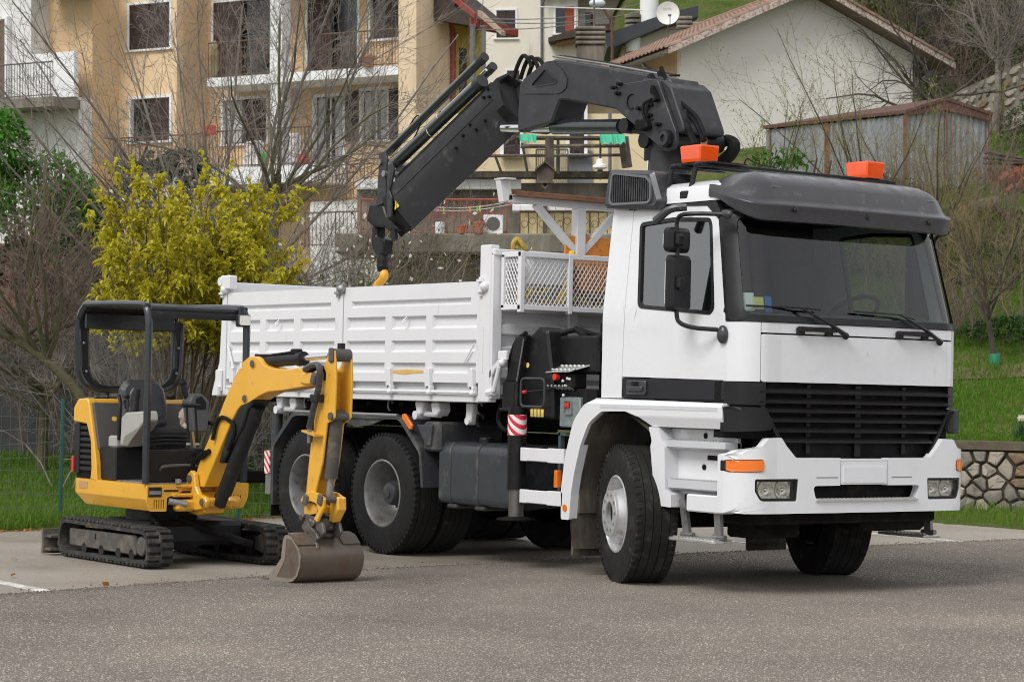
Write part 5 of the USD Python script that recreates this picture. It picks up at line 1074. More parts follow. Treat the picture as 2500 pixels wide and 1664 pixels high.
b = MB(); b.prism(rpoly(hk, .02), 'y', -0.06, 0.06, 0.015); obj('hook_yoke', b, m_crane2, cr)
hk = [(-5.365, 2.803), (-5.366, 2.629), (-5.381, 2.781)]
b = MB(); x = hk[0][0]
b.lathe([(0.0, hk[1][1]), (0.05, hk[1][1]), (0.058, hk[1][1]+0.05), (0.062, hk[0][1]-0.12), (0.055, hk[0][1]-0.08), (0.062, hk[0][1]-0.06), (0.05, hk[0][1]), (0.0, hk[0][1])], 16, 'z', (x, 0, 0)); obj('hook_swivel', b, m_crane2, cr)
hy = [(-5.35, 2.638), (-5.332, 2.593), (-5.371, 2.549), (-5.444, 2.507), (-5.466, 2.436), (-5.397, 2.372), (-5.298, 2.379), (-5.26, 2.431)]
b = MB(); b.tube([(p[0], 0, p[1]) for p in hy], [0.040, 0.045, 0.042, 0.042, 0.045, 0.042, 0.034, 0.02], 10, spline=4); obj('hook', b, mat('yellow_hook', (0.72, 0.36, 0.03), 0.4, var=0.15, dirt=(0.2, 0.14, 0.05), damt=0.3, dscale=14), cr)

# ================================================================ loads resting on the truck
m_oxide = mat('orange_painted_steel', (0.60, 0.22, 0.03), 0.45, var=0.15, dirt=(0.16, 0.08, 0.03), damt=0.32, dscale=9)
o = thing('hopper', 'orange painted steel hopper standing in the mesh cage behind the cab', 'hopper', (-1.53, -0.3, 2.18))
b = MB(); b.prism(rpoly([(-0.27, 0.62), (0.45, 0.62), (0.45, 0.40), (0.28, 0.14), (-0.17, 0.14), (-0.29, 0.42)], [.05, .03, .02, .04, .04, .02]), 'x', -0.06, -0.035, 0.004)
obj('rear_panel', b, m_oxide, o)
b = MB(); b.prism(rpoly([(-0.27, 0.40), (0.45, 0.40), (0.28, 0.14), (-0.17, 0.14)], [.02, .02, .04, .04]), 'x', -0.034, 0.06, 0.01); obj('tray', b, m_oxide, o)
o = thing('mortar_tub', 'white plastic tub upside in the mesh cage beside the orange hopper', 'tub', (-1.54, -0.80, 2.18))
b = MB(); b.loft([np.array([(x*k, y*k2, z) for x, y in rrect(-0.08, 0.08, -0.235, 0.235, 0.05)]) for k, k2, z in ((0.8, 0.78, 0.19), (1.0, 1.0, 0.40), (1.06, 1.03, 0.405), (1.06, 1.03, 0.43), (0.96, 0.96, 0.43), (0.8, 0.8, 0.22))])
obj('tub_shell', b, mat('white_plastic', (0.72, 0.73, 0.74), 0.4, var=0.05), o)
m_rope = mat('yellow_sling_webbing', (0.42, 0.30, 0.06), 0.85, var=0.3, vscale=20)
rng = np.random.default_rng(5)
b = MB()
for k in range(26):
    c = np.array([rng.uniform(-1.61, -1.45), rng.uniform(-1.12, 0.1), rng.uniform(2.20, 2.32)]); t = rng.uniform(0, 6.28, 6)
    pts = [c+[0.05*math.sin(a), 0.10*math.cos(a*0.7+k), 0.035*math.sin(2*a)] for a in np.sort(t)]
    b.tube(pts, 0.016, 5, spline=3)
p = obj('lifting_sling_pile', b, m_rope, None, True); tag(p, 'tangled yellow and brown slings heaped in the bottom of the mesh cage', 'slings', kind='stuff')
b = MB(); b.tube([(-1.72, -1.02, 2.66), (-1.70, -1.03, 2.72), (-1.68, -1.0, 2.75), (-1.66, -0.96, 2.70), (-1.66, -0.92, 2.665), (-1.70, -0.95, 2.70), (-1.72, -0.98, 2.72), (-1.70, -1.0, 2.67)], 0.020, 7, spline=5)
p = obj('sling_loop', b, m_rope, None, True); tag(p, 'yellow sling end hooked over the top edge of the headboard', 'sling')
b = MB(); b.tube([(-1.45, -0.72, 2.22), (-1.46, -0.62, 2.42), (-1.5, -0.56, 2.66)], 0.028, 6, spline=3)
p = obj('yellow_bar', b, mat('yellow_paint', (0.6, 0.42, 0.03), 0.5, var=0.2), None); tag(p, 'yellow painted bar leaning between white tub and orange hopper', 'bar')
b = MB(); b.box(-1.60, -1.56, -1.17, 0.42, 3.095, 3.145, 0.005); b.box(-1.62, -1.46, -1.165, 0.4, 3.093, 3.10)
p = obj('wooden_board', b, mat('brown_board', (0.16, 0.075, 0.04), 0.7, var=0.3, vscale=8), None); tag(p, 'brown wooden board lying on the white rack above the headboard', 'board')

# ================================================================ mini excavator
m_yel = mat('excavator_yellow', (0.66, 0.345, 0.03), 0.38, var=0.06, coat=0.3, dirt=(0.30, 0.17, 0.04), damt=0.22, dscale=9)
m_yel2 = mat('worn_excavator_yellow', (0.62, 0.31, 0.028), 0.42, var=0.1, coat=0.2, dirt=(0.12, 0.07, 0.03), damt=0.34, dscale=12)
m_egrey = mat('textured_dark_grey', (0.075, 0.07, 0.066), 0.7, var=0.08, bump=0.15, bscale=300)
m_console = mat('pale_grey_console', (0.33, 0.33, 0.31), 0.5, var=0.08, dirt=(0.15, 0.14, 0.12), damt=0.25)
m_dgrey = mat('grey_console', (0.10, 0.10, 0.105), 0.5, var=0.1)
m_eblk = mat('excavator_black', (0.008, 0.008, 0.009), 0.48, var=0.2, spec=0.35, dirt=(0.03, 0.028, 0.025), damt=0.3, dscale=10)
m_post = mat('black_tube', (0.014, 0.017, 0.021), 0.3, var=0.1, coat=0.3)
m_track = mat('dusty_rubber_track', (0.020, 0.019, 0.018), 0.75, var=0.3, dirt=(0.08, 0.07, 0.058), damt=0.42, dscale=9, bump=0.3, bscale=70)
m_tframe = mat('muddy_track_frame', (0.06, 0.054, 0.047), 0.65, var=0.2, dirt=(0.13, 0.11, 0.088), damt=0.55, dscale=8)
m_bucket = mat('worn_muddy_steel', (0.125, 0.10, 0.078), 0.5, 0.3, var=0.25, dirt=(0.085, 0.042, 0.022), damt=0.42, dscale=5)
m_mud = mat('dried_grey_mud', (0.20, 0.165, 0.135), 0.85, var=0.12)
m_quick = mat('grey_coupler_steel', (0.12, 0.11, 0.10), 0.5, 0.5, var=0.2, dirt=(0.07, 0.04, 0.03), damt=0.5, dscale=14)
m_plexi = glass('scratched_plexiglass', (0.93, 0.94, 0.93), 0.15, 0.05, 0.8)
X = thing('mini_excavator', 'yellow mini excavator on rubber tracks with a black canopy and bucket on the ground', 'excavator', (-3.342, -3.316, 0), 1.5)
def xp(name): return UsdGeom.Xform.Define(stage, numbered(path_of(X), name)).GetPrim()
# tracks
tp_ = rpoly([(-0.835, 0.0), (0.84, 0.0), (0.80, 0.315), (-0.80, 0.335)], [0.16, 0.155, 0.155, 0.165], 8)
L_ = LineString(np.vstack([tp_, tp_[:1]])); per = L_.length
for s in (-1, 1):
    tk = xp('crawler_track')
    y0, y1 = s*0.66, s*0.43
    o = P2(tp_); b = MB(); b.shape(o.buffer(-0.022).difference(o.buffer(-0.052)), 'y', y0, y1); obj('rubber_belt', b, m_track, tk)
    b = MB(); N = 54
    for k in range(N):
        d = per*k/N; p = L_.interpolate(d); q = L_.interpolate((d+0.01) % per); a = math.degrees(math.atan2(q.y-p.y, q.x-p.x))
        for (ya, yb, off) in ((0.0, 0.125, 0), (0.105, 0.23, per/N/2)):
            d2 = (d+off) % per; p = L_.interpolate(d2); q = L_.interpolate((d2+0.01) % per); a = math.atan2(q.y-p.y, q.x-p.x)
            m = MB(); m.box(-0.021, 0.021, min(y0*1-s*ya, y0-s*yb), max(y0-s*ya, y0-s*yb), -0.024, 0.0, 0.006)
            m.xf(tr(p.x, 0, p.y) @ rot((0, 1, 0), -math.degrees(a)) @ tr(0, 0, 0.024 if False else 0.024))
            b.addm(m)
    obj('track_lugs', b, m_track, tk, label='raised rubber lugs of the belt')
    b = MB(); b.prism(rpoly([(-0.64, 0.235), (0.55, 0.245), (0.545, 0.085), (-0.63, 0.095)], .02), 'y', s*0.60, s*0.635, 0.008); obj('side_plate', b, m_tframe, tk)
    b = MB(); b.box(-0.66, 0.6, s*0.46, s*0.60, 0.09, 0.24, 0.02); obj('track_frame', b, m_eblk, tk)
    b = MB(); b.prism(rrect(-0.165, -0.145, 0.17, 0.22, 0.009), 'y', s*0.632, s*0.637); obj('frame_slot', b, m_matte, tk)
    b = MB(); b.lathe([(0.0, -0.01), (0.072, -0.01), (0.08, 0.0), (0.08, 0.10), (0.12, 0.10), (0.125, 0.14)], 24, 'y', (0.64, s*0.63 if s < 0 else 0.49, 0.165)); obj('drive_hub', b, m_tframe, tk)
    for x in (-0.36, -0.05, 0.25, 0.48):
        b = MB(); b.cyl((x, s*0.46, 0.085), (x, s*0.635, 0.085), 0.045, 12); obj('track_roller', b, m_eblk, tk)
b = MB(); b.lathe([(0.0, 0.33), (0.30, 0.33), (0.30, 0.43), (0.34, 0.43), (0.34, 0.455), (0, 0.455)], 28, 'z', (-0.05, -0.08, 0)); b.box(-0.42, 0.42, -0.45, 0.45, 0.14, 0.34, 0.04); obj('undercarriage', b, m_eblk, X)
b = MB(); b.tube([(0.35, -0.15, 0.36), (0.45, 0.05, 0.28), (0.62, 0.25, 0.20), (0.66, 0.38, 0.16)], 0.03, 8, spline=5); b.tube([(0.3, -0.35, 0.38), (0.45, -0.38, 0.33), (0.5, -0.42, 0.3)], 0.03, 8, spline=4); obj('track_hose', b, m_matte, X)
bl = rpoly([(-1.00, 0.0), (-0.985, 0.09), (-1.0, 0.21), (-0.975, 0.21), (-0.955, 0.09), (-0.965, 0.0)], .005)
b = MB(); b.prism(bl, 'y', -0.72, 0.72, 0.004)
for z in (0.03, 0.14): b.box(-0.97, -0.85, -0.70, 0.70, z, z+0.02)
for y in (-0.35, 0.35): b.box(-0.97, -0.4, y-0.03, y+0.03, 0.08, 0.16, 0.01)
obj('dozer_blade', b, m_tframe, X)
# house: base skirt
def skirt(z, dx): return rpoly([(-0.757+dx*1.6, -0.57+dx), (0.60-dx, -0.57+dx), (0.60-dx, 0.36-dx), (-0.757+dx*1.6, 0.36-dx)], [.12, .012, .06, .12], 4)
b = MB(); b.loft([np.array([(x, y, z) for x, y in skirt(z, d)]) for z, d in ((0.440, 0.06), (0.452, 0.05), (0.53, 0.004), (0.54, 0.0), (0.648, 0.0), (0.656, 0.008))]); mm = b.mesh()
obj('base_skirt', mm, m_yel, X)
b = MB(); fp = P2(rpoly([(-0.585, 0.652), (-0.26, 0.652), (-0.26, 0.60), (-0.40, 0.55), (-0.405, 0.437), (-0.55, 0.44), (-0.585, 0.52)], .012))
b.shape(fp.difference(unary_union([P2(rrect(-0.520+k*0.021, -0.511+k*0.021, 0.463, 0.537, 0.004)) for k in range(5)])), 'x', 0.604, 0.622); obj('front_plate', b, m_yel, X)
b = MB(); rp = P2(rpoly([(0.135, 0.662), (0.36, 0.664), (0.355, 0.545), (0.31, 0.458), (0.085, 0.446), (0.11, 0.58)], [.02, .02, .05, .03, .02, .02]))
b.shape(rp.difference(unary_union([P2(rrect(0.19+k*0.022, 0.199+k*0.022, 0.485, 0.565, 0.004)) for k in range(5)])), 'x', 0.604, 0.622); obj('front_plate', b, m_yel, X)
b = MB(); b.box(0.600, 0.603, -0.52, -0.41, 0.455, 0.54); b.box(0.6, 0.603, 0.18, 0.30, 0.475, 0.57); b.box(0.55, 0.612, -0.40, 0.1, 0.43, 0.60); obj('front_recess', b, m_matte, X)
b = MB(); b.box(0.623, 0.626, -0.572, -0.453, 0.556, 0.636); obj('data_plate', b, m_eblk, X)
b = MB(); b.box(0.626, 0.628, -0.565, -0.46, 0.575, 0.606); obj('data_plate_stripe', b, m_steel, X)
for z in (0.607,):
    b = MB(); b.box(0.62, 0.626, -0.43, -0.30, z-0.008, z+0.006); obj('slot', b, m_matte, X)
b = MB(); b.cyl((0.63, -0.39, 0.52), (0.68, -0.25, 0.50), 0.028, 12); obj('swing_cylinder', b, m_steel, X)
# engine housing and counterweight
hp = rpoly([(-0.735, 1.135), (-0.735, 1.255), (-0.66, 1.325), (-0.49, 1.336), (-0.465, 1.31), (-0.345, 0.95), (-0.30, 0.78), (-0.285, 0.65), (-0.40, 0.65), (-0.385, 0.75), (-0.41, 0.98), (-0.49, 1.118), (-0.60, 1.125)], [.02, .05, .05, .03, .03, .05, .05, .0, .0, .05, .06, .03, .02])
eh = xp('engine_housing')
for ya, yb in ((-0.575, -0.50), (0.33, 0.40)):
    b = MB(); b.prism(hp, 'y', ya, yb, 0.01); obj('side_frame', b, m_yel, eh)
b = MB(); b.prism(rpoly([(-0.735, 1.135), (-0.735, 1.255), (-0.66, 1.322), (-0.49, 1.332), (-0.44, 1.20), (-0.40, 1.135)], [.02, .05, .05, .03, .0, .0]), 'y', -0.51, 0.34, 0.004); obj('top_cover', b, m_yel, eh)
b = MB(); b.prism([(-0.72, 0.66), (-0.72, 1.14), (-0.45, 1.14), (-0.33, 0.66)], 'y', -0.54, 0.36); obj('grille_body', b, m_matte, eh)
for k in range(8):
    z = 0.725+k*0.049
    b = MB(); b.box(-0.62, -0.41+0.0*k-max(0, (z-0.98))*0.5, -0.565, -0.535, z, z+0.030, 0.006); b.xf(np.eye(4)); obj('slat', b, m_eblk, eh)
b = MB(); b.box(-0.715, -0.63, -0.57, -0.5, 0.70, 1.125, 0.008); obj('corner_post', b, m_eblk, eh)
b = MB(); b.box(-0.735, -0.705, -0.585, -0.565, 0.705, 0.84, 0.004); obj('tail_reflector', b, m_red, eh)
b = MB(); b.box(-0.60, -0.45, -0.574, -0.5695, 0.575, 0.635); obj('base_sticker', b, mat('tan_sticker', (0.42, 0.26, 0.12), 0.6), X)
gp_ = [(-0.478, 1.292), (-0.352, 0.905)]
b = MB(); d = np.array([0.387, 0.126]); d = d/np.linalg.norm(d)*0.02
b.prism([(gp_[0][0], gp_[0][1]), (gp_[1][0], gp_[1][1]), (gp_[1][0]+d[0]+0.03, gp_[1][1]+d[1]), (gp_[0][0]+d[0]+0.03, gp_[0][1]+d[1])], 'y', -0.545, 0.36, 0.008); obj('front_panel', b, m_egrey, eh)
b = MB(); q = np.array(gp_[0])*0.55+np.array(gp_[1])*0.45
b.loft([np.array([(-0.42, -0.30, 1.235), (-0.42, -0.18, 1.24), (-0.29, -0.18, 0.95), (-0.29, -0.26, 0.95)])+[0.035, 0, 0], np.array([(-0.42, -0.30, 1.235), (-0.42, -0.18, 1.24), (-0.29, -0.18, 0.95), (-0.29, -0.26, 0.95)])+[0.045, 0, 0]]); obj('yellow_cover', b, m_yel2, eh)
# operator station
b = MB(); b.box(-0.345, -0.03, -0.53, 0.33, 0.66, 0.93, 0.01); obj('seat_base', b, m_eblk, X)
b = MB(); b.box(-0.03, 0.55, -0.52, 0.33, 0.655, 0.668, 0.003); obj('floor_plate', b, m_steel, X)
b = MB(); b.box(0.50, 0.53, -0.54, -0.10, 0.67, 0.935, 0.006); b.box(0.50, 0.53, 0.06, 0.34, 0.67, 0.95, 0.006); b.box(0.46, 0.50, -0.5, 0.33, 0.66, 0.80, 0.006); obj('front_shield', b, m_eblk, X)
b = MB(); b.tube([(0.53, -0.42, 0.77), (0.56, -0.40, 0.80), (0.56, -0.20, 0.81), (0.56, -0.10, 0.80)], 0.013, 6, spline=3); obj('grab_rail', b, m_egrey, X)
st = xp('seat')
b = MB(); prof = rpoly([(-0.385, 1.10), (-0.375, 1.42), (-0.31, 1.50), (-0.03, 1.50), (0.035, 1.42), (0.06, 1.27), (0.05, 1.10)], [.05, .06, .09, .09, .06, .08, .05], 5)
b.prism(prof, 'x', -0.30, -0.20, 0.03); b.xf(rot((0, 1, 0), -8, (-0.25, 0, 1.1))); obj('backrest', b, m_dgrey if False else mat('seat_vinyl', (0.04, 0.041, 0.046), 0.42, var=0.08), st)
b = MB(); b.prism(rpoly([(-0.33, 1.16), (-0.31, 1.38), (-0.27, 1.44), (-0.07, 1.44), (-0.02, 1.38), (0.0, 1.16)], .05), 'x', -0.215, -0.19, 0.012); b.xf(rot((0, 1, 0), -8, (-0.25, 0, 1.1))); obj('back_cushion', b, MATS['seat_vinyl'], st)
b = MB(); b.prism(rrect(-0.24, 0.22, -0.37, 0.05, 0.08), 'z', 1.0, 1.10, 0.03); obj('cushion', b, m_eblk, st)
b = MB(); b.box(-0.2, 0.2, -0.3, 0.0, 0.93, 1.0, 0.01)
for k in range(3): b.tube([(0.18, -0.36, 0.96+k*0.03), (0.25, -0.2, 0.975+k*0.03), (0.25, 0.0, 0.97+k*0.03)], 0.014, 6, spline=3)
obj('suspension', b, m_eblk, st)
b = MB(); b.tube([(-0.21, -0.37, 1.36), (-0.14, -0.39, 1.355), (-0.1, -0.4, 1.35)], 0.022, 8); b.tube([(-0.16, 0.02, 1.36), (-0.1, 0.03, 1.355)], 0.022, 8); obj('armrest_knob', b, m_eblk, st)
lc_ = xp('left_console')
cp = rpoly([(-0.03, 0.945), (-0.015, 1.19), (0.05, 1.225), (0.40, 1.245), (0.42, 1.17), (0.33, 1.115), (0.15, 0.99), (0.10, 0.945)], .02)
b = MB(); b.prism(cp, 'y', -0.50, -0.38, 0.015); obj('console_shell', b, m_console, lc_)
b = MB(); b.prism(rpoly([(0.02, 0.95), (0.06, 1.03), (0.33, 1.12), (0.42, 1.165), (0.16, 0.985), (0.12, 0.95)], .01), 'y', -0.505, -0.375, 0.004); obj('console_trim', b, mat('olive_grey_trim', (0.17, 0.165, 0.14), 0.5), lc_)
b = MB(); b.tube([(0.10, -0.44, 1.22), (0.12, -0.44, 1.27), (0.14, -0.44, 1.33)], [0.045, 0.03, 0.018], 10); b.tube([(0.14, -0.44, 1.32), (0.155, -0.44, 1.38), (0.16, -0.44, 1.42)], [0.018, 0.022, 0.02], 8); obj('joystick', b, m_eblk, lc_)
b = MB(); b.tube([(0.0, -0.47, 1.26), (-0.02, -0.47, 1.31), (0.03, -0.47, 1.33), (0.06, -0.47, 1.28)], 0.010, 6, spline=3); b.tube([(-0.06, -0.49, 1.0), (-0.04, -0.5, 1.15), (-0.05, -0.49, 1.3), (-0.1, -0.48, 1.36)], 0.018, 6, spline=3); obj('lock_lever', b, m_eblk, lc_)
b = MB(); b.cyl((-0.1, -0.52, 1.17), (-0.07, -0.53, 1.17), 0.02, 8); obj('yellow_knob', b, m_yel, lc_)
b = MB(); b.box(-0.20, -0.06, -0.52, -0.44, 0.93, 1.03, 0.015); obj('side_box', b, m_console, lc_)
b = MB(); rc = rpoly([(0.10, 1.07), (0.055, 1.33), (0.09, 1.385), (0.175, 1.392), (0.245, 1.325), (0.24, 1.07)], [.01, .03, .03, .04, .04, .01])
b.prism(rc, 'x', 0.0, 0.14, 0.012); obj('right_console', b, m_dgrey, X)
b = MB(); b.prism(rpoly([(0.11, 1.26), (0.115, 1.35), (0.165, 1.37), (0.21, 1.32), (0.21, 1.26)], .01), 'x', 0.138, 0.144); obj('console_recess', b, m_eblk, X)
b = MB(); b.tube([(0.05, 0.08, 1.34), (0.04, 0.06, 1.40), (0.03, 0.05, 1.48)], [0.02, 0.025, 0.03], 8); b.sphere((0.03, 0.05, 1.48), 0.033, 2); obj('joystick', b, m_eblk, X)
for y in (-0.118, -0.035):
    lv = xp('travel_lever')
    b = MB(); b.tube([(0.40, y+0.03, 0.95), (0.40, y+0.012, 1.15), (0.40, y, 1.28)], 0.011, 6); obj('rod', b, m_eblk, lv)
    b = MB(); b.cyl((0.40, y-0.04, 1.295), (0.40, y+0.04, 1.292), 0.017, 10); obj('grip', b, m_eblk, lv)
    b = MB(); b.box(0.385, 0.415, y-0.01+0.02, y+0.03+0.01, 0.965, 0.985, 0.004); obj('pedal_pin', b, m_console, lv)
b = MB(); b.sphere((-0.03, 0.10, 1.20), 0.055, 2, (0.8, 0.7, 1.3)); b.sphere((0.0, 0.14, 1.12), 0.06, 2, (1, 1, 0.8)); mm = b.mesh(); mm.vertices += 0.03*(meshkit.noise(mm.vertices*30, 3)-0.5)[:, None]
p = obj('crumpled_bag', trimesh.Trimesh(trimesh.transform_points(mm.vertices, tr(-3.342, -3.316, 0) @ rot((0, 0, 1), 1.5)), mm.faces, process=False), mat('beige_bag', (0.42, 0.33, 0.26), 0.7, var=0.2, vscale=20), None); tag(p, 'crumpled beige bag on the excavator seat beside the right console', 'bag')
# canopy
cn = xp('canopy')
for s, y in ((-1, -0.575), (1, 0.335)):
    pth = [(-0.650, y, 1.60), (-0.655, y, 1.72), (-0.665, y, 1.90), (-0.655, y, 2.02), (-0.57, y, 2.105), (-0.45, y, 2.125), (0.43, y, 2.110), (0.525, y, 2.075), (0.565, y, 1.98), (0.572, y, 1.85), (0.578, y, 0.66)]
    b = MB(); b.tube(np.vstack([smooth_path(pth[:10], 4), [pth[10]]]), 0.030, 10); obj('side_hoop', b, m_post, cn)
b = MB(); N = 9
b.loft([np.array([(x, -0.56, z+0.012), (x, 0.32, z+0.012), (x, 0.32, z-0.03), (x, -0.56, z-0.03)]) for x, z in ((-0.66, 2.0), (-0.60, 2.085), (-0.45, 2.125), (0.0, 2.120), (0.45, 2.110), (0.55, 2.075), (0.575, 2.03))]); obj('roof', b, m_eblk, cn)
b = MB(); b.box(0.50, 0.57, -0.56, 0.33, 2.06, 2.10, 0.01); obj('roof_beam', b, m_post, cn); b = MB(); b.box(-0.66, -0.60, -0.55, 0.31, 1.92, 2.06, 0.01); obj('roof_beam', b, m_post, cn)
fr_o = P2(rpoly([(-0.60, 2.0), (-0.575, 1.40), (0.385, 1.40), (0.40, 2.0)], [.02, .24, .24, .02], 8))
fr_i = P2(rpoly([(-0.505, 2.05), (-0.475, 1.44), (0.30, 1.44), (0.32, 2.05)], [.01, .19, .19, .01], 8))
b = MB(); b.shape(fr_o.difference(fr_i), 'x', -0.66, -0.635); obj('rear_frame', b, m_eblk, cn)
b = MB(); b.tube([(-0.65, y, z) for y, z in rpoly([(-0.60, 2.0), (-0.575, 1.40), (0.385, 1.40), (0.40, 2.0)], [.0, .24, .24, .0], 8)], 0.028, 8, caps=True); obj('frame_tube', b, m_post, cn)
gl_ = P2(rpoly([(-0.52, 1.905), (-0.49, 1.43), (0.31, 1.43), (0.335, 1.905)], [.0, .20, .20, .0], 8))
b = MB(); b.shape(gl_, 'x', -0.632, -0.628); rs_ = b.mesh(); obj('rear_screen', trimesh.Trimesh(rs_.vertices, rs_.faces[rs_.face_normals[:, 0] > 0.5], process=False), m_plexi, cn, False)
for y, z in ((-0.55, 1.80), (-0.52, 1.56), (0.36, 1.78), (0.345, 1.56)):
    b = MB(); b.sphere((-0.625, y, z), 0.013, 1); obj('screw', b, m_steel, cn)
b = MB()
for y in (-0.30, 0.15): b.tube([(-0.65, y, 1.40), (-0.65, y, 1.36), (-0.61, y-0.02, 1.335)], 0.016, 6)
b.box(-0.62, -0.58, -0.45, -0.25, 1.335, 1.345); obj('canopy_mount', b, m_post, cn)
b = MB(); b.cyl((-0.62, -0.42, 1.335), (-0.62, -0.42, 1.355), 0.022, 10); b.cyl((-0.6, 0.12, 1.335), (-0.6, 0.12, 1.355), 0.03, 10); obj('filler_cap', b, m_dgrey, X)
wl = xp('work_lamp')
b = MB(); b.prism(rrect(0.205, 0.325, 1.95, 2.055, 0.02), 'x', 0.60, 0.66, 0.012); b.box(0.58, 0.61, 0.24, 0.29, 2.05, 2.12, 0.005); obj('lamp_housing', b, m_post, wl)
b = MB(); b.prism(rrect(0.215, 0.315, 1.965, 2.045, 0.015), 'x', 0.657, 0.663); obj('lamp_lens', b, m_lampin, wl)
b = MB(); b.prism([(0.335, 2.05), (0.37, 1.93), (0.365, 1.80), (0.335, 1.82)], 'x', 0.555, 0.575); obj('lamp_bracket', b, m_post, wl)
# boom, arm, bucket
bm_ = [(0.635, 0.846), (0.684, 0.892), (0.936, 1.204), (1.03, 1.338), (1.181, 1.534), (1.298, 1.653), (1.393, 1.694), (1.489, 1.7), (1.561, 1.679), (1.635, 1.63), (1.741, 1.606), (2.03, 1.598), (2.12, 1.614), (2.211, 1.602), (2.29, 1.582), (2.422, 1.58), (2.456, 1.557), (2.437, 1.491), (2.261, 1.472), (1.923, 1.438), (1.691, 1.422), (1.551, 1.384), (1.386, 1.319), (1.302, 1.312), (1.231, 1.267), (1.149, 1.178), (0.84, 0.841)]
bm_ = [(x, z) for x, z in bm_][1:-1]
base = [(0.72, 0.66), (0.60, 0.66)]
poly = rpoly([(0.58, 0.70)] + bm_ + [(0.80, 0.72), (0.74, 0.64), (0.63, 0.63)], 0.02, 2)
b = MB(); b.prism(poly, 'y', -0.13, 0.03, 0.006); obj('boom', b, m_yel, X)
bc = xp('boom_cylinder')
b = MB(); b.cyl((0.93, -0.05, 0.60), (1.42, -0.05, 1.31), 0.062, 16); b.box(0.8, 0.86, -0.08, -0.02, 0.5, 0.6, 0.02); obj('barrel', b, m_eblk, bc)
b = MB(); b.cyl((0.86, -0.05, 0.50), (0.95, -0.05, 0.63), 0.05, 12); obj('barrel_end', b, m_eblk, bc)
b = MB(); b.prism(rpoly([(1.271, 1.305), (1.532, 1.384), (1.393, 1.27), (1.327, 1.145), (1.021, 0.843), (0.959, 0.84), (1.085, 1.076)], .02), 'y', -0.13, 0.03, 0.01); obj('boom_guard', b, m_eblk, bc)
for c in [(1.47, 1.641), (1.362, 1.365)]:
    b = MB(); b.cyl((c[0], -0.145, c[1]), (c[0], 0.045, c[1]), 0.028, 14); obj('boom_pin', b, m_egrey, X); b = MB(); b.shape(Point(c).buffer(0.036).difference(Point(c).buffer(0.028)), 'y', -0.137, -0.125); obj('pin_boss', b, m_yel2, X)
bs = [(2.166, 1.53), (2.209, 1.566), (2.287, 1.579), (2.441, 1.577), (2.464, 1.551), (2.445, 1.494), (2.268, 1.487), (2.201, 1.498)]
b = MB(); b.prism(rpoly(bs, .03), 'y', -0.15, -0.128, 0.008); b.prism(rpoly(bs, .03), 'y', 0.028, 0.05, 0.008); obj('boom_tip_boss', b, m_yel, X)
c = (2.412, 1.532)
b = MB(); q = MB(); q.box(-0.032, 0.032, -0.175, -0.145, -0.045, 0.045, 0.01); b.addm(q, tr(c[0], 0, c[1]) @ rot((0, 1, 0), 20)); obj('pin_lock', b, m_egrey, X)
ac = xp('arm_cylinder'); A0, A1, A2 = [(1.393, 1.649), (2.091, 1.685), (2.456, 1.709)]
b = MB(); b.cyl((A0[0], -0.05, A0[1]), (A1[0], -0.05, A1[1]), 0.046, 16); b.cyl((A1[0]-0.07, -0.05, A1[1]-0.005), (A1[0], -0.05, A1[1]), 0.056, 16); obj('barrel', b, m_eblk, ac)
b = MB(); b.cyl((A1[0], -0.05, A1[1]), (A2[0], -0.05, A2[1]), 0.024, 12); obj('rod', b, m_chrome, ac)
b = MB(); b.tube([(A0[0], -0.06, A0[1]+0.06), (A0[0]+0.12, -0.06, A0[1]+0.055), (A0[0]+0.25, -0.06, A0[1]+0.06), (A1[0]-0.1, -0.06, A1[1]+0.05)], 0.014, 6, spline=4); b.box(A1[0]-0.16, A1[0]-0.06, -0.08, -0.02, A1[1]+0.03, A1[1]+0.075, 0.01); b.box(A0[0]+0.05, A0[0]+0.2, -0.08, -0.02, A0[1]+0.03, A0[1]+0.07, 0.012); obj('cylinder_pipes', b, m_matte, ac)
ar = [(2.568, 1.742), (2.606, 1.754), (2.649, 1.739), (2.669, 1.529), (2.659, 1.243), (2.617, 1.216), (2.559, 1.199), (2.506, 0.9)]
ar += [(2.407, 0.648), (2.287, 0.613)] + [(2.33, 0.893), (2.385, 1.172), (2.394, 1.467), (2.518, 1.645)]
b = MB(); b.prism(rpoly(ar, .015, 2), 'y', -0.13, -0.112, 0.004); obj('arm_side', b, m_yel, X)
b = MB(); b.prism(rpoly(ar, .015, 2), 'y', 0.012, 0.03, 0.004); obj('arm_side', b, m_yel, X)
inn = [(x, z) for x, z in ar if True]
b = MB(); b.prism(rpoly([(2.501, 1.198), (2.459, 0.898), (2.349, 0.894), (2.358, 1.467), (2.483, 1.616), (2.528, 1.587)] , .01), 'y', -0.1125, 0.0125); obj('arm_body', b, m_yel2, X)
b = MB(); b.prism(rpoly([(2.455, 0.997), (2.459, 0.898), (2.294, 0.891), (2.312, 0.992)][:2] + [(2.371, 0.652), (2.261, 0.629)] + [(2.294, 0.891), (2.32, 1.051)], .005), 'y', -0.1122, 0.0122); obj('arm_end', b, m_yel2, X)
c = [(2.612, 1.71), (2.621, 1.253)]
b = MB(); b.box(c[0][0]-0.03, c[0][0]+0.03, -0.15, -0.128, c[0][1]-0.055, c[0][1]+0.055, 0.012); b.cyl((c[0][0], -0.12, c[0][1]), (c[0][0], 0.02, c[0][1]), 0.05, 14); obj('arm_top_pin', b, m_egrey, X)
b = MB(); b.cyl((c[1][0], -0.145, c[1][1]), (c[1][0], 0.03, c[1][1]), 0.03, 12); obj('arm_pin', b, m_egrey, X)
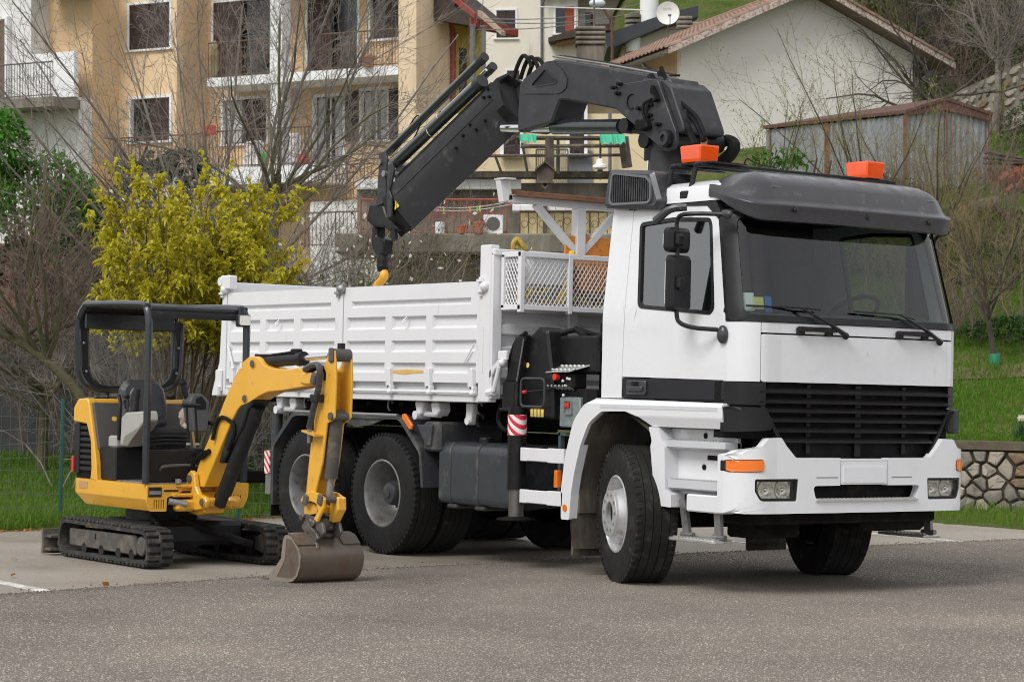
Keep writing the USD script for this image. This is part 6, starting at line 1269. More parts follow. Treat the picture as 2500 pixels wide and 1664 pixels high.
b = MB(); b.cyl((c[0][0], -0.05, c[0][1]+0.05), (c[0][0], -0.05, c[0][1]+0.09), 0.03, 10); obj('arm_top_cap', b, m_eblk, X)
kc = xp('bucket_cylinder'); B0, B1 = [(2.573, 1.256), (2.528, 0.9)]; B2, B3 = [(2.508, 0.788), (2.489, 0.651)]
b = MB(); b.cyl((B0[0], -0.05, B0[1]), (B2[0], -0.05, B2[1]), 0.052, 16); b.cyl((B0[0], -0.08, B0[1]), (B0[0], -0.02, B0[1]), 0.05, 14); obj('barrel', b, m_tframe, kc)
b = MB(); b.cyl((B2[0], -0.05, B2[1]), (B3[0], -0.05, B3[1]), 0.026, 12); obj('rod', b, m_steel, kc)
lk = [(2.232, 0.604), (2.28, 0.657), (2.379, 0.685), (2.489, 0.673), (2.572, 0.639), (2.559, 0.562), (2.476, 0.455), (2.426, 0.478), (2.494, 0.547), (2.459, 0.595), (2.371, 0.611), (2.294, 0.583)]
for y in (-0.135, 0.035):
    b = MB(); b.prism(rpoly(lk, .015), 'y', y-0.012, y+0.012, 0.005); obj('bucket_link', b, m_yel, X)
b = MB(); b.prism(rpoly([(2.457, 0.65), (2.565, 0.649), (2.57, 0.55), (2.487, 0.451), (2.443, 0.46), (2.449, 0.567)], .02), 'y', -0.02, 0.06, 0.01); obj('bucket_link', b, m_yel, X)
b = MB(); b.prism(rpoly([(2.245, 0.592), (2.328, 0.602), (2.429, 0.566), (2.42, 0.519), (2.31, 0.504), (2.238, 0.509)], .01), 'y', -0.11, 0.01); obj('arm_tip', b, m_yel2, X)
for c in [(2.324, 0.618), (2.527, 0.628)]:
    q = MB(); q.box(-0.032, 0.032, -0.165, -0.145, -0.04, 0.04, 0.01); b = MB(); b.addm(q, tr(c[0], 0, c[1]) @ rot((0, 1, 0), 15)); b.cyl((c[0], -0.15, c[1]), (c[0], 0.05, c[1]), 0.025, 10); obj('link_pin', b, m_egrey, X)
qc = [(2.215, 0.493), (2.287, 0.509), (2.398, 0.488), (2.509, 0.451), (2.54, 0.379), (2.481, 0.334), (2.383, 0.334), (2.281, 0.375), (2.257, 0.427)]
b = MB(); b.prism(rpoly(qc, .02), 'y', -0.12, -0.095, 0.005); b.prism(rpoly(qc, .02), 'y', 0.03, 0.055, 0.005); b.box(2.28, 2.46, -0.09, 0.03, 0.38, 0.45, 0.02); obj('quick_coupler', b, m_quick, X)
for c in [(2.243, 0.479), (2.361, 0.454), (2.4, 0.444), (2.285, 0.411), (2.409, 0.356)]:
    b = MB(); b.cyl((c[0], -0.135, c[1]), (c[0], 0.06, c[1]), 0.022, 10); b.lathe([(0.012, -0.008), (0.022, -0.008), (0.028, 0.0)], 12, 'y', (c[0], -0.135, c[1])); obj('coupler_pin', b, m_quick, X)
b = MB(); b.prism(rpoly([(2.278, 0.417), (2.305, 0.442), (2.355, 0.439), (2.479, 0.37), (2.502, 0.336), (2.47, 0.311), (2.506, 0.246), (2.415, 0.307), (2.314, 0.36)], .01), 'y', -0.15, -0.125, 0.004); obj('bucket_ear', b, m_quick, X); b = MB(); b.prism(rpoly([(2.343, 0.321), (2.412, 0.243), (2.379, 0.252), (2.277, 0.317), (2.253, 0.363), (2.341, 0.369)], .01), 'y', 0.05, 0.075, 0.004); obj('bucket_ear', b, m_quick, X)
# bucket: curved shell between two side plates
bk = xp('bucket')
side = [(1.985, 0.0), (2.06, 0.028), (2.17, 0.10), (2.25, 0.175), (2.272, 0.31), (2.30, 0.352), (2.335, 0.357), (2.38, 0.345), (2.49, 0.262), (2.525, 0.20), (2.515, 0.12), (2.48, 0.055), (2.42, 0.015), (2.33, -0.002)]
shell = [(2.0, 0.003), (2.33, 0.0), (2.42, 0.015), (2.48, 0.055), (2.515, 0.12), (2.525, 0.20), (2.49, 0.262), (2.38, 0.345), (2.32, 0.362)]
shell = smooth_path(np.array(shell), 4)
b = MB(); b.loft([np.array([(x, -0.30, z) for x, z in shell]), np.array([(x, 0.25, z) for x, z in shell])], caps=False, closed=False)
sh2 = [(x-0.012*(1 if x > 2.4 else 0.4), z+0.010) for x, z in shell]
b.loft([np.array([(x, -0.30, z) for x, z in sh2]), np.array([(x, 0.25, z) for x, z in sh2])], caps=False, closed=False)
mm = b.mesh(); obj('bucket_shell', mm, m_bucket, bk, 50)
for y in (-0.31, 0.24):
    b = MB(); b.prism(rpoly(side, .012, 2), 'y', y, y+0.018, 0.003); obj('side_plate', b, m_bucket, bk)
b = MB(); rimp = P2(rpoly(side, .012, 2)); band_ = rimp.difference(P2([(2.17, 0.02), (2.29, 0.17), (2.31, 0.34), (2.40, 0.335), (2.50, 0.25), (2.52, 0.15), (2.47, 0.05), (2.40, 0.02)]).buffer(-0.012))
b.shape(band_, 'y', -0.313, -0.309); obj('dried_mud', b, m_mud, bk)
b = MB(); b.prism([(1.975, 0.0), (2.08, 0.0), (2.08, 0.018), (1.98, 0.006)], 'y', -0.32, 0.27); obj('cutting_edge', b, m_bucket, bk)
wear = [(2.318, 0.366), (2.385, 0.352), (2.47, 0.287), (2.462, 0.278), (2.38, 0.340)]
b = MB(); b.loft([np.array([(x+0.004, y, z+0.004) for x, z in wear]) for y in (-0.305, -0.15)]); obj('top_plate', b, m_bucket, bk); b = MB(); b.loft([np.array([(x+0.004, y, z+0.004) for x, z in wear]) for y in (0.10, 0.255)]); obj('top_plate', b, m_bucket, bk)
# swing bracket
sw = xp('swing_bracket')
pl_ = rpoly([(0.55, 0.74), (0.60, 0.77), (0.66, 0.745), (0.69, 0.64), (0.74, 0.585), (0.84, 0.565), (0.875, 0.53), (0.85, 0.48), (0.76, 0.455), (0.62, 0.44), (0.52, 0.45), (0.50, 0.52), (0.53, 0.60)], .02)
for y in (-0.16, 0.06):
    b = MB(); b.prism(pl_, 'y', y-0.022, y+0.022, 0.008); obj('bracket_plate', b, m_yel, sw)
b = MB(); b.prism(rpoly([(0.53, 0.60), (0.64, 0.60), (0.70, 0.53), (0.80, 0.50), (0.78, 0.43), (0.66, 0.405), (0.50, 0.42)], .02), 'y', -0.15, 0.05, 0.015); b.box(0.56, 0.66, -0.36, -0.16, 0.555, 0.585, 0.008); b.box(0.56, 0.68, -0.34, -0.16, 0.44, 0.535, 0.02); b.box(0.54, 0.64, -0.32, -0.1, 0.625, 0.655, 0.012); obj('bracket_body', b, m_yel2, sw)
b = MB(); b.cyl((0.82, -0.19, 0.52), (0.82, 0.10, 0.52), 0.038, 14); b.sphere((0.82, 0.12, 0.52), 0.05, 2); obj('bracket_pin', b, m_yel2, sw); b = MB(); b.cyl((0.82, -0.20, 0.52), (0.82, -0.185, 0.52), 0.03, 8); obj('pin_end', b, m_egrey, sw); b = MB(); b.cyl((0.60, -0.20, 0.70), (0.60, 0.1, 0.70), 0.032, 10); obj('pin_end', b, m_egrey, sw)
b = MB(); b.box(0.58, 0.63, -0.31, -0.27, 0.655, 0.70, 0.01); b.cyl((0.60, -0.3, 0.66), (0.60, -0.3, 0.70), 0.016, 8); obj('grease_fitting', b, m_steel, sw)
# hoses
def xhose(pts, r, m_=None):
    b = MB(); b.tube(pts, r, 7, spline=5); obj('hose', b, m_ or m_matte, X)
e1 = [(0.906, 1.027), (0.934, 1.116), (0.974, 1.186), (1.042, 1.209), (1.129, 1.193), (1.205, 1.154), (1.22, 1.092), (1.175, 1.016), (1.116, 0.952)]
xhose([(x, -0.155+0.02*k/8, z) for k, (x, z) in enumerate(e1)], 0.017)
e2 = [(0.845, 0.936), (0.721, 0.875), (0.797, 0.923), (0.629, 0.857), (0.564, 0.778)]
xhose([(x, -0.15, z) for x, z in e2], 0.02)
e3 = [(2.276, 1.599), (2.364, 1.629), (2.452, 1.636), (2.513, 1.604), (2.516, 1.539), (2.503, 1.457), (2.473, 1.386), (2.433, 1.291), (2.404, 1.207), (2.384, 1.16)]
xhose([(x, -0.155-0.02*(k > 2), z) for k, (x, z) in enumerate(e3)], 0.025, m_visor); xhose([(x, -0.12, z-0.02) for x, z in e3[:5]], 0.02)
c = e3[6]; b = MB(); b.box(c[0]-0.05, c[0]+0.05, -0.205, -0.13, c[1]-0.03, c[1]+0.03, 0.008); obj('hose_clamp', b, m_eblk, X)
c = e3[9]; d = [(2.376, 1.047), (2.351, 1.111), (2.517, 1.104)]
b = MB(); b.tube([(c[0], -0.17, c[1]), (d[0][0], -0.17, d[0][1])], [0.020, 0.016, 0.012], 8); obj('hose_fitting', b, m_steel, X)
b = MB(); b.loft([np.array([(d[1][0]-0.02, -0.21, d[1][1]+0.02), (d[2][0], -0.21, d[2][1]-0.005), (d[2][0], -0.12, d[2][1]-0.005), (d[1][0]-0.02, -0.12, d[1][1]+0.02)])+[0, 0, k] for k in (0, 0.012)]); obj('hose_bracket', b, m_yel2, X)
xhose([(0.50, -0.20, 0.93), (0.42, -0.25, 0.86), (0.44, -0.28, 0.74), (0.56, -0.27, 0.68)], 0.024); xhose([(0.55, -0.10, 0.92), (0.48, -0.18, 0.85), (0.50, -0.22, 0.70)], 0.02); xhose([(0.1, 0.25, 1.15), (0.16, 0.32, 1.12), (0.18, 0.34, 1.0), (0.2, 0.3, 0.92)], 0.018)
b = MB(); b.box(1.27, 1.30, -0.1345, -0.1305, 1.60, 1.65); obj('white_sticker', b, m_bed, X)

# ================================================================ houses and yard buildings behind
def stucco(name, col, damt=0.3, dirt=None, scale=0.5):
    return mat(name, col, 0.9, var=0.06, vscale=scale, dirt=dirt if dirt is not None else tuple(np.array(col)*0.72), dscale=0.9, damt=damt, bump=0.35, bscale=35, spec=0.15, streak=True)
m_beige = stucco('beige_render', (0.72, 0.54, 0.345), 0.25); m_beige2 = stucco('tan_render', (0.62, 0.44, 0.26), 0.25); m_pier = stucco('pale_beige_render', (0.66, 0.53, 0.37), 0.4)
m_cream = stucco('cream_render', (0.72, 0.67, 0.58)); m_grey_r = stucco('pale_grey_render', (0.70, 0.675, 0.63), 0.2); m_whitew = stucco('white_render', (0.66, 0.66, 0.65), 0.2)
m_yellow_r = stucco('olive_yellow_render', (0.44, 0.37, 0.07)); m_oldcon = stucco('old_mossy_concrete', (0.24, 0.22, 0.185), 0.6, (0.10, 0.09, 0.07), 1.2)
m_white_t = mat('white_masonry_paint', (0.74, 0.75, 0.76), 0.75, var=0.05)
m_shutter = mat('dark_brown_shutter', (0.035, 0.018, 0.016), 0.6, var=0.1); m_rshut = mat('red_brown_shutter', (0.30, 0.06, 0.025), 0.6, var=0.12)
m_pane = mat('dark_window_pane', (0.012, 0.013, 0.015), 0.08, var=0.2, spec=0.6); m_curtain = mat('net_curtain', (0.42, 0.45, 0.47), 0.9, var=0.25, vscale=8)
m_redpipe = mat('red_brown_downpipe', (0.22, 0.03, 0.02), 0.5, var=0.1); m_gpipe = mat('grey_zinc_pipe', (0.14, 0.145, 0.15), 0.45, 0.4, var=0.15)
m_tile = mat('weathered_roof_tile', (0.26, 0.155, 0.11), 0.85, var=0.35, vscale=5, dirt=(0.20, 0.17, 0.14), damt=0.5, dscale=6); m_wood_d = mat('dark_roof_timber', (0.05, 0.035, 0.028), 0.8, var=0.2)
m_soffit = mat('grey_brown_boards', (0.15, 0.11, 0.08), 0.8, var=0.2, vscale=6); m_verge = mat('peeling_white_board', (0.50, 0.45, 0.40), 0.8, var=0.12, dirt=(0.22, 0.09, 0.06), damt=0.55, dscale=14)
m_railb = mat('brown_iron_railing', (0.10, 0.055, 0.035), 0.55, var=0.2); m_railg = mat('grey_iron_railing', (0.10, 0.09, 0.085), 0.55, var=0.15); m_railr = mat('rusty_red_railing', (0.30, 0.06, 0.03), 0.6, var=0.2)
m_terra = mat('terracotta', (0.45, 0.11, 0.045), 0.75, var=0.15); m_oldwood = mat('weathered_timber', (0.09, 0.07, 0.055), 0.85, var=0.35, vscale=4, dirt=(0.16, 0.14, 0.10), damt=0.4)
m_mossw = mat('dark_mossy_timber', (0.04, 0.032, 0.025), 0.9, var=0.3, dirt=(0.08, 0.075, 0.04), damt=0.5)
def frame_of(s0, d0, ang, t0=0.0):
    a = math.radians(ang); ex = math.cos(a)*c_r + math.sin(a)*c_f; ey = -math.sin(a)*c_r + math.cos(a)*c_f
    M = np.eye(4); M[0, :3], M[1, :3], M[2, :3], M[3, :3] = ex, ey, c_u, CAM + s0*c_r + d0*c_f + t0*c_u
    return M
def child(parent, name): return UsdGeom.Xform.Define(stage, numbered(path_of(parent), name)).GetPrim()
def bx(name, m_, par, x0, x1, y0, y1, z0, z1, b=0.0, label=None):
    q = MB(); q.box(x0, x1, y0, y1, z0, z1, b); return obj(name, q, m_, par, False, label)
def railing(par, x0, x1, y, z0, z1, m_, n, curl=True, zs=None, name='railing'):
    q = MB(); r = 0.011
    dz = zs or (0, 0)
    Z0 = lambda x: z0 + dz[0]*(x-x0)/(x1-x0); Z1 = lambda x: z1 + dz[1]*(x-x0)/(x1-x0)
    q.tube([(x0, y, Z1(x0)), (x1, y, Z1(x1))], 0.024, 6); q.tube([(x0, y, Z0(x0)+0.06), (x1, y, Z0(x1)+0.06)], 0.016, 6)
    for k in range(n+1):
        x = x0+(x1-x0)*k/n; q.tube([(x, y, Z0(x)), (x, y, Z1(x))], r if k % 8 else 0.02, 4)
        if curl and k < n and k % 2 == 0:
            xc = x+(x1-x0)/n; zc = Z0(x)+(Z1(x)-Z0(x))*0.58; rr = (x1-x0)/n*0.42
            for s_ in (-1, 1):
                a = np.linspace(0, 2*np.pi, 9); q.tube([(xc+s_*rr*1.05+rr*math.cos(t)*0.9, y, zc+s_*0.03+rr*math.sin(t)) for t in a], 0.008, 3, caps=False)
    return obj(name, q, m_, par, False)
def wall(name, m_, par, x0, x1, z0, z1, y0, holes=(), t=0.30):
    q = MB(); q.shape(sbox(x0, z0, x1, z1).difference(unary_union([sbox(*h) for h in holes])) if holes else sbox(x0, z0, x1, z1), 'y', y0, y0+t); return obj(name, q, m_, par, False)
def window(par, x0, x1, z0, z1, y=0.0, shut=(m_shutter, m_shutter), openl=False, curtain=False, sill=True, frame=m_white_t, half=False):
    """a window in a white surround: frame, panes, leaf shutters"""
    w = child(par, 'window'); q = MB(); t = 0.07
    q.box(x0-t, x0+0.01, y-0.03, y+0.16, z0, z1); q.box(x1-0.01, x1+t, y-0.03, y+0.16, z0, z1); q.box(x0-t, x1+t, y-0.03, y+0.16, z1-0.01, z1+t); obj('frame', q, frame, w, False)
    bx('pane', m_pane, w, x0, x1, y+0.13, y+0.15, z0, z1)
    if curtain:
        c = (x0+x1)/2; q = MB(); q.box(x0+0.06, c-0.18, y+0.115, y+0.125, z0+0.05, z1-0.05); obj('curtain', q, m_curtain, w, False); q = MB(); q.box(c+0.15, x1-0.06, y+0.115, y+0.125, z0+0.05, z1-0.05); obj('curtain', q, m_curtain, w, False)
        q = MB(); q.box(c-0.02, c+0.02, y+0.09, y+0.13, z0, z1); obj('mullion', q, frame, w, False)
    if sill: bx('sill', frame, w, x0-0.12, x1+0.12, y-0.09, y+0.05, z0-0.06, z0)
    W = (x1-x0)/2
    for k, m_ in enumerate(shut):
        if m_ is None: continue
        if openl: a, c = ((x0-t-W, x0-t) if k == 0 else (x1+t, x1+t+W)); yy = (y-0.075, y-0.035)
        else: a, c = ((x0, x0+W-0.01) if k == 0 else (x0+W+0.01, x1)); yy = (y-0.02, y+0.02)
        q = MB(); q.box(a, a+0.07, *yy, z0, z1); q.box(c-0.07, c, *yy, z0, z1); q.box(a, c, *yy, z0, z0+0.09); q.box(a, c, *yy, z1-0.09, z1); q.box(a, c, *yy, (z0+z1)/2-0.05, (z0+z1)/2+0.05)
        q.box(a+0.05, c-0.05, yy[0]+0.013, yy[0]+0.028, z0+0.05, z1-0.05)
        n = 18
        for i in range(n): zz = z0+0.09+(z1-z0-0.18)*i/n; q.prism([(yy[0]+0.008, zz), (yy[1]-0.012, zz+0.02), (yy[1]-0.012, zz+0.045), (yy[0]+0.008, zz+0.02)], 'x', a+0.06, c-0.06)
        obj('shutter', q, m_, w, False)
    return w
# ---- beige apartment house
A = thing('apartment_house', 'beige apartment house with dark brown shutters and white balcony slabs behind the bare trees', 'house', matrix=frame_of(-10.067, 67, -29))
wall('left_wall', m_beige, A, -3.75, 0.25, -1.5, 13.0, 0.0, [(-1.50, 8.63, 0.0, 9.98), (-1.45, 5.9, 0.0, 7.18)]); bx('inner_wall', m_beige2, A, 0.0, 0.25, 0.30, 1.5, -1.5, 13.0)
wall('rear_wall', m_beige2, A, 0.25, 7.92, -1.5, 13.0, 1.5, [(0.47, 7.66, 2.55, 10.1), (3.86, 7.66, 5.6, 10.0), (6.02, 8.64, 7.05, 10.1), (0.82, 5.85, 2.41, 7.17), (4.1, 5.0, 5.1, 7.1), (5.72, 5.75, 6.62, 7.2)])
bx('pier', m_pier, A, 7.92, 8.50, -0.02, 2.0, -1.5, 13.0)
bx('balcony_slab', m_white_t, A, 1.38, 7.92, -0.05, 1.5, 7.38, 7.64); bx('balcony_slab', m_white_t, A, -0.6, 5.3, -0.3, 1.5, 4.5, 4.98)
bx('balcony_slab', m_white_t, A, 1.38, 7.92, -0.05, 1.5, 10.45, 10.7)
bx('column', m_white_t, A, 3.59, 4.0, 0.0, 0.42, 4.9, 13.0)
window(A, -1.50, 0.0, 8.63, 9.98, shut=(m_shutter, m_shutter)); window(A, -1.45, 0.0, 5.9, 7.18, shut=(None, m_shutter))
for x0, x1, z0, z1 in ((0.47, 2.55, 7.66, 10.1), (3.86, 5.6, 7.66, 10.0), (6.02, 7.05, 8.64, 10.1)):
    window(A, x0, x1, z0, z1, 1.50, shut=(m_shutter, None) if x0 < 5 else (None, m_shutter), sill=x0 > 6)
window(A, 0.82, 2.41, 5.85, 7.17, 1.50, curtain=True, shut=(None, m_shutter)); window(A, 4.1, 5.1, 5.0, 7.1, 1.50, curtain=True, shut=(None, None), sill=False)
window(A, 5.72, 6.62, 5.75, 7.2, 1.50, curtain=True, openl=True)
railing(A, 5.3, 7.9, 0.0, 7.64, 8.66, m_railb, 26); railing(A, 1.4, 3.55, 0.0, 7.64, 8.66, m_railb, 20)
railing(A, -3.3, 1.3, -0.35, 5.1, 6.0, m_railb, 34, False); railing(A, 1.3, 5.2, -0.28, 4.98, 6.05, m_railb, 34); railing(A, 5.3, 7.4, -0.6, 3.9, 4.9, m_railb, 18); railing(A, 5.6, 8.4, -1.2, 2.6, 3.55, m_railb, 22)
bx('terrace_wall', m_whitew, A, 5.3, 8.0, -0.5, 1.5, -1.5, 3.9); bx('terrace_wall', m_beige, A, -3.6, 1.4, -0.3, -0.01, -1.5, 5.0)
q = MB(); q.cyl((-3.58, -0.10, 2.0), (-3.58, -0.10, 10.6), 0.07, 8); q.cyl((-3.58, -0.1, 10.55), (-3.9, -0.3, 11.2), 0.07, 8); obj('downpipe', q, m_redpipe, A)
q = MB(); q.cyl((8.58, 1.85, 3.0), (8.58, 1.85, 8.7), 0.085, 8); q.tube([(8.58, 1.85, 8.7), (8.60, 1.75, 8.95), (8.9, 1.2, 9.2), (9.4, 1.0, 9.5)], 0.07, 8, spline=3); obj('downpipe', q, m_redpipe, A)
bx('side_wing', m_yellow_r, A, 8.30, 8.54, 2.0, 3.7, 2.0, 9.6); bx('wing_window', m_wood_d, A, 8.54, 8.56, 2.25, 2.65, 6.9, 8.35)
q = MB(); q.prism([(8.4, 9.0), (9.75, 8.72), (9.75, 8.85), (8.4, 9.9)], 'y', 0.9, 3.4); obj('eaves', q, m_wood_d, A, False)
q = MB(); q.prism([(9.72, 8.70), (9.78, 8.72), (9.78, 8.95), (9.72, 8.95)], 'y', 0.8, 3.5); q.prism([(8.6, 9.9), (9.9, 8.9), (9.9, 9.05), (8.6, 10.1)], 'y', 0.75, 0.9); obj('eaves_board', q, m_redpipe, A, False)
q = MB(); q.prism([(9.75, 9.05), (10.5, 8.45), (10.5, 8.56), (9.75, 9.2)], 'y', 1.2, 1.45); obj('lower_eaves', q, mat('tan_eaves_board', (0.36, 0.28, 0.2), 0.8), A, False)
# things on its lower balcony
def onA(x, y, z): M = frame_of(-10.067, 67, -29); p = np.array([x, y, z, 1.0]) @ M; return p[:3]
def small(name, mesh, m_, loc, label, cat, group=None, rz=0):
    p = obj(name, mesh, m_, None); xf = UsdGeom.Xformable(p); xf.AddTranslateOp().Set(Gf.Vec3d(*map(float, loc)))
    if rz: xf.AddRotateZOp().Set(float(rz))
    return tag(p, label, cat, group)
def pot_mesh(r=0.16, h=0.26):
    q = MB(); q.lathe([(0.0, 0), (r*0.68, 0), (r*0.93, h*0.8), (r, h*0.8), (r*1.03, h), (r*0.9, h), (r*0.85, h*0.9), (0, h*0.88)], 20, 'z'); return q
small('flower_pot', pot_mesh(0.2, 0.30), m_terra, onA(6.97, -0.1, 7.64), 'terracotta pot on the upper balcony slab of the beige house', 'flower pot')
q = MB(); q.prism(rrect(-0.35, 0.35, -0.1, 0.1, 0.02), 'z', 0, 0.26, 0.01); small('planter', q, mat('red_plastic_planter', (0.5, 0.05, 0.025), 0.5), onA(1.65, -0.32, 5.95), 'red planter box on the railing left of the white column', 'planter', rz=-10)
for nm, col, (x, y, z), (w, d, h), lab, cat in (('laundry_bag', (0.75, 0.72, 0.72), (3.0, 0.0, 5.0), (0.9, 0.3, 0.75), 'white and red striped bundle on the balcony left of the white column', 'bundle'), ('toy_box', (0.04, 0.55, 0.08), (3.35, -0.1, 5.0), (0.35, 0.3, 0.38), 'bright green bucket on the balcony beside the white column', 'bucket'),
        ('paper_bag', (0.72, 0.74, 0.8), (4.45, -0.05, 5.0), (0.5, 0.3, 0.9), 'white bag with red and blue print on the balcony right of the white column', 'bag'), ('toy_car', (0.7, 0.05, 0.03), (4.75, -0.1, 5.0), (0.5, 0.3, 0.28), 'small red toy on the balcony right of the white column', 'toy')):
    q = MB(); q.prism(rrect(-w/2, w/2, -d/2, d/2, 0.06), 'z', 0, h, 0.05)
    mm = q.mesh(); mm.vertices[:, :2] *= (1-0.25*(mm.vertices[:, 2:3]/h))
    small(nm, mm, mat(nm+'_colour', col, 0.6, var=0.35, vscale=9), onA(x, y, z), lab, cat)
q = MB(); q.loft([np.array([(0.25*math.cos(a)*k, 0.06*math.sin(a)*k, z) for a in np.linspace(0, 2*np.pi, 10)[:-1]]) for z, k in ((0, .3), (0.2, 1.0), (0.8, 0.9), (1.1, 0.25))])
small('folded_parasol', q, mat('olive_cloth', (0.22, 0.2, 0.09), 0.85, var=0.2), onA(1.45, 0.2, 7.66), 'folded olive parasol on the upper balcony of the beige house', 'parasol')
# ---- white house at the far left
Bh = thing('white_house', 'white rendered house with a grey iron balcony at the far left', 'house', matrix=frame_of(-12.826, 66, -29))
bx('wall', m_whitew, Bh, -6.0, -1.62, 0.2, 6.0, -2.0, 12.5); bx('recess_wall', m_beige2, Bh, -1.62, 0.02, 1.0, 6.0, -2.0, 12.5); bx('parapet', m_white_t, Bh, -1.62, 0.0, 0.2, 0.4, 7.1, 8.42)
bx('side_wall', m_whitew, Bh, -1.62, 0.0, 0.4, 1.0, -2.0, 7.1); bx('balcony_slab', m_oldcon, Bh, -4.5, 0.15, -0.9, 0.3, 6.72, 7.0)
railing(Bh, -4.4, 0.1, -0.85, 7.0, 8.0, m_railg, 44); bx('eaves', m_wood_d, Bh, -1.3, 0.5, -0.2, 1.4, 10.3, 10.6)
window(Bh, -2.95, -2.45, 7.2, 9.5, 0.03, shut=(m_soffit, m_soffit), sill=False)
# ---- cream house in the middle distance
C = thing('cream_house', 'cream white house with brown and red shutters between the beige house and the gable', 'house', matrix=frame_of(0.0, 88.0, -4))
wall('wall', m_cream, C, -3.2, 2.55, 0.0, 15.5, 0.0, [(-0.61, 11.7, 0.14, 12.78), (1.68, 11.86, 2.42, 12.9), (-0.2, 9.9, 0.3, 10.45)]); wall('wall', m_cream, C, 2.55, 9.0, 0.0, 15.5, 1.0, [(2.78, 11.98, 3.2, 12.8), (4.25, 12.05, 4.95, 12.58)]); bx('return_wall', m_cream, C, 2.25, 2.55, 0.3, 1.0, 0.0, 15.5)
window(C, -0.61, 0.14, 11.7, 12.78, 0); window(C, 1.68, 2.42, 11.86, 12.9, 0, shut=(None, m_rshut)); window(C, 2.78, 3.2, 11.98, 12.8, 1.0, shut=(None, m_rshut), sill=False); window(C, 4.25, 4.95, 12.05, 12.58, 1.0, shut=(m_rshut, m_rshut))
window(C, -0.2, 0.3, 9.9, 10.45, 0)
q = MB(); q.prism([(1.45, 11.42), (4.4, 11.95), (4.4, 12.12), (2.9, 12.05), (1.45, 11.58)], 'y', -0.9, 1.0); obj('porch_roof', q, m_wood_d, C, False); q = MB(); q.prism([(1.75, 11.36), (4.2, 11.80), (4.2, 11.9), (1.75, 11.46)], 'y', -0.6, 1.0); obj('porch_soffit', q, mat('pink_soffit', (0.45, 0.22, 0.15), 0.8), C, False)
q = MB(); q.cyl((1.15, -0.06, 8.0), (1.15, -0.06, 13.4), 0.05, 6); q.cyl((1.15, -0.06, 12.95), (1.6, -0.3, 13.7), 0.05, 6); obj('downpipe', q, m_gpipe, C)
q = MB(); q.cyl((-2.1, -1.0, 6.0), (-2.1, -1.0, 12.1), 0.09, 8); obj('downpipe', q, m_gpipe, C)
bx('lintel', m_wood_d, C, 1.2, 6.0, -0.6, 0.9, 13.35, 13.6)
# dark roof of the house next to it
R = thing('dark_roofed_annex', 'annex with a sloping dark roof edge and white chimneys behind the tiled roof', 'house', matrix=frame_of(4.128, 74, 0))
rr = [(-1.229, 9.83), (0.682, 10.467), (1.864, 10.773), (1.864, 10.416), (0.733, 10.11), (-0.796, 9.473), (-1.05, 9.448)]
q = MB(); q.prism(rr, 'y', -0.8, 5.0); obj('roof_edge', q, m_black if False else mat('dark_slate_fascia', (0.03, 0.033, 0.04), 0.5), R, False)
q = MB(); q.prism([(-0.541, 9.601), (0.58, 10.059), (1.864, 10.467), (1.864, 9.04), (-0.541, 9.04)], 'y', 0.0, 5.0); obj('wall', q, m_cream, R, False)
for c, w, h in ([(-0.21, 9.55), (0.315, 10.467)][0], 0.24, 0.55), ([(-0.21, 9.55), (0.315, 10.314)][1], 0.30, 0.85):
    ch = child(R, 'chimney'); q = MB(); q.cyl((c[0], -0.3, c[1]-0.2), (c[0], -0.3, c[1]+h), w, 12); obj('stack', q, m_white_t, ch)
    q = MB()
    for k in range(3): q.cyl((c[0], -0.3, c[1]+h+0.02+k*0.16), (c[0], -0.3, c[1]+h+0.12+k*0.16), w*1.15, 12)
    obj('cowl', q, m_oldcon, ch)
# ---- grey gable house
D = thing('gable_house', 'pale grey rendered house with a broad blank gable and tiled roof behind the cab', 'house', matrix=frame_of(4.31, 58, 16))
q = MB(); q.prism([(0, -1.5), (6.46, -1.5), (6.46, 7.52), (3.42, 9.0), (0, 7.49)], 'y', 0.0, 0.3); obj('gable_wall', q, m_grey_r, D, False)
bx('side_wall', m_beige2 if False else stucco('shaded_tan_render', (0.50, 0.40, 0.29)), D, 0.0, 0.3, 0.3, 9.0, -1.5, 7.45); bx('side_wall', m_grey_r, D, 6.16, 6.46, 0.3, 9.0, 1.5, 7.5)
sl = (9.0-7.49)/3.42; sr = (9.0-7.52)/3.04
rp = lambda x, e=0.0: (7.49+sl*x if x < 3.42 else 9.0-sr*(x-3.42)) + e
q = MB(); q.prism([(-0.62, rp(-0.62, .02)), (3.42, 9.02), (7.35, rp(7.35, .02)), (7.35, rp(7.35, .12)), (3.42, 9.13), (-0.62, rp(-0.62, .12))], 'y', -0.7, 9.2); obj('roof_deck', q, m_soffit, D, False)
q = MB(); q.prism([(-0.60, rp(-0.6, -.02)), (3.42, 8.98), (7.32, rp(7.32, -.02)), (7.32, rp(7.32, .14)), (3.42, 9.15), (-0.60, rp(-0.6, .14))], 'y', -0.76, -0.705); obj('verge_board', q, m_verge, D, False)
rng = np.random.default_rng(11); tl = []
nx_, ny_ = 9, 33
for j in range(ny_):
    for i in range(nx_):
        x0 = -0.68+i*0.455; x1 = x0+0.50; y = -0.72+j*0.30
        w = 0.16
        ring = lambda x, k, e: np.array([(x, y+w+w*k*math.cos(t)*1.0, rp(x, .14+e)+0.10*k*math.sin(t)) for t in np.linspace(0, np.pi, 6)])
        q = MB(); q.loft([ring(x0, 1.0, 0.02), ring(x1, 0.86, 0.0)], caps=False, closed=False)
        e0 = ring(x0, 1.0, 0.02); q.add(np.vstack([e0, e0.mean(0)]), [[k, k+1, 6] for k in range(5)])
        obj('tile', q, m_tile, D, False)
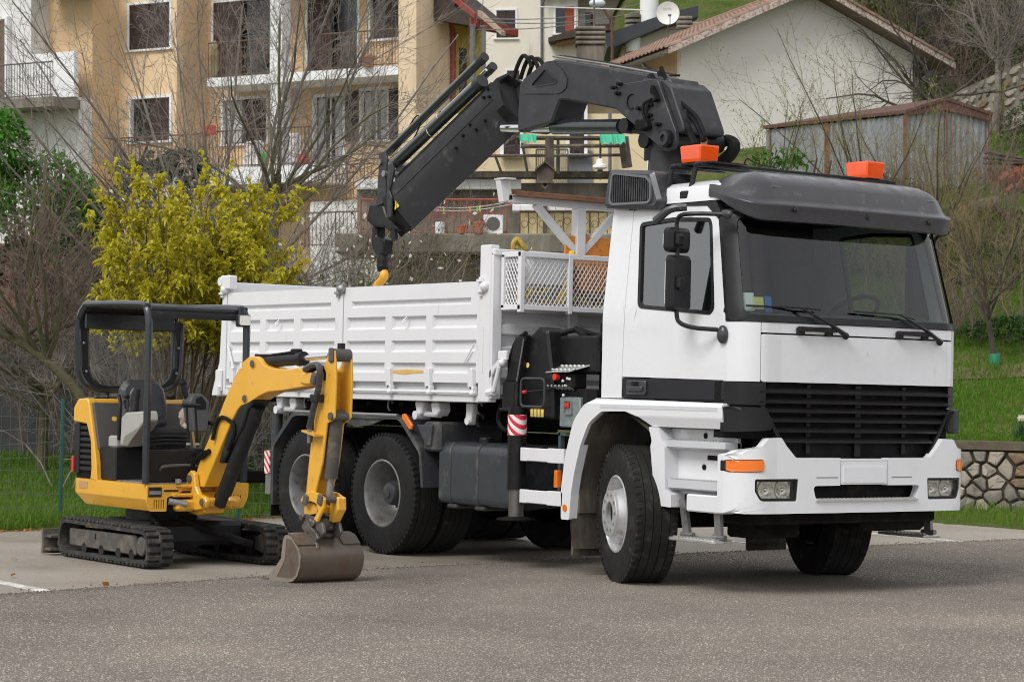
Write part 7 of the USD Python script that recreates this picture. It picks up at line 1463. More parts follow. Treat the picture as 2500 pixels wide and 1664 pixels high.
bx('ridge_cap', m_tile, D, 3.28, 3.56, -0.75, 9.2, 9.12, 9.24, 0.03)
for i in range(12):                                                      # verge tiles down the right rake
    x0 = 3.45+i*0.315; q = MB(); q.prism([(x0, rp(x0, .14)), (x0+0.34, rp(x0+0.34, .14)), (x0+0.34, rp(x0+0.34, .20)), (x0, rp(x0, .22))], 'y', -0.80, -0.50); obj('verge_tile', q, m_tile, D, False)
q = MB(); a = np.linspace(np.pi, 2*np.pi, 7)
q.loft([np.array([(-0.72+0.085*math.cos(t), y, 7.24+0.085*math.sin(t)) for t in a] + [(-0.72+0.075*math.cos(t), y, 7.24+0.075*math.sin(t)) for t in a[::-1]]) for y in (-0.6, 9.2)]); obj('gutter', q, m_gpipe, D)
dp = [(1.042, 7.475), (0.441, 7.241), (-0.613, 6.879), (-1.013, 6.636), (-1.013, 6.088)]
q = MB(); q.tube([(-0.70, dp[0][0], 7.20), (-0.62, dp[0][0]-0.05, 7.05), (-0.3, 0.45, 6.75), (-0.10, 0.25, 6.55), (-0.10, 0.25, 6.3), (-0.10, 0.25, 3.0)], 0.055, 8); obj('downpipe', q, m_gpipe, D)
q = MB(); q.tube([(7.0, -0.2, 7.1), (6.75, -0.1, 6.9), (6.54, -0.06, 6.75), (6.52, -0.06, 3.0)], 0.055, 8); obj('downpipe', q, m_gpipe, D)
window(D, 1.1, 2.3, 5.2, 6.4, 0.0, shut=(m_rshut, m_rshut)) if False else None
w_ = child(D, 'side_window'); q = MB(); q.box(-0.05, 0.0, 1.2, 2.3, 5.0, 6.35); obj('shutter', q, m_rshut, w_, False); bx('bay_roof', m_pier, D, -0.5, 0.0, 4.0, 5.2, 6.72, 6.95)
for cx, cy in ((1.05, 6.6), (4.2, 5.2), (4.0, 3.2)):                       # stacked-slab chimneys
    pass
ch = thing('chimney', 'grey stone chimney with three stacked slabs beside the gutter of the gable house', 'chimney', matrix=frame_of(2.494, 66, 0))
cz = [(-0.613, 8.131), (0.16, 8.517), (-0.567, 8.708)]
bx('stack', m_oldcon, ch, cz[0][0], cz[1][0], -0.4, 0.4, cz[0][1]-0.6, cz[1][1], 0.02)
for k in range(4): bx('slab', m_oldcon, ch, cz[0][0]-0.05, cz[1][0]+0.05, -0.47, 0.47, cz[1][1]+0.02+k*0.14, cz[1][1]+0.12+k*0.14, 0.03)
for n_, (px_, dd, lab) in enumerate(((0, 0, 'grey slab chimney on the tiled roof just right of the satellite dish'), (1, 0, 'smaller grey slab chimney between the dish and the roof ridge'))):
    ch = thing('chimney', lab, 'chimney', matrix=frame_of(5.063 + (0.0 if n_ == 0 else 0.42), 67+n_*0.8, 0))
    bx('stack', m_oldcon, ch, -0.16, 0.18, -0.2, 0.2, 8.5, 9.15-0.05*n_, 0.01)
    for k in range(3): bx('slab', m_oldcon, ch, -0.22+0.04*n_, 0.24-0.04*n_, -0.26, 0.26, 9.16-0.06*n_+k*0.13, 9.26-0.06*n_+k*0.13, 0.03)
dsh = thing('satellite_dish', 'round white satellite dish above the tiled roof edge', 'satellite dish', matrix=frame_of(4.113, 60, 0))
q = MB(); q.lathe([(0.30, -0.085), (0.305, -0.075), (0.22, -0.03), (0.12, -0.004), (0.0, 0.0)], 36, 'y', closed=True); q.lathe([(0.30, -0.085), (0.22, -0.045), (0.12, -0.018), (0.0, -0.012)], 36, 'y', closed=True); mm = q.mesh(); mm.apply_transform(tr(0, 0, 8.62) @ rot((0, 0, 1), -6)); obj('reflector', mm, mat('white_dish_enamel', (0.72, 0.72, 0.70), 0.4, var=0.03), dsh, True)
q = MB(); q.tube([(0.02, -0.02, 8.30), (0.04, -0.22, 8.33), (0.03, -0.33, 8.52)], 0.012, 5); q.box(-0.02, 0.06, -0.38, -0.30, 8.5, 8.55); q.cyl((0, 0.06, 8.62), (0.0, 0.12, 8.0), 0.02, 6); q.cyl((0, 0.1, 8.22), (0.35, 0.1, 8.22), 0.02, 6); obj('mount_arm', q, m_railg, dsh)
tm = meshkit.text_mesh('METRONIC', 0.045, 0.002); tm.apply_transform(tr(-0.13, -0.035, 8.72) @ rot((1, 0, 0), 90)); obj('lettering', tm, mat('grey_print', (0.3, 0.3, 0.3), 0.6), dsh, False)
lp = thing('street_lamp', 'curved street lamp with a domed white head in front of the cream house', 'street lamp', matrix=frame_of(2.98, 72, 0))
lq = [(0.188, 9.738), (0.114, 10.135), (-0.035, 10.432), (-0.209, 10.605), (-0.283, 10.67)]
q = MB(); q.tube([(p[0], 0, p[1]) for p in [(lq[0][0], 3.0)] + lq], 0.045, 8, spline=3); obj('post', q, m_railb, lp); q = MB(); q.sphere((lq[4][0], 0, lq[4][1]), 0.26, 2, (1, 0.8, 0.55)); obj('lamp_head', q, mat('pale_lamp_glass', (0.6, 0.65, 0.72), 0.2), lp)
an = thing('aerial_mast', 'thin grey aerial mast with crossing rods left of the street lamp', 'aerial', matrix=frame_of(2.375, 66, 0))
aq = [(0.006, 8.29), (0.006, 9.881), (-1.584, 9.676), (1.415, 9.585), (-0.585, 9.608), (0.46, 9.813)]
q = MB(); q.cyl((aq[0][0], 0, aq[0][1]), (aq[1][0], 0, aq[1][1]+0.5), 0.03, 6); obj('mast', q, m_railg, an); q = MB(); q.cyl((aq[2][0], 0, aq[2][1]), (aq[3][0], 0, aq[3][1]), 0.018, 5); q.cyl((aq[0][0], 0.2, aq[2][1]), (aq[0][0], -0.2, aq[2][1]), 0.01, 4); obj('cross_rod', q, m_whitew, an)
for k, (a_, e_) in enumerate([((-0.934, 60.0, 8.198), (6.883, 85.0, 13.076)), ((-0.727, 60.0, 8.487), (6.578, 85.0, 13.252)), ((-0.727, 60.0, 8.404), (6.883, 85.0, 12.959))]):
    P0 = CAM + a_[0]*c_r + a_[1]*c_f + a_[2]*c_u; P1 = CAM + e_[0]*c_r + e_[1]*c_f + e_[2]*c_u
    t = np.linspace(0, 1, 13)[:, None]; P = P0*(1-t)+P1*t; P[:, 2] -= 0.9*(4*t*(1-t))[:, 0]*0.45
    q = MB(); q.tube(P, 0.014, 4); p = obj('overhead_cable', q, m_steel, None, True); tag(p, ('thin overhead cable, lowest of three, starting at the grey pole', 'uppermost of the three overhead cables before the cream house', 'middle one of the three overhead cables before the cream house')[k], 'cable')
pq = [(-1.037, 60.0, 8.322), (-1.037, 60.0, 7.247), (-0.748, 60.0, 8.301), (-0.748, 60.0, 7.578)]
for k in (0, 1):
    P0, P1 = [CAM + s*c_r + d*c_f + t*c_u for s, d, t in pq[2*k:2*k+2]]
    q = MB(); q.cyl(P1-2.0*c_u, P0, 0.075 if k == 0 else 0.06, 10); q.cyl(P0-0.05*c_u, P0, 0.09, 10)
    p = obj('grey_pole', q, m_gpipe, None); tag(p, ('thicker grey metal pole beside the olive wall', 'thinner grey metal pole before the cream house')[k], 'pole')
# ---- corrugated shed
sL, sN, sR, sA = np.array([5.911, 53.0]), np.array([8.623, 50.0]), np.array([10.61, 50.6]), np.array([9.575, 50.3])
Sh = thing('metal_shed', 'grey corrugated metal shed with rusty posts and a rust brown roof', 'shed', matrix=frame_of(0, 0, 0))
m_corr = mat('dull_corrugated_sheet', (0.26, 0.275, 0.29), 0.5, 0.35, var=0.12, vscale=3, dirt=(0.18, 0.14, 0.11), damt=0.22, dscale=2.5, streak=True); m_rusty = mat('rusty_iron', (0.16, 0.06, 0.03), 0.8, var=0.3, vscale=8, dirt=(0.24, 0.12, 0.05), damt=0.4, dscale=8); m_rroof = mat('rust_brown_roof_sheet', (0.09, 0.04, 0.03), 0.7, var=0.2)
def corr(p0, p1, z0, zt0, zt1, n):
    """n corrugated sheets between two plan points"""
    d = p1-p0; L = np.linalg.norm(d); d /= L; nn = np.array([d[1], -d[0]])
    for k in range(n):
        u = np.linspace(k*L/n, (k+1)*L/n+0.02, 25); off = 0.018*np.sign(np.sin(2*np.pi*u/0.15))*np.minimum(1, np.abs(np.sin(2*np.pi*u/0.15))*2.2) - 0.005*(k % 2)
        P = p0 + u[:, None]*d + off[:, None]*nn; zt = zt0+(zt1-zt0)*u/L
        q = MB(); q.loft([np.column_stack([P, np.full(25, z0)]), np.column_stack([P, zt])], caps=False, closed=False); obj('panel', q, m_corr, Sh, False)
corr(sL, sN, 2.6, 4.90, 4.95, 6); corr(sN, sA, 2.6, 4.95, 5.2, 2); corr(sA, sR, 2.6, 5.2, 4.97, 2)
def post(p, z0, z1, r=0.045): 
    q = MB(); q.box(p[0]-r, p[0]+r, p[1]-0.06, p[1]+0.02, z0, z1); obj('post', q, m_rusty, Sh, False)
for f_, r_ in ((0.02, .012), (0.44, .045), (0.99, .032)): post(sL*(1-f_)+sN*f_+np.array([0.03, -0.04]), 2.6, 4.95, r_)
post(sA*0.97+sN*0.03+np.array([0.05, -0.03]), 2.6, 5.2, 0.016)
post(sR+np.array([-0.02, -0.04]), 2.6, 4.97, 0.015)
ob = sN-sL; back = np.array([2.5, 2.2])
q = MB(); e = 0.07
V = [(sL[0]-0.08, sL[1]-0.05, 4.93), (sN[0], sN[1]-0.12, 4.985), (sA[0], sA[1]-0.12, 5.30), (sA[0]-2.6, sA[1]+3.0, 4.80)]
V = np.array(V); q.add(np.vstack([V, V+[0, 0, e]]), [[0, 1, 2, 3], [4, 7, 6, 5], [0, 4, 5, 1], [1, 5, 6, 2], [2, 6, 7, 3], [3, 7, 4, 0]]); obj('roof_sheet', q, m_rroof, Sh, False)
V = np.array([(sA[0], sA[1]-0.12, 5.30), (sR[0]+0.06, sR[1]-0.12, 4.99), (sR[0]-2.4, sR[1]+3.0, 4.99), (sA[0]-2.6, sA[1]+3.0, 4.80)])
q = MB(); q.add(np.vstack([V, V+[0, 0, e]]), [[0, 1, 2, 3], [4, 7, 6, 5], [0, 4, 5, 1], [1, 5, 6, 2], [2, 6, 7, 3], [3, 7, 4, 0]]); obj('roof_sheet', q, m_rroof, Sh, False)
q = MB(); V = np.array([(sN[0]-0.02, sN[1]-0.10, 4.93), (sA[0], sA[1]-0.10, 5.08), (sR[0]+0.04, sR[1]-0.10, 4.87), (sR[0]+0.04, sR[1]-0.10, 5.0), (sA[0], sA[1]-0.10, 5.32), (sN[0]-0.02, sN[1]-0.10, 5.0)]); q.add(V, [[0, 1, 4], [0, 4, 5], [1, 2, 3], [1, 3, 4]]); obj('fascia', q, m_rroof, Sh, False)
# ---- old terrace and lower wall in the middle
te = [(-2.08, 47.0, 2.158), (-0.594, 47.0, 2.011), (0.846, 47.0, 2.002), (-0.521, 47.0, 1.919), (0.846, 47.0, 1.883), (-2.263, 47.0, 1.681), (-2.061, 47.0, 1.241), (-1.933, 47.0, 3.258)]
Te = thing('terrace_building', 'old grey plastered basement wall with a mossy slab and dark doorway below the terrace', 'building', matrix=frame_of(0, 0, 0))
zt = te[0][2]; zb = -1.6
q = MB()
bx('wall', m_oldcon, Te, -2.55, 3.6, 47.2, 50, zb, te[1][2]-0.25); bx('slab', m_oldcon, Te, -3.6, 3.8, 46.4, 50, te[1][2]-0.22, te[1][2]+0.18, 0.03)
bx('doorway', m_matte, Te, -2.65, te[6][0]+0.02, 47.15, 47.19, zb, te[5][2]+0.2); bx('door_jamb', m_oldwood, Te, te[6][0]+0.02, te[6][0]+0.16, 47.12, 47.19, zb, te[5][2]+0.2)
bx('upper_wall', m_oldcon, Te, -3.4, 5.0, 50.0, 52.0, te[1][2], 3.466)
bx('parapet', m_whitew, Te, -3.4, 0.2, 49.6, 49.98, te[1][2]+1.3, 3.505+0.02)
bx('beam', m_mossw, Te, -2.2, 3.6, 49.4, 49.95, 3.544, 3.681)
rl = [(-1.468, 46.8, 3.007), (-0.153, 46.8, 2.897), (-1.669, 46.8, 2.222), (-0.153, 46.8, 2.222)]
Rl = thing('terrace_railing', 'rusty red iron railing with scrolls along the mossy terrace slab', 'railing', matrix=frame_of(0, 0, 0))
railing(Rl, -3.1, rl[1][0]+0.05, 46.7, te[1][2]+0.16, rl[1][2], m_railr, 22, zs=(0.0, 0.0)); 
hs_ = [(0.158, 46.9, 2.812), (0.844, 46.9, 2.666), (0.158, 46.9, 2.116), (0.633, 46.9, 2.116), (0.725, 46.9, 2.116), (-0.099, 46.9, 2.702)]
Cb = thing('yellow_cabinet', 'pale yellow panelled cabinet with a white top behind scrolled iron bars on the terrace', 'cabinet', matrix=frame_of(0, 0, 0))
bx('top', m_white_t, Cb, hs_[0][0]-0.15, 2.55, 46.85, 47.4, hs_[1][2], hs_[0][2], 0.02)
for a_, e_ in ((hs_[0][0], hs_[3][0]), (hs_[4][0], 2.5)): bx('door', mat('pale_yellow_panel', (0.62, 0.52, 0.26), 0.6, var=0.05) if a_ == hs_[0][0] else MATS['pale_yellow_panel'], Cb, a_, e_, 46.9, 47.3, hs_[2][2], hs_[1][2]-0.01)
railing(Cb, hs_[0][0], 2.5, 46.82, hs_[2][2], hs_[1][2], m_railb, 13, True, name='iron_bars')
bx('cabinet_post', m_oldwood, Cb, hs_[3][0], hs_[4][0], 46.78, 46.95, hs_[2][2], hs_[0][2])
def atS(s, d, t): return CAM + s*c_r + d*c_f + t*c_u
for (px_, lab, r, h) in (((-1.032, 46.5, 2.216), 'small terracotta pot at the foot of the red railing', 0.09, 0.17), ((-0.688, 46.5, 2.171), 'larger terracotta pot with a bare stem beside the small one', 0.14, 0.24)):
    small('flower_pot', pot_mesh(r, h), m_terra, atS(px_[0], 46.45, te[1][2]+0.18), lab, 'flower pot')
q = MB(); q.box(-0.2, 0.2, -0.1, 0.1, 0, 0.38, 0.01); q2 = MB(); a = np.linspace(0, 2*np.pi, 21)
acu = thing('air_conditioner', 'small white air conditioner unit on the terrace beside the pots', 'air conditioner', loc=atS(-0.389, 46.6, te[1][2]+0.18), rotz=54)
obj('casing', q, m_white_t, acu); q2.lathe([(0.03, -0.112), (0.03, -0.104), (0.06, -0.104), (0.06, -0.112), (0.10, -0.112), (0.10, -0.104), (0.13, -0.104), (0.13, -0.112), (0.14, -0.108)], 20, 'y', (0, 0, 0.2)); obj('fan_guard', q2, m_railg, acu)
q = MB(); q.box(-0.09, 0.09, -0.06, 0.06, 0, 0.24, 0.01); small('white_box', q, m_white_t, atS(-1.48, 46.6, te[1][2]+0.18), 'white box behind the red railing at its left end', 'box')
bhp = [(0.505, 46.0, 3.189), (0.828, 46.0, 3.458), (0.666, 46.0, 3.584), (0.505, 46.0, 3.44), (0.693, 46.0, 3.117)]
bh = thing('bird_house', 'grey wooden nesting box with a pointed roof hanging before the terrace beam', 'bird house', matrix=frame_of(0, 0, 0))
x0, x1 = bhp[0][0], bhp[0][0]+0.32; z0, z1 = bhp[0][2], bhp[3][2]
q = MB(); q.prism([(x0, z0), (x1, z0), (x1, z1), ((x0+x1)/2, z1+0.14), (x0, z1)], 'y', 45.9, 46.15); obj('box', q, m_oldwood, bh, False)
q = MB(); m_ = (x0+x1)/2; q.prism([(x0-0.04, z1-0.02), (m_, z1+0.15), (x1+0.04, z1-0.02), (x1+0.04, z1+0.02), (m_, z1+0.19), (x0-0.04, z1+0.02)], 'y', 45.82, 46.2); obj('roof', q, m_oldwood, bh, False)
q = MB(); q.prism([(x0+0.02, z0), (x1-0.02, z0), (m_, z0-0.13)], 'y', 45.9, 46.1); obj('base', q, m_oldwood, bh, False); bx('shelf', m_oldwood, bh, x0-0.03, x1+0.03, 45.86, 46.18, z0-0.01, z0+0.015); q = MB(); q.cyl((m_, 45.893, z0-0.04), (m_, 45.9, z0-0.04), 0.035, 12); obj('hole', q, m_matte, bh)
Pg = thing('timber_pergola', 'weathered timber pergola frame with crossing rails below the crane boom', 'pergola', matrix=frame_of(0, 0, 0))
pg = [(0.182, 49.0, 4.181), (2.443, 49.0, 4.198), (-0.493, 49.0, 3.979), (2.375, 49.0, 3.996), (2.392, 49.0, 4.367), (2.476, 49.0, 3.726), (0.216, 49.0, 4.266), (0.334, 49.0, 3.608), (-0.374, 49.0, 4.012), (-0.223, 49.0, 3.608), (0.806, 49.0, 4.367), (0.756, 49.0, 3.793), (1.903, 49.0, 4.35), (1.903, 49.0, 3.928)]
def strut(nm, p, q_, r=0.035, m_=m_oldwood): 
    b = MB(); b.tube([(p[0], 49, p[2]), (q_[0], 49, q_[2])], r, 5); obj(nm, b, m_, Pg, False)
strut('rail', pg[0], pg[1], 0.045); strut('rail', pg[2], pg[3], 0.035); strut('post', pg[4], pg[5], 0.12); strut('brace', pg[6], pg[7], 0.03, m_mossw); strut('brace', pg[8], pg[9], 0.03, m_mossw); strut('post', pg[10], (pg[10][0], 49, pg[11][2]-0.3), 0.10); strut('post', pg[12], pg[13], 0.025, m_mossw)
strut('post', (0.992, 49, pg[10][2]), (0.992, 49, pg[11][2]-0.2), 0.035, m_mossw); strut('rail', (0.081, 49.0, 4.367), (2.51, 49.0, 4.35), 0.05, m_mossw)
for k, (a_, e_, lab) in enumerate((((0.165, 48.8, 4.349), (0.517, 48.8, 4.231), 'left scrap of green corrugated awning under the crane boom'), ((1.878, 48.8, 4.349), (2.416, 48.8, 4.198), 'right piece of green corrugated awning beside the pergola post'))):
    u = np.linspace(a_[0], e_[0], 40); off = 0.025*np.sin(2*np.pi*u/0.09)
    wv = 0.03*np.sin(2*np.pi*u/0.13)
    P0 = np.stack([u, 48.8+off, np.full(40, a_[2]+0.08)], 1); P1 = np.stack([u, 48.4+off, e_[2]+wv], 1)
    W_ = lambda P: CAM + P[:, :1]*c_r + P[:, 1:2]*c_f + P[:, 2:]*c_u
    q = MB(); q.loft([W_(P0), W_(P1)], caps=False, closed=False); p = obj('green_awning', q, mat('green_corrugated_plastic', (0.02, 0.36, 0.20), 0.4, var=0.1) if k == 0 else MATS['green_corrugated_plastic'], None, True); tag(p, lab, 'awning')
hl = thing('hanging_lamp', 'white glass lamp hanging from the pergola beside the lattice', 'lamp', matrix=frame_of(1.881, 48.6, 0, 3.762))
q = MB(); q.lathe([(0.03, 0.13), (0.08, 0.10), (0.09, 0.02), (0.16, -0.02), (0.16, -0.07), (0.05, -0.11)], 20, 'z'); obj('shade', q, mat('white_opal_glass', (0.75, 0.74, 0.7), 0.2), hl); q = MB(); q.cyl((0, 0, -0.3), (0, 0, 0.5), 0.02, 6); q.lathe([(0.05, -0.11), (0.09, -0.2), (0.02, -0.3), (0.0, -0.35)], 12, 'z'); obj('stem', q, m_mossw, hl)
# pale house wall and door seen through the pergola
Hw = thing('yellow_house', 'pale yellow house with brown shutters and grey doors behind the pergola', 'house', matrix=frame_of(0, 56, 0))
hq = [(-0.293, 4.142), (0.594, 4.142), (1.404, 5.723), (1.885, 5.723), (1.018, 4.682), (1.982, 4.682), (2.406, 5.646), (1.481, 5.877), (-0.216, 4.798), (0.208, 4.566), (2.02, 4.798)]
bx('wall', stucco('pale_yellow_render', (0.66, 0.55, 0.36)), Hw, -2.4, 3.5, 0.16, 3, -2.0, 5.6); bx('wall', m_grey_r, Hw, 3.5, 4.2, -0.1, 3, -2.0, 5.6)
window(Hw, hq[2][0], hq[3][0]-0.1, hq[8][1]-0.2, hq[2][1], 0.0); window(Hw, hq[8][0], hq[9][0], hq[9][1], hq[8][1]+0.4, 0.0)
bx('door', mat('grey_door', (0.16, 0.17, 0.18), 0.6, var=0.1), Hw, hq[4][0]+0.35, hq[5][0], 0.10, 0.158, 0.5, hq[4][1]); railing(Hw, hq[1][0], hq[4][0]+0.35, -0.3, 1.0, hq[4][1], m_railg, 16, False)
q = MB(); q.cyl((hq[6][0], -0.08, 0.5), (hq[6][0], -0.08, 5.6), 0.05, 6); obj('downpipe', q, m_gpipe, Hw)
# clothes line with pegs
cl = thing('clothes_line', 'sagging white clothes line with coloured pegs above the red railing', 'clothes line', matrix=frame_of(0, 46.2, 0))
cq = [(-1.756, 2.716), (-1.107, 2.698), (-0.566, 2.734), (0.047, 2.842)]
q = MB(); q.tube([(p[0], 0, p[1]) for p in cq], 0.006, 4, spline=4); obj('cord', q, m_white_t, cl); q = MB(); q.tube([(p[0], 0.15, p[1]-0.05) for p in cq], 0.006, 4, spline=4); obj('cord', q, m_white_t, cl)
rng = np.random.default_rng(8)
for k, (u, col) in enumerate(((0.02, 'pink'), (0.06, 'orange'), (0.12, 'pink'), (0.2, 'yellow'), (0.5, 'orange'), (0.58, 'green'), (0.61, 'yellow'), (0.95, 'red'))):
    cc = {'pink': (0.6, 0.1, 0.3), 'orange': (0.7, 0.3, 0.05), 'yellow': (0.7, 0.6, 0.08), 'green': (0.15, 0.5, 0.1), 'red': (0.6, 0.04, 0.03)}[col]
    mm_ = MATS.get('peg_'+col) or mat('peg_'+col, cc, 0.5)
    x = cq[0][0]+(cq[3][0]-cq[0][0])*u; z = np.interp(x, [p[0] for p in cq], [p[1] for p in cq]); bx('peg', mm_, cl, x-0.012, x+0.02, -0.01, 0.01, z-0.10, z+0.02)
# ---- stone wall at the right with its own stones
SW_ = thing('stone_wall', 'low wall of pale rubble stones under a concrete coping at the right', 'wall')
Lw = np.linalg.norm(WALL_B-WALL_A)
m_mortar = mat('dark_wet_mortar', (0.045, 0.034, 0.024), 0.9, var=0.3, vscale=8); m_cop = mat('mossy_concrete_coping', (0.11, 0.085, 0.06), 0.9, var=0.3, vscale=5, dirt=(0.06, 0.065, 0.025), damt=0.4, dscale=8, bump=0.5)
stone_m = [mat('pale_rubble_stone', (0.34, 0.30, 0.25), 0.85, var=0.3, vscale=14, bump=0.6), mat('grey_rubble_stone', (0.20, 0.18, 0.155), 0.85, var=0.3, vscale=14, bump=0.6), mat('brown_rubble_stone', (0.19, 0.13, 0.08), 0.85, var=0.3, vscale=14, bump=0.6)]
def onW(u, o, z): p = WALL_A + wd*u - wn*o; return (p[0], p[1], z)
V = np.array([onW(0, 0, -0.1), onW(Lw, 0, -0.1), onW(Lw, -0.3, -0.1), onW(0, -0.3, -0.1), onW(0, 0, 0.82), onW(Lw, 0, 0.82), onW(Lw, -0.3, 0.82), onW(0, -0.3, 0.82)])
q = MB(); q.add(V, [[0, 1, 5, 4], [1, 2, 6, 5], [2, 3, 7, 6], [3, 0, 4, 7], [4, 5, 6, 7]]); obj('mortar_core', q, m_mortar, SW_, False)
for k in range(5):
    u0, u1 = Lw*k/5+0.004, Lw*(k+1)/5-0.004
    q = MB(); V = np.array([onW(u0, 0.06, 0.82), onW(u1, 0.06, 0.82), onW(u1, -0.36, 0.82), onW(u0, -0.36, 0.82), onW(u0, 0.06, 0.93), onW(u1, 0.06, 0.93), onW(u1, -0.36, 0.93), onW(u0, -0.36, 0.93)])
    q.add(V, [[0, 1, 5, 4], [1, 2, 6, 5], [2, 3, 7, 6], [3, 0, 4, 7], [4, 5, 6, 7], [0, 3, 2, 1]]); obj('coping', q, m_cop, SW_, False)
rng = np.random.default_rng(21); cells = []
from scipy.spatial import Voronoi
def rubble(rng, L, H, nx, ny, gap):
    """irregular cells of a rubble face, each shrunk by the joint"""
    P = []
    for j in range(ny):
        for i in range(nx): P.append(((i+0.5+0.5*(j % 2)*0.9+rng.uniform(-.36, .36))*L/nx, (j+0.5+rng.uniform(-.33, .33))*H/ny))
    P = np.array(P); Q = np.vstack([P, P*[1, -1], P*[1, -1]+[0, 2*H], P*[-1, 1], P*[-1, 1]+[2*L, 0]]); V_ = Voronoi(Q); out = []
    for k in range(len(P)):
        reg = V_.regions[V_.point_region[k]]
        if -1 in reg or len(reg) < 4: continue
        g = Polygon(V_.vertices[reg]).convex_hull.intersection(sbox(0, 0, L, H)).buffer(-gap-0.022, join_style=1).buffer(0.020)
        if g.is_empty or g.area < 0.001 or g.geom_type != 'Polygon': continue
        out.append(np.array(g.simplify(0.004).exterior.coords)[:-1])
    return out
for g in rubble(rng, Lw, 0.81, 30, 5, 0.008):
    if rng.random() < 0.06: continue
    c = g.mean(0); o_ = rng.uniform(0.025, 0.07); jit = rng.normal(0, 0.009, len(g)); g = g.mean(0)+(g-g.mean(0))*rng.uniform(0.88, 1.03, (len(g), 1))
    e = lambda k, o: np.array([onW(c[0]+(p[0]-c[0])*k, o+j*(o > 0.02), c[1]+(p[1]-c[1])*k) for p, j in zip(g, jit)])
    q = MB(); q.loft([e(1.0, -0.02), e(0.97, o_*0.65), e(0.80, o_)]); obj('stone', q, stone_m[rng.choice(3, p=[.5, .3, .2])], SW_, 40)
# rubble retaining wall high on the bank behind the shed
HWl = thing('hillside_wall', 'pale rubble retaining wall climbing the bank behind the metal shed', 'wall')
rng = np.random.default_rng(22)
hw = [(11.421, 60.0, 6.421), (12.596, 56.0, 6.571)]
P0, P1 = atS(hw[0][0], 60, hw[0][2]), atS(hw[1][0]+2.0, 55, hw[1][2]+1.2)
dW = P1-P0; LW = np.linalg.norm(dW[:2]); dn = np.array([dW[1], -dW[0], 0])/LW
q = MB(); bt = np.array([0, 0, -1.6]); o_ = -0.25*dn
V = np.array([P0+bt, P1+bt, P1, P0, P0+bt+o_, P1+bt+o_, P1+o_, P0+o_]); q.add(V, [[0, 1, 2, 3], [3, 2, 6, 7], [4, 7, 6, 5], [0, 3, 7, 4], [1, 5, 6, 2]]); obj('mortar_core', q, m_oldcon, HWl, False)
sgn = 1.0 if (dn @ (CAM-P0)) > 0 else -1.0
for r_ in range(6):
    u = rng.uniform(0, 0.2)
    while u < LW-0.2:
        w = rng.uniform(0.22, 0.5); h = 0.25
        c = P0 + dW*(u+w/2)/LW + np.array([0, 0, -0.14-r_*0.25+rng.uniform(-.02, .02)])
        ang = np.linspace(0, 2*np.pi, 8)[:-1]; rad = rng.uniform(0.75, 1.0, 7); ex = dW/np.linalg.norm(dW)
        e = lambda k, o: np.array([c+ex*w*0.48*k*rad[i]*math.cos(a)+np.array([0, 0, h*0.47*k*rad[i]*math.sin(a)])+sgn*dn*o for i, a in enumerate(ang)])
        q = MB(); q.loft([e(1.0, 0.0), e(0.8, 0.06)]); obj('stone', q, stone_m[rng.choice(3, p=[.6, .3, .1])], HWl, False); u += w+0.02
# log and brick heap on the bank
lg = [(9.303, 47.0, 2.721), (9.626, 47.0, 2.785)]
P0, P1 = atS(*lg[0]), atS(lg[1][0]+0.5, 47.6, lg[1][2]+0.1)
L0 = thing('cut_log', 'cut log with a pale orange sawn end lying on the bank below the shed', 'log')
q = MB(); q.tube([P0, P0*0.5+P1*0.5, P1], [0.15, 0.14, 0.15], 12); obj('bark', q, mat('mossy_bark', (0.13, 0.11, 0.07), 0.9, var=0.35, vscale=12), L0); d = (P1-P0)/np.linalg.norm(P1-P0)
q = MB(); q.tube([P0-d*0.012, P0], 0.14, 12); obj('sawn_end', q, mat('fresh_sawn_wood', (0.62, 0.30, 0.12), 0.8, var=0.2, vscale=20), L0)
hb = [(10.826, 50.0, 3.871), (10.895, 50.0, 4.215)]
rng = np.random.default_rng(4); q = MB()
for k in range(46):
    m3 = MB(); m3.box(-0.13, 0.13, -0.06, 0.06, -0.035, 0.035, 0.006); c = atS(hb[0][0]+rng.normal(0.2, 0.32), 50+rng.normal(0, 0.3), 0); c[2] = float(ground_z(c))+0.55*abs(rng.random())
    m3.xf(tr(*c) @ rot(rng.normal(size=3), rng.uniform(0, 180))); q.addm(m3)
p = obj('brick_heap', q, mat('old_red_brick', (0.24, 0.075, 0.04), 0.85, var=0.3, vscale=6), None, False); tag(p, 'heap of old red bricks on the bank beside the metal shed', 'bricks', kind='stuff')
for k in range(3):
    c = atS(hb[1][0]+0.1, 50, 0); c[2] = float(ground_z(c))+0.62+k*0.06
    q = MB(); q.box(-0.7, 0.6, -0.15, 0.15, -0.02, 0.02, 0.004); q.xf(tr(*c) @ rot((0, 0, 1), 50+k*9) @ rot((0, 1, 0), 4*k)); p = obj('board', q, m_oldwood, None, False); tag(p, ('lowest weathered board on the brick heap', 'middle weathered board on the brick heap', 'topmost weathered board on the brick heap')[k], 'board')

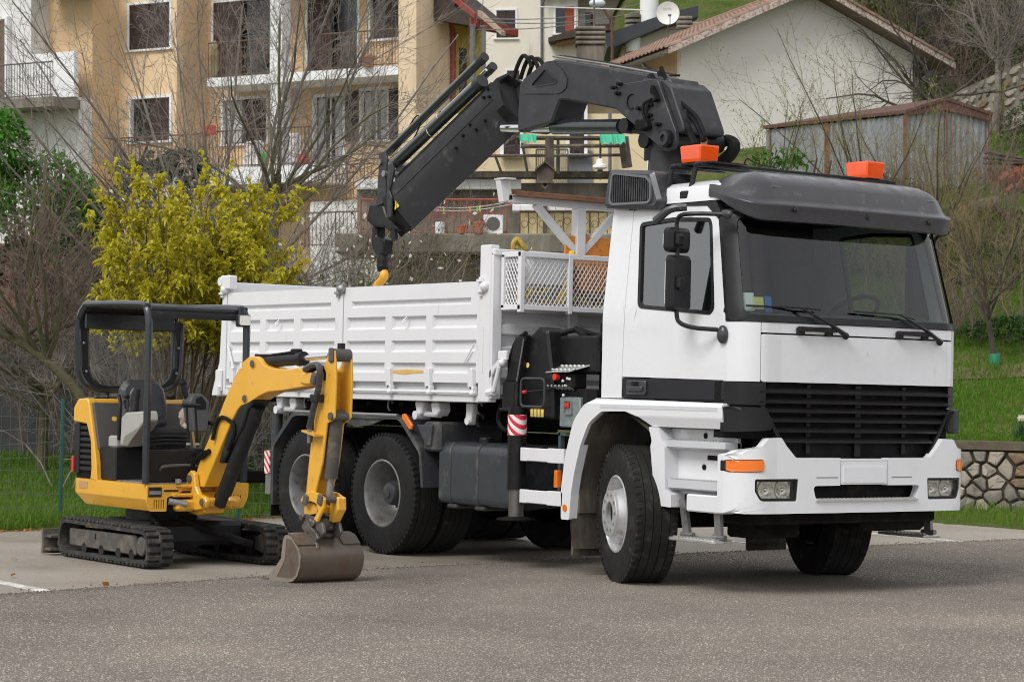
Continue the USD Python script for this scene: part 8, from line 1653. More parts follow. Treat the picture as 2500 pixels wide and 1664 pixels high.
# ================================================================ plants
def leaf_mat(name, ramp, trans=0.35, rough=0.45, spec=0.3):
    n = {'g': ('geometry', {}), 'r': ('rgb_ramp', {'ramp': ramp}), 'p': ('principled_bsdf', {'roughness': rough, 'specular_ior_level': spec}), 't': ('translucent_bsdf', {}), 'm': ('mix_closure', {'fac': trans})}
    MATS[name] = usdkit.material(stage, '/World/Looks/'+name, n, [('g.random_per_island', 'r.fac'), ('r.color', 'p.base_color'), ('r.color', 't.color'), ('p.BSDF', 'm.closure1'), ('t.BSDF', 'm.closure2')], surface='m.closure')
    return MATS[name]
m_bark_g = mat('grey_bark', (0.17, 0.15, 0.13), 0.9, var=0.35, vscale=9, dirt=(0.09, 0.08, 0.065), damt=0.4, dscale=6, bump=0.4, bscale=40)
m_bark_m = mat('mossy_trunk', (0.085, 0.08, 0.035), 0.95, var=0.4, vscale=8, dirt=(0.10, 0.085, 0.06), damt=0.55, dscale=7, bump=0.5, bscale=40)
m_bark_d = mat('dark_bark', (0.055, 0.045, 0.036), 0.95, var=0.4, vscale=8, bump=0.4, bscale=40)
m_twig_r = mat('reddish_twig', (0.15, 0.11, 0.085), 0.9, var=0.4, vscale=3); m_twig_y = mat('olive_twig', (0.15, 0.12, 0.055), 0.9, var=0.4, vscale=3)
m_twig_w = mat('pale_twig', (0.19, 0.165, 0.14), 0.9, var=0.35, vscale=3)
m_leaf_y = leaf_mat('yellow_green_leaf', [(0, (0.48, 0.43, 0.03)), (0.4, (0.70, 0.63, 0.05)), (0.75, (0.80, 0.73, 0.09)), (0.93, (0.36, 0.40, 0.04)), (1, (0.58, 0.34, 0.03))])
m_leaf_b = leaf_mat('bright_laurel_leaf', [(0, (0.06, 0.20, 0.008)), (0.6, (0.12, 0.36, 0.015)), (1, (0.19, 0.46, 0.03))], 0.3, 0.3, 0.5)
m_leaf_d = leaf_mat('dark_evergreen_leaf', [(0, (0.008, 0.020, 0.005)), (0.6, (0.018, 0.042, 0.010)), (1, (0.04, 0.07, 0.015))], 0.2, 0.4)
m_leaf_m = leaf_mat('mid_green_leaf', [(0, (0.025, 0.06, 0.010)), (0.6, (0.05, 0.11, 0.015)), (1, (0.08, 0.15, 0.02))], 0.3, 0.4)
m_leaf_l = leaf_mat('laurel_shrub_leaf', [(0, (0.06, 0.13, 0.02)), (0.6, (0.11, 0.21, 0.03)), (1, (0.18, 0.27, 0.05))], 0.3, 0.35)
m_leaf_o = leaf_mat('olive_brown_leaf', [(0, (0.06, 0.055, 0.015)), (0.5, (0.12, 0.10, 0.025)), (1, (0.20, 0.14, 0.03))], 0.3)
m_bud = leaf_mat('fresh_bud', [(0, (0.20, 0.24, 0.04)), (1, (0.34, 0.36, 0.08))], 0.4)
m_blossom = leaf_mat('white_petal', [(0, (0.70, 0.70, 0.62)), (1, (0.82, 0.82, 0.78))], 0.4)
def unit(v): return v/np.maximum(np.linalg.norm(v, axis=-1, keepdims=True), 1e-9)
def grow(rng, P, Dv, L, R, levels, up=0.02):
    """bare branches: each level walks its branches with a little wander, then seeds the next level along them.
    levels: (steps, wander, children per branch, angle, length ratio, radius ratio, from, upward pull)"""
    P, Dv, L, R = map(lambda a: np.atleast_1d(np.asarray(a, float)), (P, Dv, L, R)); P, Dv = np.atleast_2d(P), np.atleast_2d(Dv); Dv = unit(Dv)
    out, tips = [], []
    for li, (steps, wander, nch, ang, lr, rr, fr, pull) in enumerate(levels):
        n = len(P); pts = [P]; dirs = [Dv]; rad = [R]
        tip = 0.30 if li < len(levels)-1 else 0.25
        for k in range(steps):
            Dv = unit(Dv + rng.normal(0, wander, (n, 3)) + np.array([0, 0, pull])); P = P + Dv*(L/steps)[:, None]
            pts.append(P); dirs.append(Dv); rad.append(R*(1-(1-tip)*(k+1)/steps))
        for k in range(steps): out.append((pts[k], pts[k+1], rad[k], rad[k+1], np.full(n, li)))
        tips.append((pts[-1], dirs[-1]))
        if nch <= 0: break
        A = np.stack(pts); DA = np.stack(dirs); RA = np.stack(rad)
        t = rng.uniform(fr, 1.0, (n, nch))*steps; i = np.minimum(t.astype(int), steps-1); f_ = t-i; j = np.arange(n)[:, None]
        Pc = A[i, j]*(1-f_[..., None]) + A[i+1, j]*f_[..., None]; Dc_ = DA[i, j]; Rc = RA[i, j]*(1-f_)+RA[i+1, j]*f_
        pr = unit(np.cross(Dc_, rng.normal(size=Dc_.shape))); a = np.radians(ang*rng.uniform(0.6, 1.35, (n, nch)))[..., None]
        Dv = (Dc_*np.cos(a)+pr*np.sin(a)).reshape(-1, 3); P = Pc.reshape(-1, 3)
        L = ((L[:, None]*lr*rng.uniform(0.55, 1.2, (n, nch)))*(1.12-0.45*t/steps)).reshape(-1); R = np.maximum((Rc*rr*rng.uniform(0.7, 1.1, (n, nch))).reshape(-1), 0.0030)
    return out, tips
def wood(out, keep=lambda li: True, n=4):
    sel = [o for o in out if keep(o[4][0])]
    if not sel: return None
    p0, p1, r0, r1 = (np.concatenate([o[k] for o in sel]) for k in range(4))
    return segs(p0, p1, r0, r1, n)
def leaves(rng, P, Dv, ln, wd_, droop=0.4, spread=1.0):
    """pointed leaves folded along the midrib and curved downwards; P, Dv: base and direction of each"""
    n = len(P); d = unit(Dv + rng.normal(0, spread*0.5, (n, 3))); s = unit(np.cross(d, rng.normal(size=(n, 3))*0.35+np.array([0, 0, 1.0]))); u = np.cross(s, d); u *= np.sign(u[:, 2:3]+1e-9)
    l = (ln*rng.uniform(0.65, 1.25, n))[:, None]; w = (wd_*rng.uniform(0.75, 1.2, n))[:, None]/2; dr = (droop*rng.uniform(0.3, 1.5, n))[:, None]
    dn = np.array([0, 0, -1.0])
    a = P; m1 = P+d*l*0.4+u*l*0.06-u*0; b1 = m1+s*w+u*w*0.35; b2 = m1-s*w+u*w*0.35; m2 = P+d*l*0.75+dn*l*dr*0.25; c1 = m2+s*w*0.75+u*w*0.25; c2 = m2-s*w*0.75+u*w*0.25; t = P+d*l*0.98+dn*l*dr*0.75
    V = np.stack([a, b1, m1, b2, c1, m2, c2, t], 1).reshape(-1, 3); o = (np.arange(n)*8)[:, None, None]
    F = np.array([[0, 1, 2], [0, 2, 3], [1, 4, 5], [1, 5, 2], [2, 5, 6], [2, 6, 3], [4, 7, 5], [5, 7, 6]])
    return trimesh.Trimesh(V, (F[None]+o).reshape(-1, 3), process=False)
def quads(rng, P, size, flat=0.0):
    n = len(P); a = unit(rng.normal(size=(n, 3))); a[:, 2] *= (1-flat); a = unit(a); b_ = unit(np.cross(a, rng.normal(size=(n, 3)))); s = (size*rng.uniform(0.6, 1.3, n))[:, None]
    V = np.stack([P-a*s, P+b_*s*0.6, P+a*s, P-b_*s*0.6], 1).reshape(-1, 3); o = (np.arange(n)*4)[:, None, None]
    return trimesh.Trimesh(V, (np.array([[0, 1, 2], [0, 2, 3]])[None]+o).reshape(-1, 3), process=False)
_obj = obj
def obj(name, mesh, mat_, parent=None, smooth=32, label=None):
    p = _obj(name, mesh, mat_, parent, smooth, label)
    if parent is not None and name in ('stems', 'twigs', 'limbs', 'leaves', 'crown', 'buds', 'blossom', 'line_wires', 'mesh_wires'): p.SetCustomDataByKey('kind', 'stuff')
    return p
def plant(name, label, cat, loc, group=None): return thing(name, label, cat, loc, 0, group)
def base_at(s, d, dz=0.0): p = site(s, d); p[2] = float(ground_z(p)) + dz; return p
def shape_along(rng, n, c, r, clump=0.5, seed=0, shell=0.55):
    """points in an ellipsoid, thinned by noise so that the crown has gaps and clumps"""
    P = []; c, r = np.asarray(c, float), np.asarray(r, float)
    while sum(map(len, P)) < n:
        q = unit(rng.normal(size=(n, 3)))*(rng.random((n, 1))**(1/3)*(1-shell)+shell*rng.random((n, 1))**0.12)
        nz = meshkit.noise((q*r+c)*1.0/clump, seed); q = q[(nz > 0.42) & (rng.random(n) < 1.2)]
        q = q*(0.82+0.36*meshkit.noise(q*2.2+7, seed+1))[:, None]; P.append(c+q*r)
    return np.concatenate(P)[:n]
# ---- the big bare tree with many rising stems
rng = np.random.default_rng(101)
o = base_at(-4.1, 32.0); t = plant('bare_tree', 'big bare tree with many grey stems fanning up before the beige house', 'tree', o)
k = 15; az = rng.uniform(0, 2*np.pi, k); tl = np.radians(rng.uniform(6, 42, k)); Dv = np.stack([np.sin(tl)*np.cos(az), np.sin(tl)*np.sin(az), np.cos(tl)], 1)
side = np.array([c_rl[0], c_rl[1], 0]); Dv = unit(Dv + side*rng.normal(0, 0.42, k)[:, None] - side*0.12)
out, tips = grow(rng, np.tile([0, 0, 1.7], (k, 1))+rng.normal(0, 0.10, (k, 3)), Dv, rng.uniform(4.2, 6.6, k), rng.uniform(0.024, 0.044, k), [(9, 0.05, 12, 30, 0.46, 0.45, 0.12, 0.015), (6, 0.09, 8, 38, 0.42, 0.5, 0.1, 0.02), (5, 0.13, 4, 42, 0.5, 0.65, 0.1, 0.01), (3, 0.16, 0, 0, 0, 0, 0, 0.02)])
b = MB(); b.tube([(0, 0, -0.1), (0.02, 0.0, 0.9), (0, 0, 1.8)], [0.20, 0.16, 0.15], 10, spline=3); obj('trunk', b, m_bark_g, t)
obj('limbs', wood(out, lambda l: l <= 1, 5), m_bark_g, t, False); obj('twigs', wood(out, lambda l: l > 1, 3), m_twig_w, t, False)
# ---- pollarded trunk with moss, next to it
def bare_tree(seed, loc, trunk, tr_, n_l, L0, levels, label, bark, twig, name='bare_tree', spread=(20, 65), r0=0.034, up=0.3, bias=(0, 0, 0), group=None):
    rng = np.random.default_rng(seed); t = plant(name, label, 'tree', loc, group); tk = np.array(trunk, float)
    b = MB(); b.tube(tk, np.linspace(tr_*1.25, tr_*0.8, len(tk)), 9, spline=3); obj('trunk', b, bark, t)
    az = rng.uniform(0, 2*np.pi, n_l); tl = np.radians(rng.uniform(*spread, n_l)); Dv = unit(np.stack([np.sin(tl)*np.cos(az), np.sin(tl)*np.sin(az), np.cos(tl)], 1)+np.array(bias))
    f_ = rng.uniform(0.72, 1.0, n_l); sp = smooth_path(tk, 6); P = sp[np.minimum((f_*(len(sp)-1)).astype(int), len(sp)-1)]
    out, tips = grow(rng, P, Dv, L0*rng.uniform(0.7, 1.2, n_l), r0*rng.uniform(0.7, 1.1, n_l), levels)
    obj('limbs', wood(out, lambda l: l <= 0, 5), bark, t, False); obj('twigs', wood(out, lambda l: l > 0, 3), twig, t, False)
    return t, out, tips
LV = [(7, 0.10, 11, 40, 0.5, 0.48, 0.1, 0.03), (5, 0.14, 8, 45, 0.5, 0.55, 0.1, 0.02), (4, 0.17, 4, 45, 0.5, 0.65, 0.1, 0.01), (3, 0.2, 0, 0, 0, 0, 0, 0)]
s2 = side
bare_tree(102, base_at(-3.28, 31.0), [(0, 0, -0.1), (0.05, 0.02, 1.2), (-0.03, 0, 2.6), (0.05, 0, 3.9)], 0.085, 11, 3.0, LV, 'bare tree with a mossy green forked trunk in front of the white column', m_bark_m, m_twig_w, spread=(10, 70))
bare_tree(103, base_at(-5.1, 27.6), [(0, 0, -0.1), tuple(-s2*0.02+[0, 0, 0.7]), tuple(-s2*0.10+[0, 0, 1.15]), tuple(-s2*0.62+[0, 0, 1.65]), tuple(-s2*1.15+[0, 0, 1.95])], 0.060, 12, 1.9, LV, 'leaning mossy trunk with tangled bare branches behind the excavator canopy', m_bark_m, m_twig_r, spread=(15, 75))
bare_tree(104, base_at(-6.05, 29.5), [(0, 0, -0.1), (0.02, 0, 0.6), (0, 0.02, 1.15)], 0.062, 11, 1.9, LV, 'low bare tree with a mossy upright trunk at the far left of the grass', m_bark_m, m_twig_w, spread=(45, 85))
bare_tree(105, base_at(7.38, 35.0), [tuple(s2*0.06+[0, 0, -0.1]), tuple(s2*0.0+[0, 0, 0.4]), tuple(-s2*0.12+[0, 0, 1.0])], 0.045, 9, 1.7, [(7, 0.09, 8, 36, 0.5, 0.55, 0.15, 0.05), (5, 0.13, 6, 42, 0.5, 0.6, 0.1, 0.03), (3, 0.17, 3, 45, 0.5, 0.7, 0.1, 0.02), (2, 0.2, 0, 0, 0, 0, 0, 0)], 'young bare tree with a green tie round its foot on the grassy bank', m_bark_d, m_twig_y, spread=(8, 62), r0=0.026)
q = MB(); c = base_at(7.38, 35.0); q.lathe([(0.075, 0), (0.085, 0.10), (0.075, 0.2)], 14, 'z', closed=True); small('trunk_guard', q, mat('green_plastic_tie', (0.02, 0.20, 0.10), 0.5), c+s2*0.05, 'green plastic guard round the foot of the young bare tree', 'guard')
for sd, s_, d_, h, lab in ((106, 4.5, 41.0, 2.6, 'slender budding tree before the left part of the metal shed'), (107, 6.35, 41.0, 3.4, 'taller budding tree before the middle of the metal shed'), (108, 7.4, 40.0, 2.2, 'thin budding sapling before the right post of the metal shed')):
    L3 = [(7, 0.07, 9, 30, 0.5, 0.55, 0.1, 0.06), (5, 0.10, 6, 36, 0.5, 0.6, 0.1, 0.04), (3, 0.14, 0, 0, 0, 0, 0, 0.02)]
    t, out, tips = bare_tree(sd, base_at(s_, d_), [(0, 0, -0.1), (0.05, 0, 0.6), (0, 0.03, 1.2)], 0.04, 6, h, L3, lab, m_bark_d, m_twig_y, 'budding_tree', (6, 48), 0.024)
    rng = np.random.default_rng(sd); P = np.concatenate([o_[1] for o_ in out if o_[4][0] > 0]); P = P[rng.random(len(P)) < 0.8]
    obj('buds', leaves(rng, P, rng.normal(size=(len(P), 3))+[0, 0, .8], 0.05, 0.022), m_bud, t, False)
bare_tree(109, base_at(10.0, 55.0), [(0, 0, -0.1), (0.1, 0.0, 0.8), (0.3, 0, 1.5)], 0.11, 9, 3.4, [(7, 0.20, 7, 48, 0.5, 0.55, 0.15, 0.03), (5, 0.2, 6, 48, 0.5, 0.55, 0.1, 0.02), (4, 0.2, 4, 45, 0.5, 0.65, 0.1, 0.0), (2, 0.2, 0, 0, 0, 0, 0, 0)], 'gnarled dark bare tree between the gable corner and the hillside wall', m_bark_d, m_bark_d, spread=(25, 75), r0=0.05)
for sd, s_, d_, lab in ((110, 12.2, 58.0, 'grey bare shrub tree on the bank above the metal shed'), (111, 13.3, 62.0, 'tall bare tree at the upper right corner of the bank'), (112, 11.0, 63.0, 'bare tree behind the right eave of the gable house')):
    bare_tree(sd, base_at(s_, d_), [(0, 0, -0.1), (0.1, 0, 1.0), (0.0, 0.1, 2.0)], 0.09, 10, 2.9, LV, lab, m_bark_g if sd != 112 else m_bark_d, m_twig_w if sd == 110 else m_bark_d, spread=(10, 65))
# ---- bare twiggy shrubs (thicket), each its own
def brush(seed, s_, d_, h, w, n, label, mt, cat='shrub', lean=0.0, levels=None):
    rng = np.random.default_rng(seed); t = plant('bare_shrub', label, cat, base_at(s_, d_))
    P = np.stack([rng.normal(0, w*0.35, n), rng.normal(0, w*0.25, n), np.zeros(n)], 1); P = P[:, :1]*s2 + P[:, 1:2]*c_fl + P[:, 2:]
    Dv = unit(np.stack([rng.normal(lean, 0.30, n), rng.normal(0, 0.30, n), np.ones(n)], 1)); Dv = unit(Dv[:, :1]*s2 + Dv[:, 1:2]*c_fl + Dv[:, 2:]*np.array([0, 0, 1.0]))
    out, tips = grow(rng, P, Dv, h*rng.uniform(0.55, 1.1, n), rng.uniform(0.007, 0.014, n), levels or [(7, 0.10, 10, 30, 0.42, 0.6, 0.08, 0.03), (4, 0.15, 5, 42, 0.5, 0.7, 0.1, 0.01), (3, 0.18, 0, 0, 0, 0, 0, 0)])
    obj('stems', wood(out, lambda l: l == 0, 4), mt, t, False); obj('twigs', wood(out, lambda l: l > 0, 3), mt, t, False)
    return t, out
brush(201, -6.6, 31.6, 2.5, 2.4, 80, 'brown bare thicket under the bright green laurel at the far left', m_twig_r); brush(202, -5.5, 32.0, 3.0, 2.2, 80, 'pale bare thicket right of the laurel, left of the yellow shrub', m_twig_w)
brush(203, -4.7, 33.0, 3.4, 2.6, 85, 'bare brown thicket behind the yellow leaved shrub', m_twig_r); brush(204, -3.3, 29.5, 3.3, 2.0, 70, 'dense bare stems rising just behind the tailgate of the truck', m_twig_w, lean=0.1)
brush(205, -2.7, 31.5, 3.6, 2.4, 85, 'bare thicket behind the middle of the white tipper bed', m_twig_w); brush(206, -1.9, 32.5, 3.2, 2.2, 75, 'bare brown thicket below the hook of the crane', m_twig_r)
brush(207, -4.3, 28.2, 2.2, 1.8, 60, 'low tangled bare shrub behind the excavator seat', m_twig_w, levels=[(7, 0.2, 8, 45, 0.45, 0.6, 0.1, -0.02), (4, 0.2, 4, 45, 0.5, 0.7, 0.1, 0.0), (3, 0.2, 0, 0, 0, 0, 0, 0)])
brush(208, -0.9, 34.0, 3.6, 1.6, 16, 'long arching bare branches in front of the old basement wall', m_twig_w, lean=0.5, levels=[(8, 0.12, 6, 35, 0.4, 0.55, 0.2, -0.03), (5, 0.15, 4, 42, 0.5, 0.65, 0.1, 0.0), (3, 0.18, 0, 0, 0, 0, 0, 0)])
brush(209, 7.6, 44.0, 2.4, 2.4, 34, 'bare olive scrub on the bank below the right end of the shed', m_twig_y); brush(210, 8.9, 43.0, 2.6, 2.2, 34, 'bare brown scrub at the right edge of the bank', m_twig_r); brush(211, 6.7, 39.0, 1.8, 1.6, 24, 'low bare scrub on the bank just right of the cab roof', m_twig_y); brush(212, 8.4, 38.0, 1.7, 1.6, 20, 'low bare scrub on the bank right of the young tree', m_twig_r)
brush(213, 9.6, 47.5, 2.0, 2.6, 30, 'brown bramble scrub around the cut log and brick heap', m_twig_r)
# ---- yellow leaved shrub
rng = np.random.default_rng(301); o = base_at(-3.72, 25.6); t = plant('yellow_shrub', 'rounded shrub with yellow green drooping leaves above the excavator canopy', 'shrub', o)
n = 52; az = rng.uniform(0, 2*np.pi, n); tl = np.radians(22*np.sqrt(rng.random(n))); Dv = np.stack([np.sin(tl)*np.cos(az), np.sin(tl)*np.sin(az), np.cos(tl)], 1)
out, tips = grow(rng, rng.normal(0, 0.10, (n, 3))*[1, 1, 0.2], Dv, (4.15-2.4*tl)*rng.uniform(0.78, 1.0, n), rng.uniform(0.010, 0.020, n), [(8, 0.04, 12, 36, 0.16, 0.5, 0.50, 0.0), (5, 0.10, 5, 42, 0.5, 0.6, 0.2, 0.06), (3, 0.12, 0, 0, 0, 0, 0, 0.08)])
obj('stems', wood(out, lambda l: True, 4), mat('shrub_stem', (0.10, 0.075, 0.04), 0.9, var=0.3), t, False)
Pl, Dl = [], []
for p0, p1, r0, r1, li in out:
    if li[0] == 0: continue
    for f_ in ((0.2, 0.5, 0.85) if li[0] == 2 else (0.4, 0.8)): Pl.append(p0+(p1-p0)*f_); Dl.append(unit(p1-p0))
for p, d_ in tips[1:]: 
    for _ in range(4): Pl.append(p); Dl.append(d_)
Pl, Dl = np.concatenate(Pl), np.concatenate(Dl); k = (Pl[:, 2] > 1.75+0.4*rng.random(len(Pl))) & (rng.random(len(Pl)) < 0.85); Pl, Dl = Pl[k], Dl[k]
obj('leaves', leaves(rng, Pl, Dl*0.8+rng.normal(0, 0.6, Dl.shape)+[0, 0, 0.8], 0.095, 0.036, 0.6, 0.8), m_leaf_y, t, False)
print('yellow leaves', len(Pl))
# ---- evergreens
def leafy(seed, name, label, s_, d_, blobs, n, ln, wd_, lm, cat='shrub', droop=0.4, stems=10, stem_h=None, up=0.5, clump=0.5, shell=0.55, absz=False):
    rng = np.random.default_rng(seed); o = base_at(s_, d_); t = plant(name, label, cat, o); P, Dd = [], []
    if absz: blobs = [(a_, b_, z_-o[2], *r_) for a_, b_, z_, *r_ in blobs]
    for (ds, dd, z, rs, rd, rz, w) in blobs:
        c = s2*ds + c_fl*dd + np.array([0, 0, z]); q = shape_along(rng, int(n*w), (0, 0, 0), (1, 1, 1), clump=clump/max(rs, .1), seed=seed, shell=shell)
        P.append(c + q[:, :1]*rs*s2 + q[:, 1:2]*rd*c_fl + q[:, 2:]*np.array([0, 0, rz])); Dd.append(unit(q[:, :1]*s2+q[:, 1:2]*c_fl+q[:, 2:]*np.array([0, 0, 1.0])))
    P, Dd = np.concatenate(P), np.concatenate(Dd); k = P[:, 2] > 0.03; P, Dd = P[k], Dd[k]
    obj('crown', leaves(rng, P, Dd*0.7+np.array([0, 0, up])+rng.normal(0, 0.5, P.shape), ln, wd_, droop, 1.0), lm, t, False)
    zt = max(b_[2] for b_ in blobs); hs_ = stem_h or zt
    az = rng.uniform(0, 2*np.pi, stems); tl = np.radians(rng.uniform(3, 30, stems)); Dv = np.stack([np.sin(tl)*np.cos(az), np.sin(tl)*np.sin(az), np.cos(tl)], 1)
    out, _ = grow(rng, rng.normal(0, 0.1, (stems, 3))*[1, 1, 0], Dv, hs_*rng.uniform(0.7, 1.15, stems), np.full(stems, 0.02+0.008*zt), [(6, 0.06, 5, 35, 0.4, 0.5, 0.3, 0.02), (4, 0.1, 0, 0, 0, 0, 0, 0)])
    obj('trunk', wood(out, lambda l: True, 5), m_bark_d, t, False); return t
def ztop(s_, d_): return 0
leafy(401, 'laurel_bush', 'large bright green laurel bush at the left below the white balcony', -6.75, 32.0, [(0, 0, 3.9, 0.85, 0.7, 0.75, .45), (-0.45, 0, 4.7, 0.35, 0.4, 0.55, .2), (0.55, -0.2, 3.7, 0.5, 0.5, 0.6, .35)], 6500, 0.12, 0.055, m_leaf_b, absz=True)
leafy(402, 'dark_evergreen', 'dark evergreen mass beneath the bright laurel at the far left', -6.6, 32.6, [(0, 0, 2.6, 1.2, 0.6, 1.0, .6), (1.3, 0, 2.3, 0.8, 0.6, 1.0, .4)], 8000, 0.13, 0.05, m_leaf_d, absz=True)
leafy(403, 'ivy_clump', 'clump of broad green climber leaves on the terrace railing left of the bare tree', -5.35, 33.5, [(0, 0, 4.3, 0.6, 0.4, 0.5, .6), (0.45, 0, 4.55, 0.35, 0.3, 0.3, .4)], 650, 0.16, 0.11, m_leaf_m, 'climber', absz=True)
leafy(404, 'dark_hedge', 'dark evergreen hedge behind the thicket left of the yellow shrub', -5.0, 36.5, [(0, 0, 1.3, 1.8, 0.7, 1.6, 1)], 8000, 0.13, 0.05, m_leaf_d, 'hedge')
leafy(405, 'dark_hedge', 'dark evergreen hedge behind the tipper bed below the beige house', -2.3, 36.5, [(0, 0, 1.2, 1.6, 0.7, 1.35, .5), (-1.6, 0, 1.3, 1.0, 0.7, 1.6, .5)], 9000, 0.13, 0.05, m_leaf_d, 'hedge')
leafy(406, 'laurel_shrub', 'green laurel shrub with pointed leaves just above the cab roof', 3.78, 33.0, [(-0.18, 0, 4.65, 0.36, 0.3, 0.38, .5), (0.22, 0, 4.65, 0.34, 0.3, 0.40, .5)], 260, 0.20, 0.055, m_leaf_l, droop=0.7, up=0.9, shell=0.2, absz=True)
rng = np.random.default_rng(407)
t, out = brush(220, -2.0, 28.8, 3.1, 1.5, 44, 'loose shrub dotted with small white blossom behind the tipper bed', m_twig_y)
P = np.concatenate([o_[1] for o_ in out if o_[4][0] > 0]); P = P[(rng.random(len(P)) < 0.13) & (P[:, 2] > 1.8)]; P = P+rng.normal(0, 0.03, P.shape)
obj('blossom', quads(rng, P, 0.034), m_blossom, t, False); Pg = np.concatenate([o_[0] for o_ in out if o_[4][0] > 0]); Pg = Pg[rng.random(len(Pg)) < 0.7]; obj('leaves', leaves(rng, Pg, rng.normal(size=Pg.shape), 0.05, 0.018), m_leaf_m, t, False)
for sd, s_, d_, z, rr, rz, lm, lab in ((501, 10.2, 75, 3.6, 2.6, 3.6, m_leaf_o, 'olive brown evergreen tree on the skyline right of the gable ridge'), (502, 13.6, 74, 4.0, 2.4, 3.8, m_leaf_o, 'ochre tinged evergreen tree second from the gable on the skyline'), (503, 16.8, 72, 4.0, 2.6, 3.8, m_leaf_d, 'dark evergreen tree at the upper right corner of the bank'),
        (504, 12.0, 82, 5.0, 3.6, 4.5, m_leaf_d, 'dark tall evergreen behind the olive brown trees'), (505, 18.5, 84, 5.0, 3.6, 4.5, m_leaf_o, 'brownish tall tree behind the upper right corner'), (506, 10.6, 64, 1.5, 0.7, 0.75, m_leaf_b, 'fresh green bush beside the right roof edge of the gable house'), (507, 7.0, 86, 5.5, 3.4, 4.5, m_leaf_o, 'olive tree behind the ridge of the gable house')):
    big = rr > 1; leafy(sd, 'hillside_tree' if big else 'green_bush', lab, s_, d_, [(0, 0, z, rr, rr, rz, .6), (rr*0.5, 0, z*1.2, rr*.6, rr*.6, rz*.6, .2), (-rr*0.5, 0, z*0.9, rr*.6, rr*.6, rz*.6, .2)], 6500 if big else 1500, 0.20 if big else 0.14, 0.09 if big else 0.06, lm, 'tree' if big else 'shrub', clump=0.9)
leafy(508, 'bank_bush', 'mossy green bush on the bank before the hillside rubble wall', 12.6, 55.0, [(0, 0, 0.5, 0.9, 0.7, 0.8, 1)], 1500, 0.10, 0.04, m_leaf_m)
leafy(509, 'bank_bush', 'low green bramble on the bank below the shed, right of the cab roof', 7.0, 42.0, [(0, 0, 0.4, 1.1, 0.8, 0.55, 1)], 2200, 0.09, 0.04, m_leaf_m); leafy(510, 'bank_bush', 'low green bramble at the right edge below the brick heap', 8.8, 40.5, [(0, 0, 0.3, 1.2, 0.8, 0.5, 1)], 2200, 0.09, 0.04, m_leaf_m)
for k, (s_, d_, w, z, lm, lab) in enumerate(((7.6, 48.0, 1.3, 0.5, m_leaf_o, 'brown green bramble mound at the foot of the metal shed'), (9.3, 44.0, 1.4, 0.45, m_leaf_o, 'brown green bramble mound below the brick heap'), (6.2, 36.5, 0.9, 0.3, m_leaf_m, 'low green weeds on the bank beside the cab mirror'), (8.2, 36.2, 1.0, 0.25, m_leaf_m, 'low green weeds on the bank right of the young tree foot'),
        (11.5, 66.0, 2.6, 1.0, m_leaf_o, 'olive scrub on the hillside behind the rubble wall'), (14.5, 66.0, 2.8, 1.2, m_leaf_d, 'dark scrub on the hillside at the upper right'), (17.0, 65.0, 2.4, 1.4, m_leaf_o, 'olive scrub on the hillside at the right edge'), (9.2, 68.0, 2.0, 1.0, m_leaf_d, 'dark scrub behind the right eave of the gable house'), (13.0, 69.5, 3.0, 1.8, m_leaf_o, 'ochre thicket beneath the skyline trees'))):
    leafy(520+k, 'bank_scrub', lab, s_, d_, [(0, 0, z*0.7, w, 0.8*w, z, 1)], int(1500*min(w, 2)), 0.10 if d_ < 60 else 0.2, 0.045 if d_ < 60 else 0.09, lm)
brush(230, 12.5, 61.5, 3.0, 3.0, 40, 'bare brown brush above the hillside rubble wall', m_twig_r); brush(231, 15.0, 60.0, 3.0, 3.0, 40, 'bare brush on the hillside at the right edge', m_twig_r); brush(232, 7.0, 37.0, 1.1, 1.6, 40, 'fine bare scrub on the bank between cab and young tree', m_twig_r); brush(233, 8.0, 41.0, 1.6, 1.8, 40, 'fine bare scrub on the bank behind the young tree', m_twig_y)
# trees across the yard, in front of the truck: they show as dark reflections in the windscreen
for k, (x, y, h, w) in enumerate(((24, 13, 11, 4.2), (27, 20, 12, 4.6), (22, 22, 10, 3.8), (30, 27, 13, 5.0), (20, 30, 10, 4.2), (33, 17, 13, 5))):
    rng = np.random.default_rng(600+k); t = thing('yard_tree', ('dense dark conifer across the yard facing the cab, nearest the road', 'dense dark conifer across the yard, second of the row', 'dense dark conifer across the yard, third of the row', 'tallest dark conifer at the back of the yard', 'dark conifer at the far end of the yard row', 'dark conifer at the back, nearest the road')[k], 'tree', (x, y, 0))
    b = MB(); b.tube([(0, 0, -0.1), (0, 0, h*0.5), (0, 0, h*0.95)], [0.25, 0.18, 0.05], 8); obj('trunk', b, m_bark_d, t)
    q = unit(rng.normal(size=(5200, 3)))*(rng.random((5200, 1))**0.4); zz = (q[:, 2]+1)/2; P = np.stack([q[:, 0]*w*0.5*(1.15-zz*0.8), q[:, 1]*w*0.5*(1.15-zz*0.8), zz*h*0.95+0.4], 1); obj('crown', quads(rng, P, 0.34), m_leaf_d, t, False)
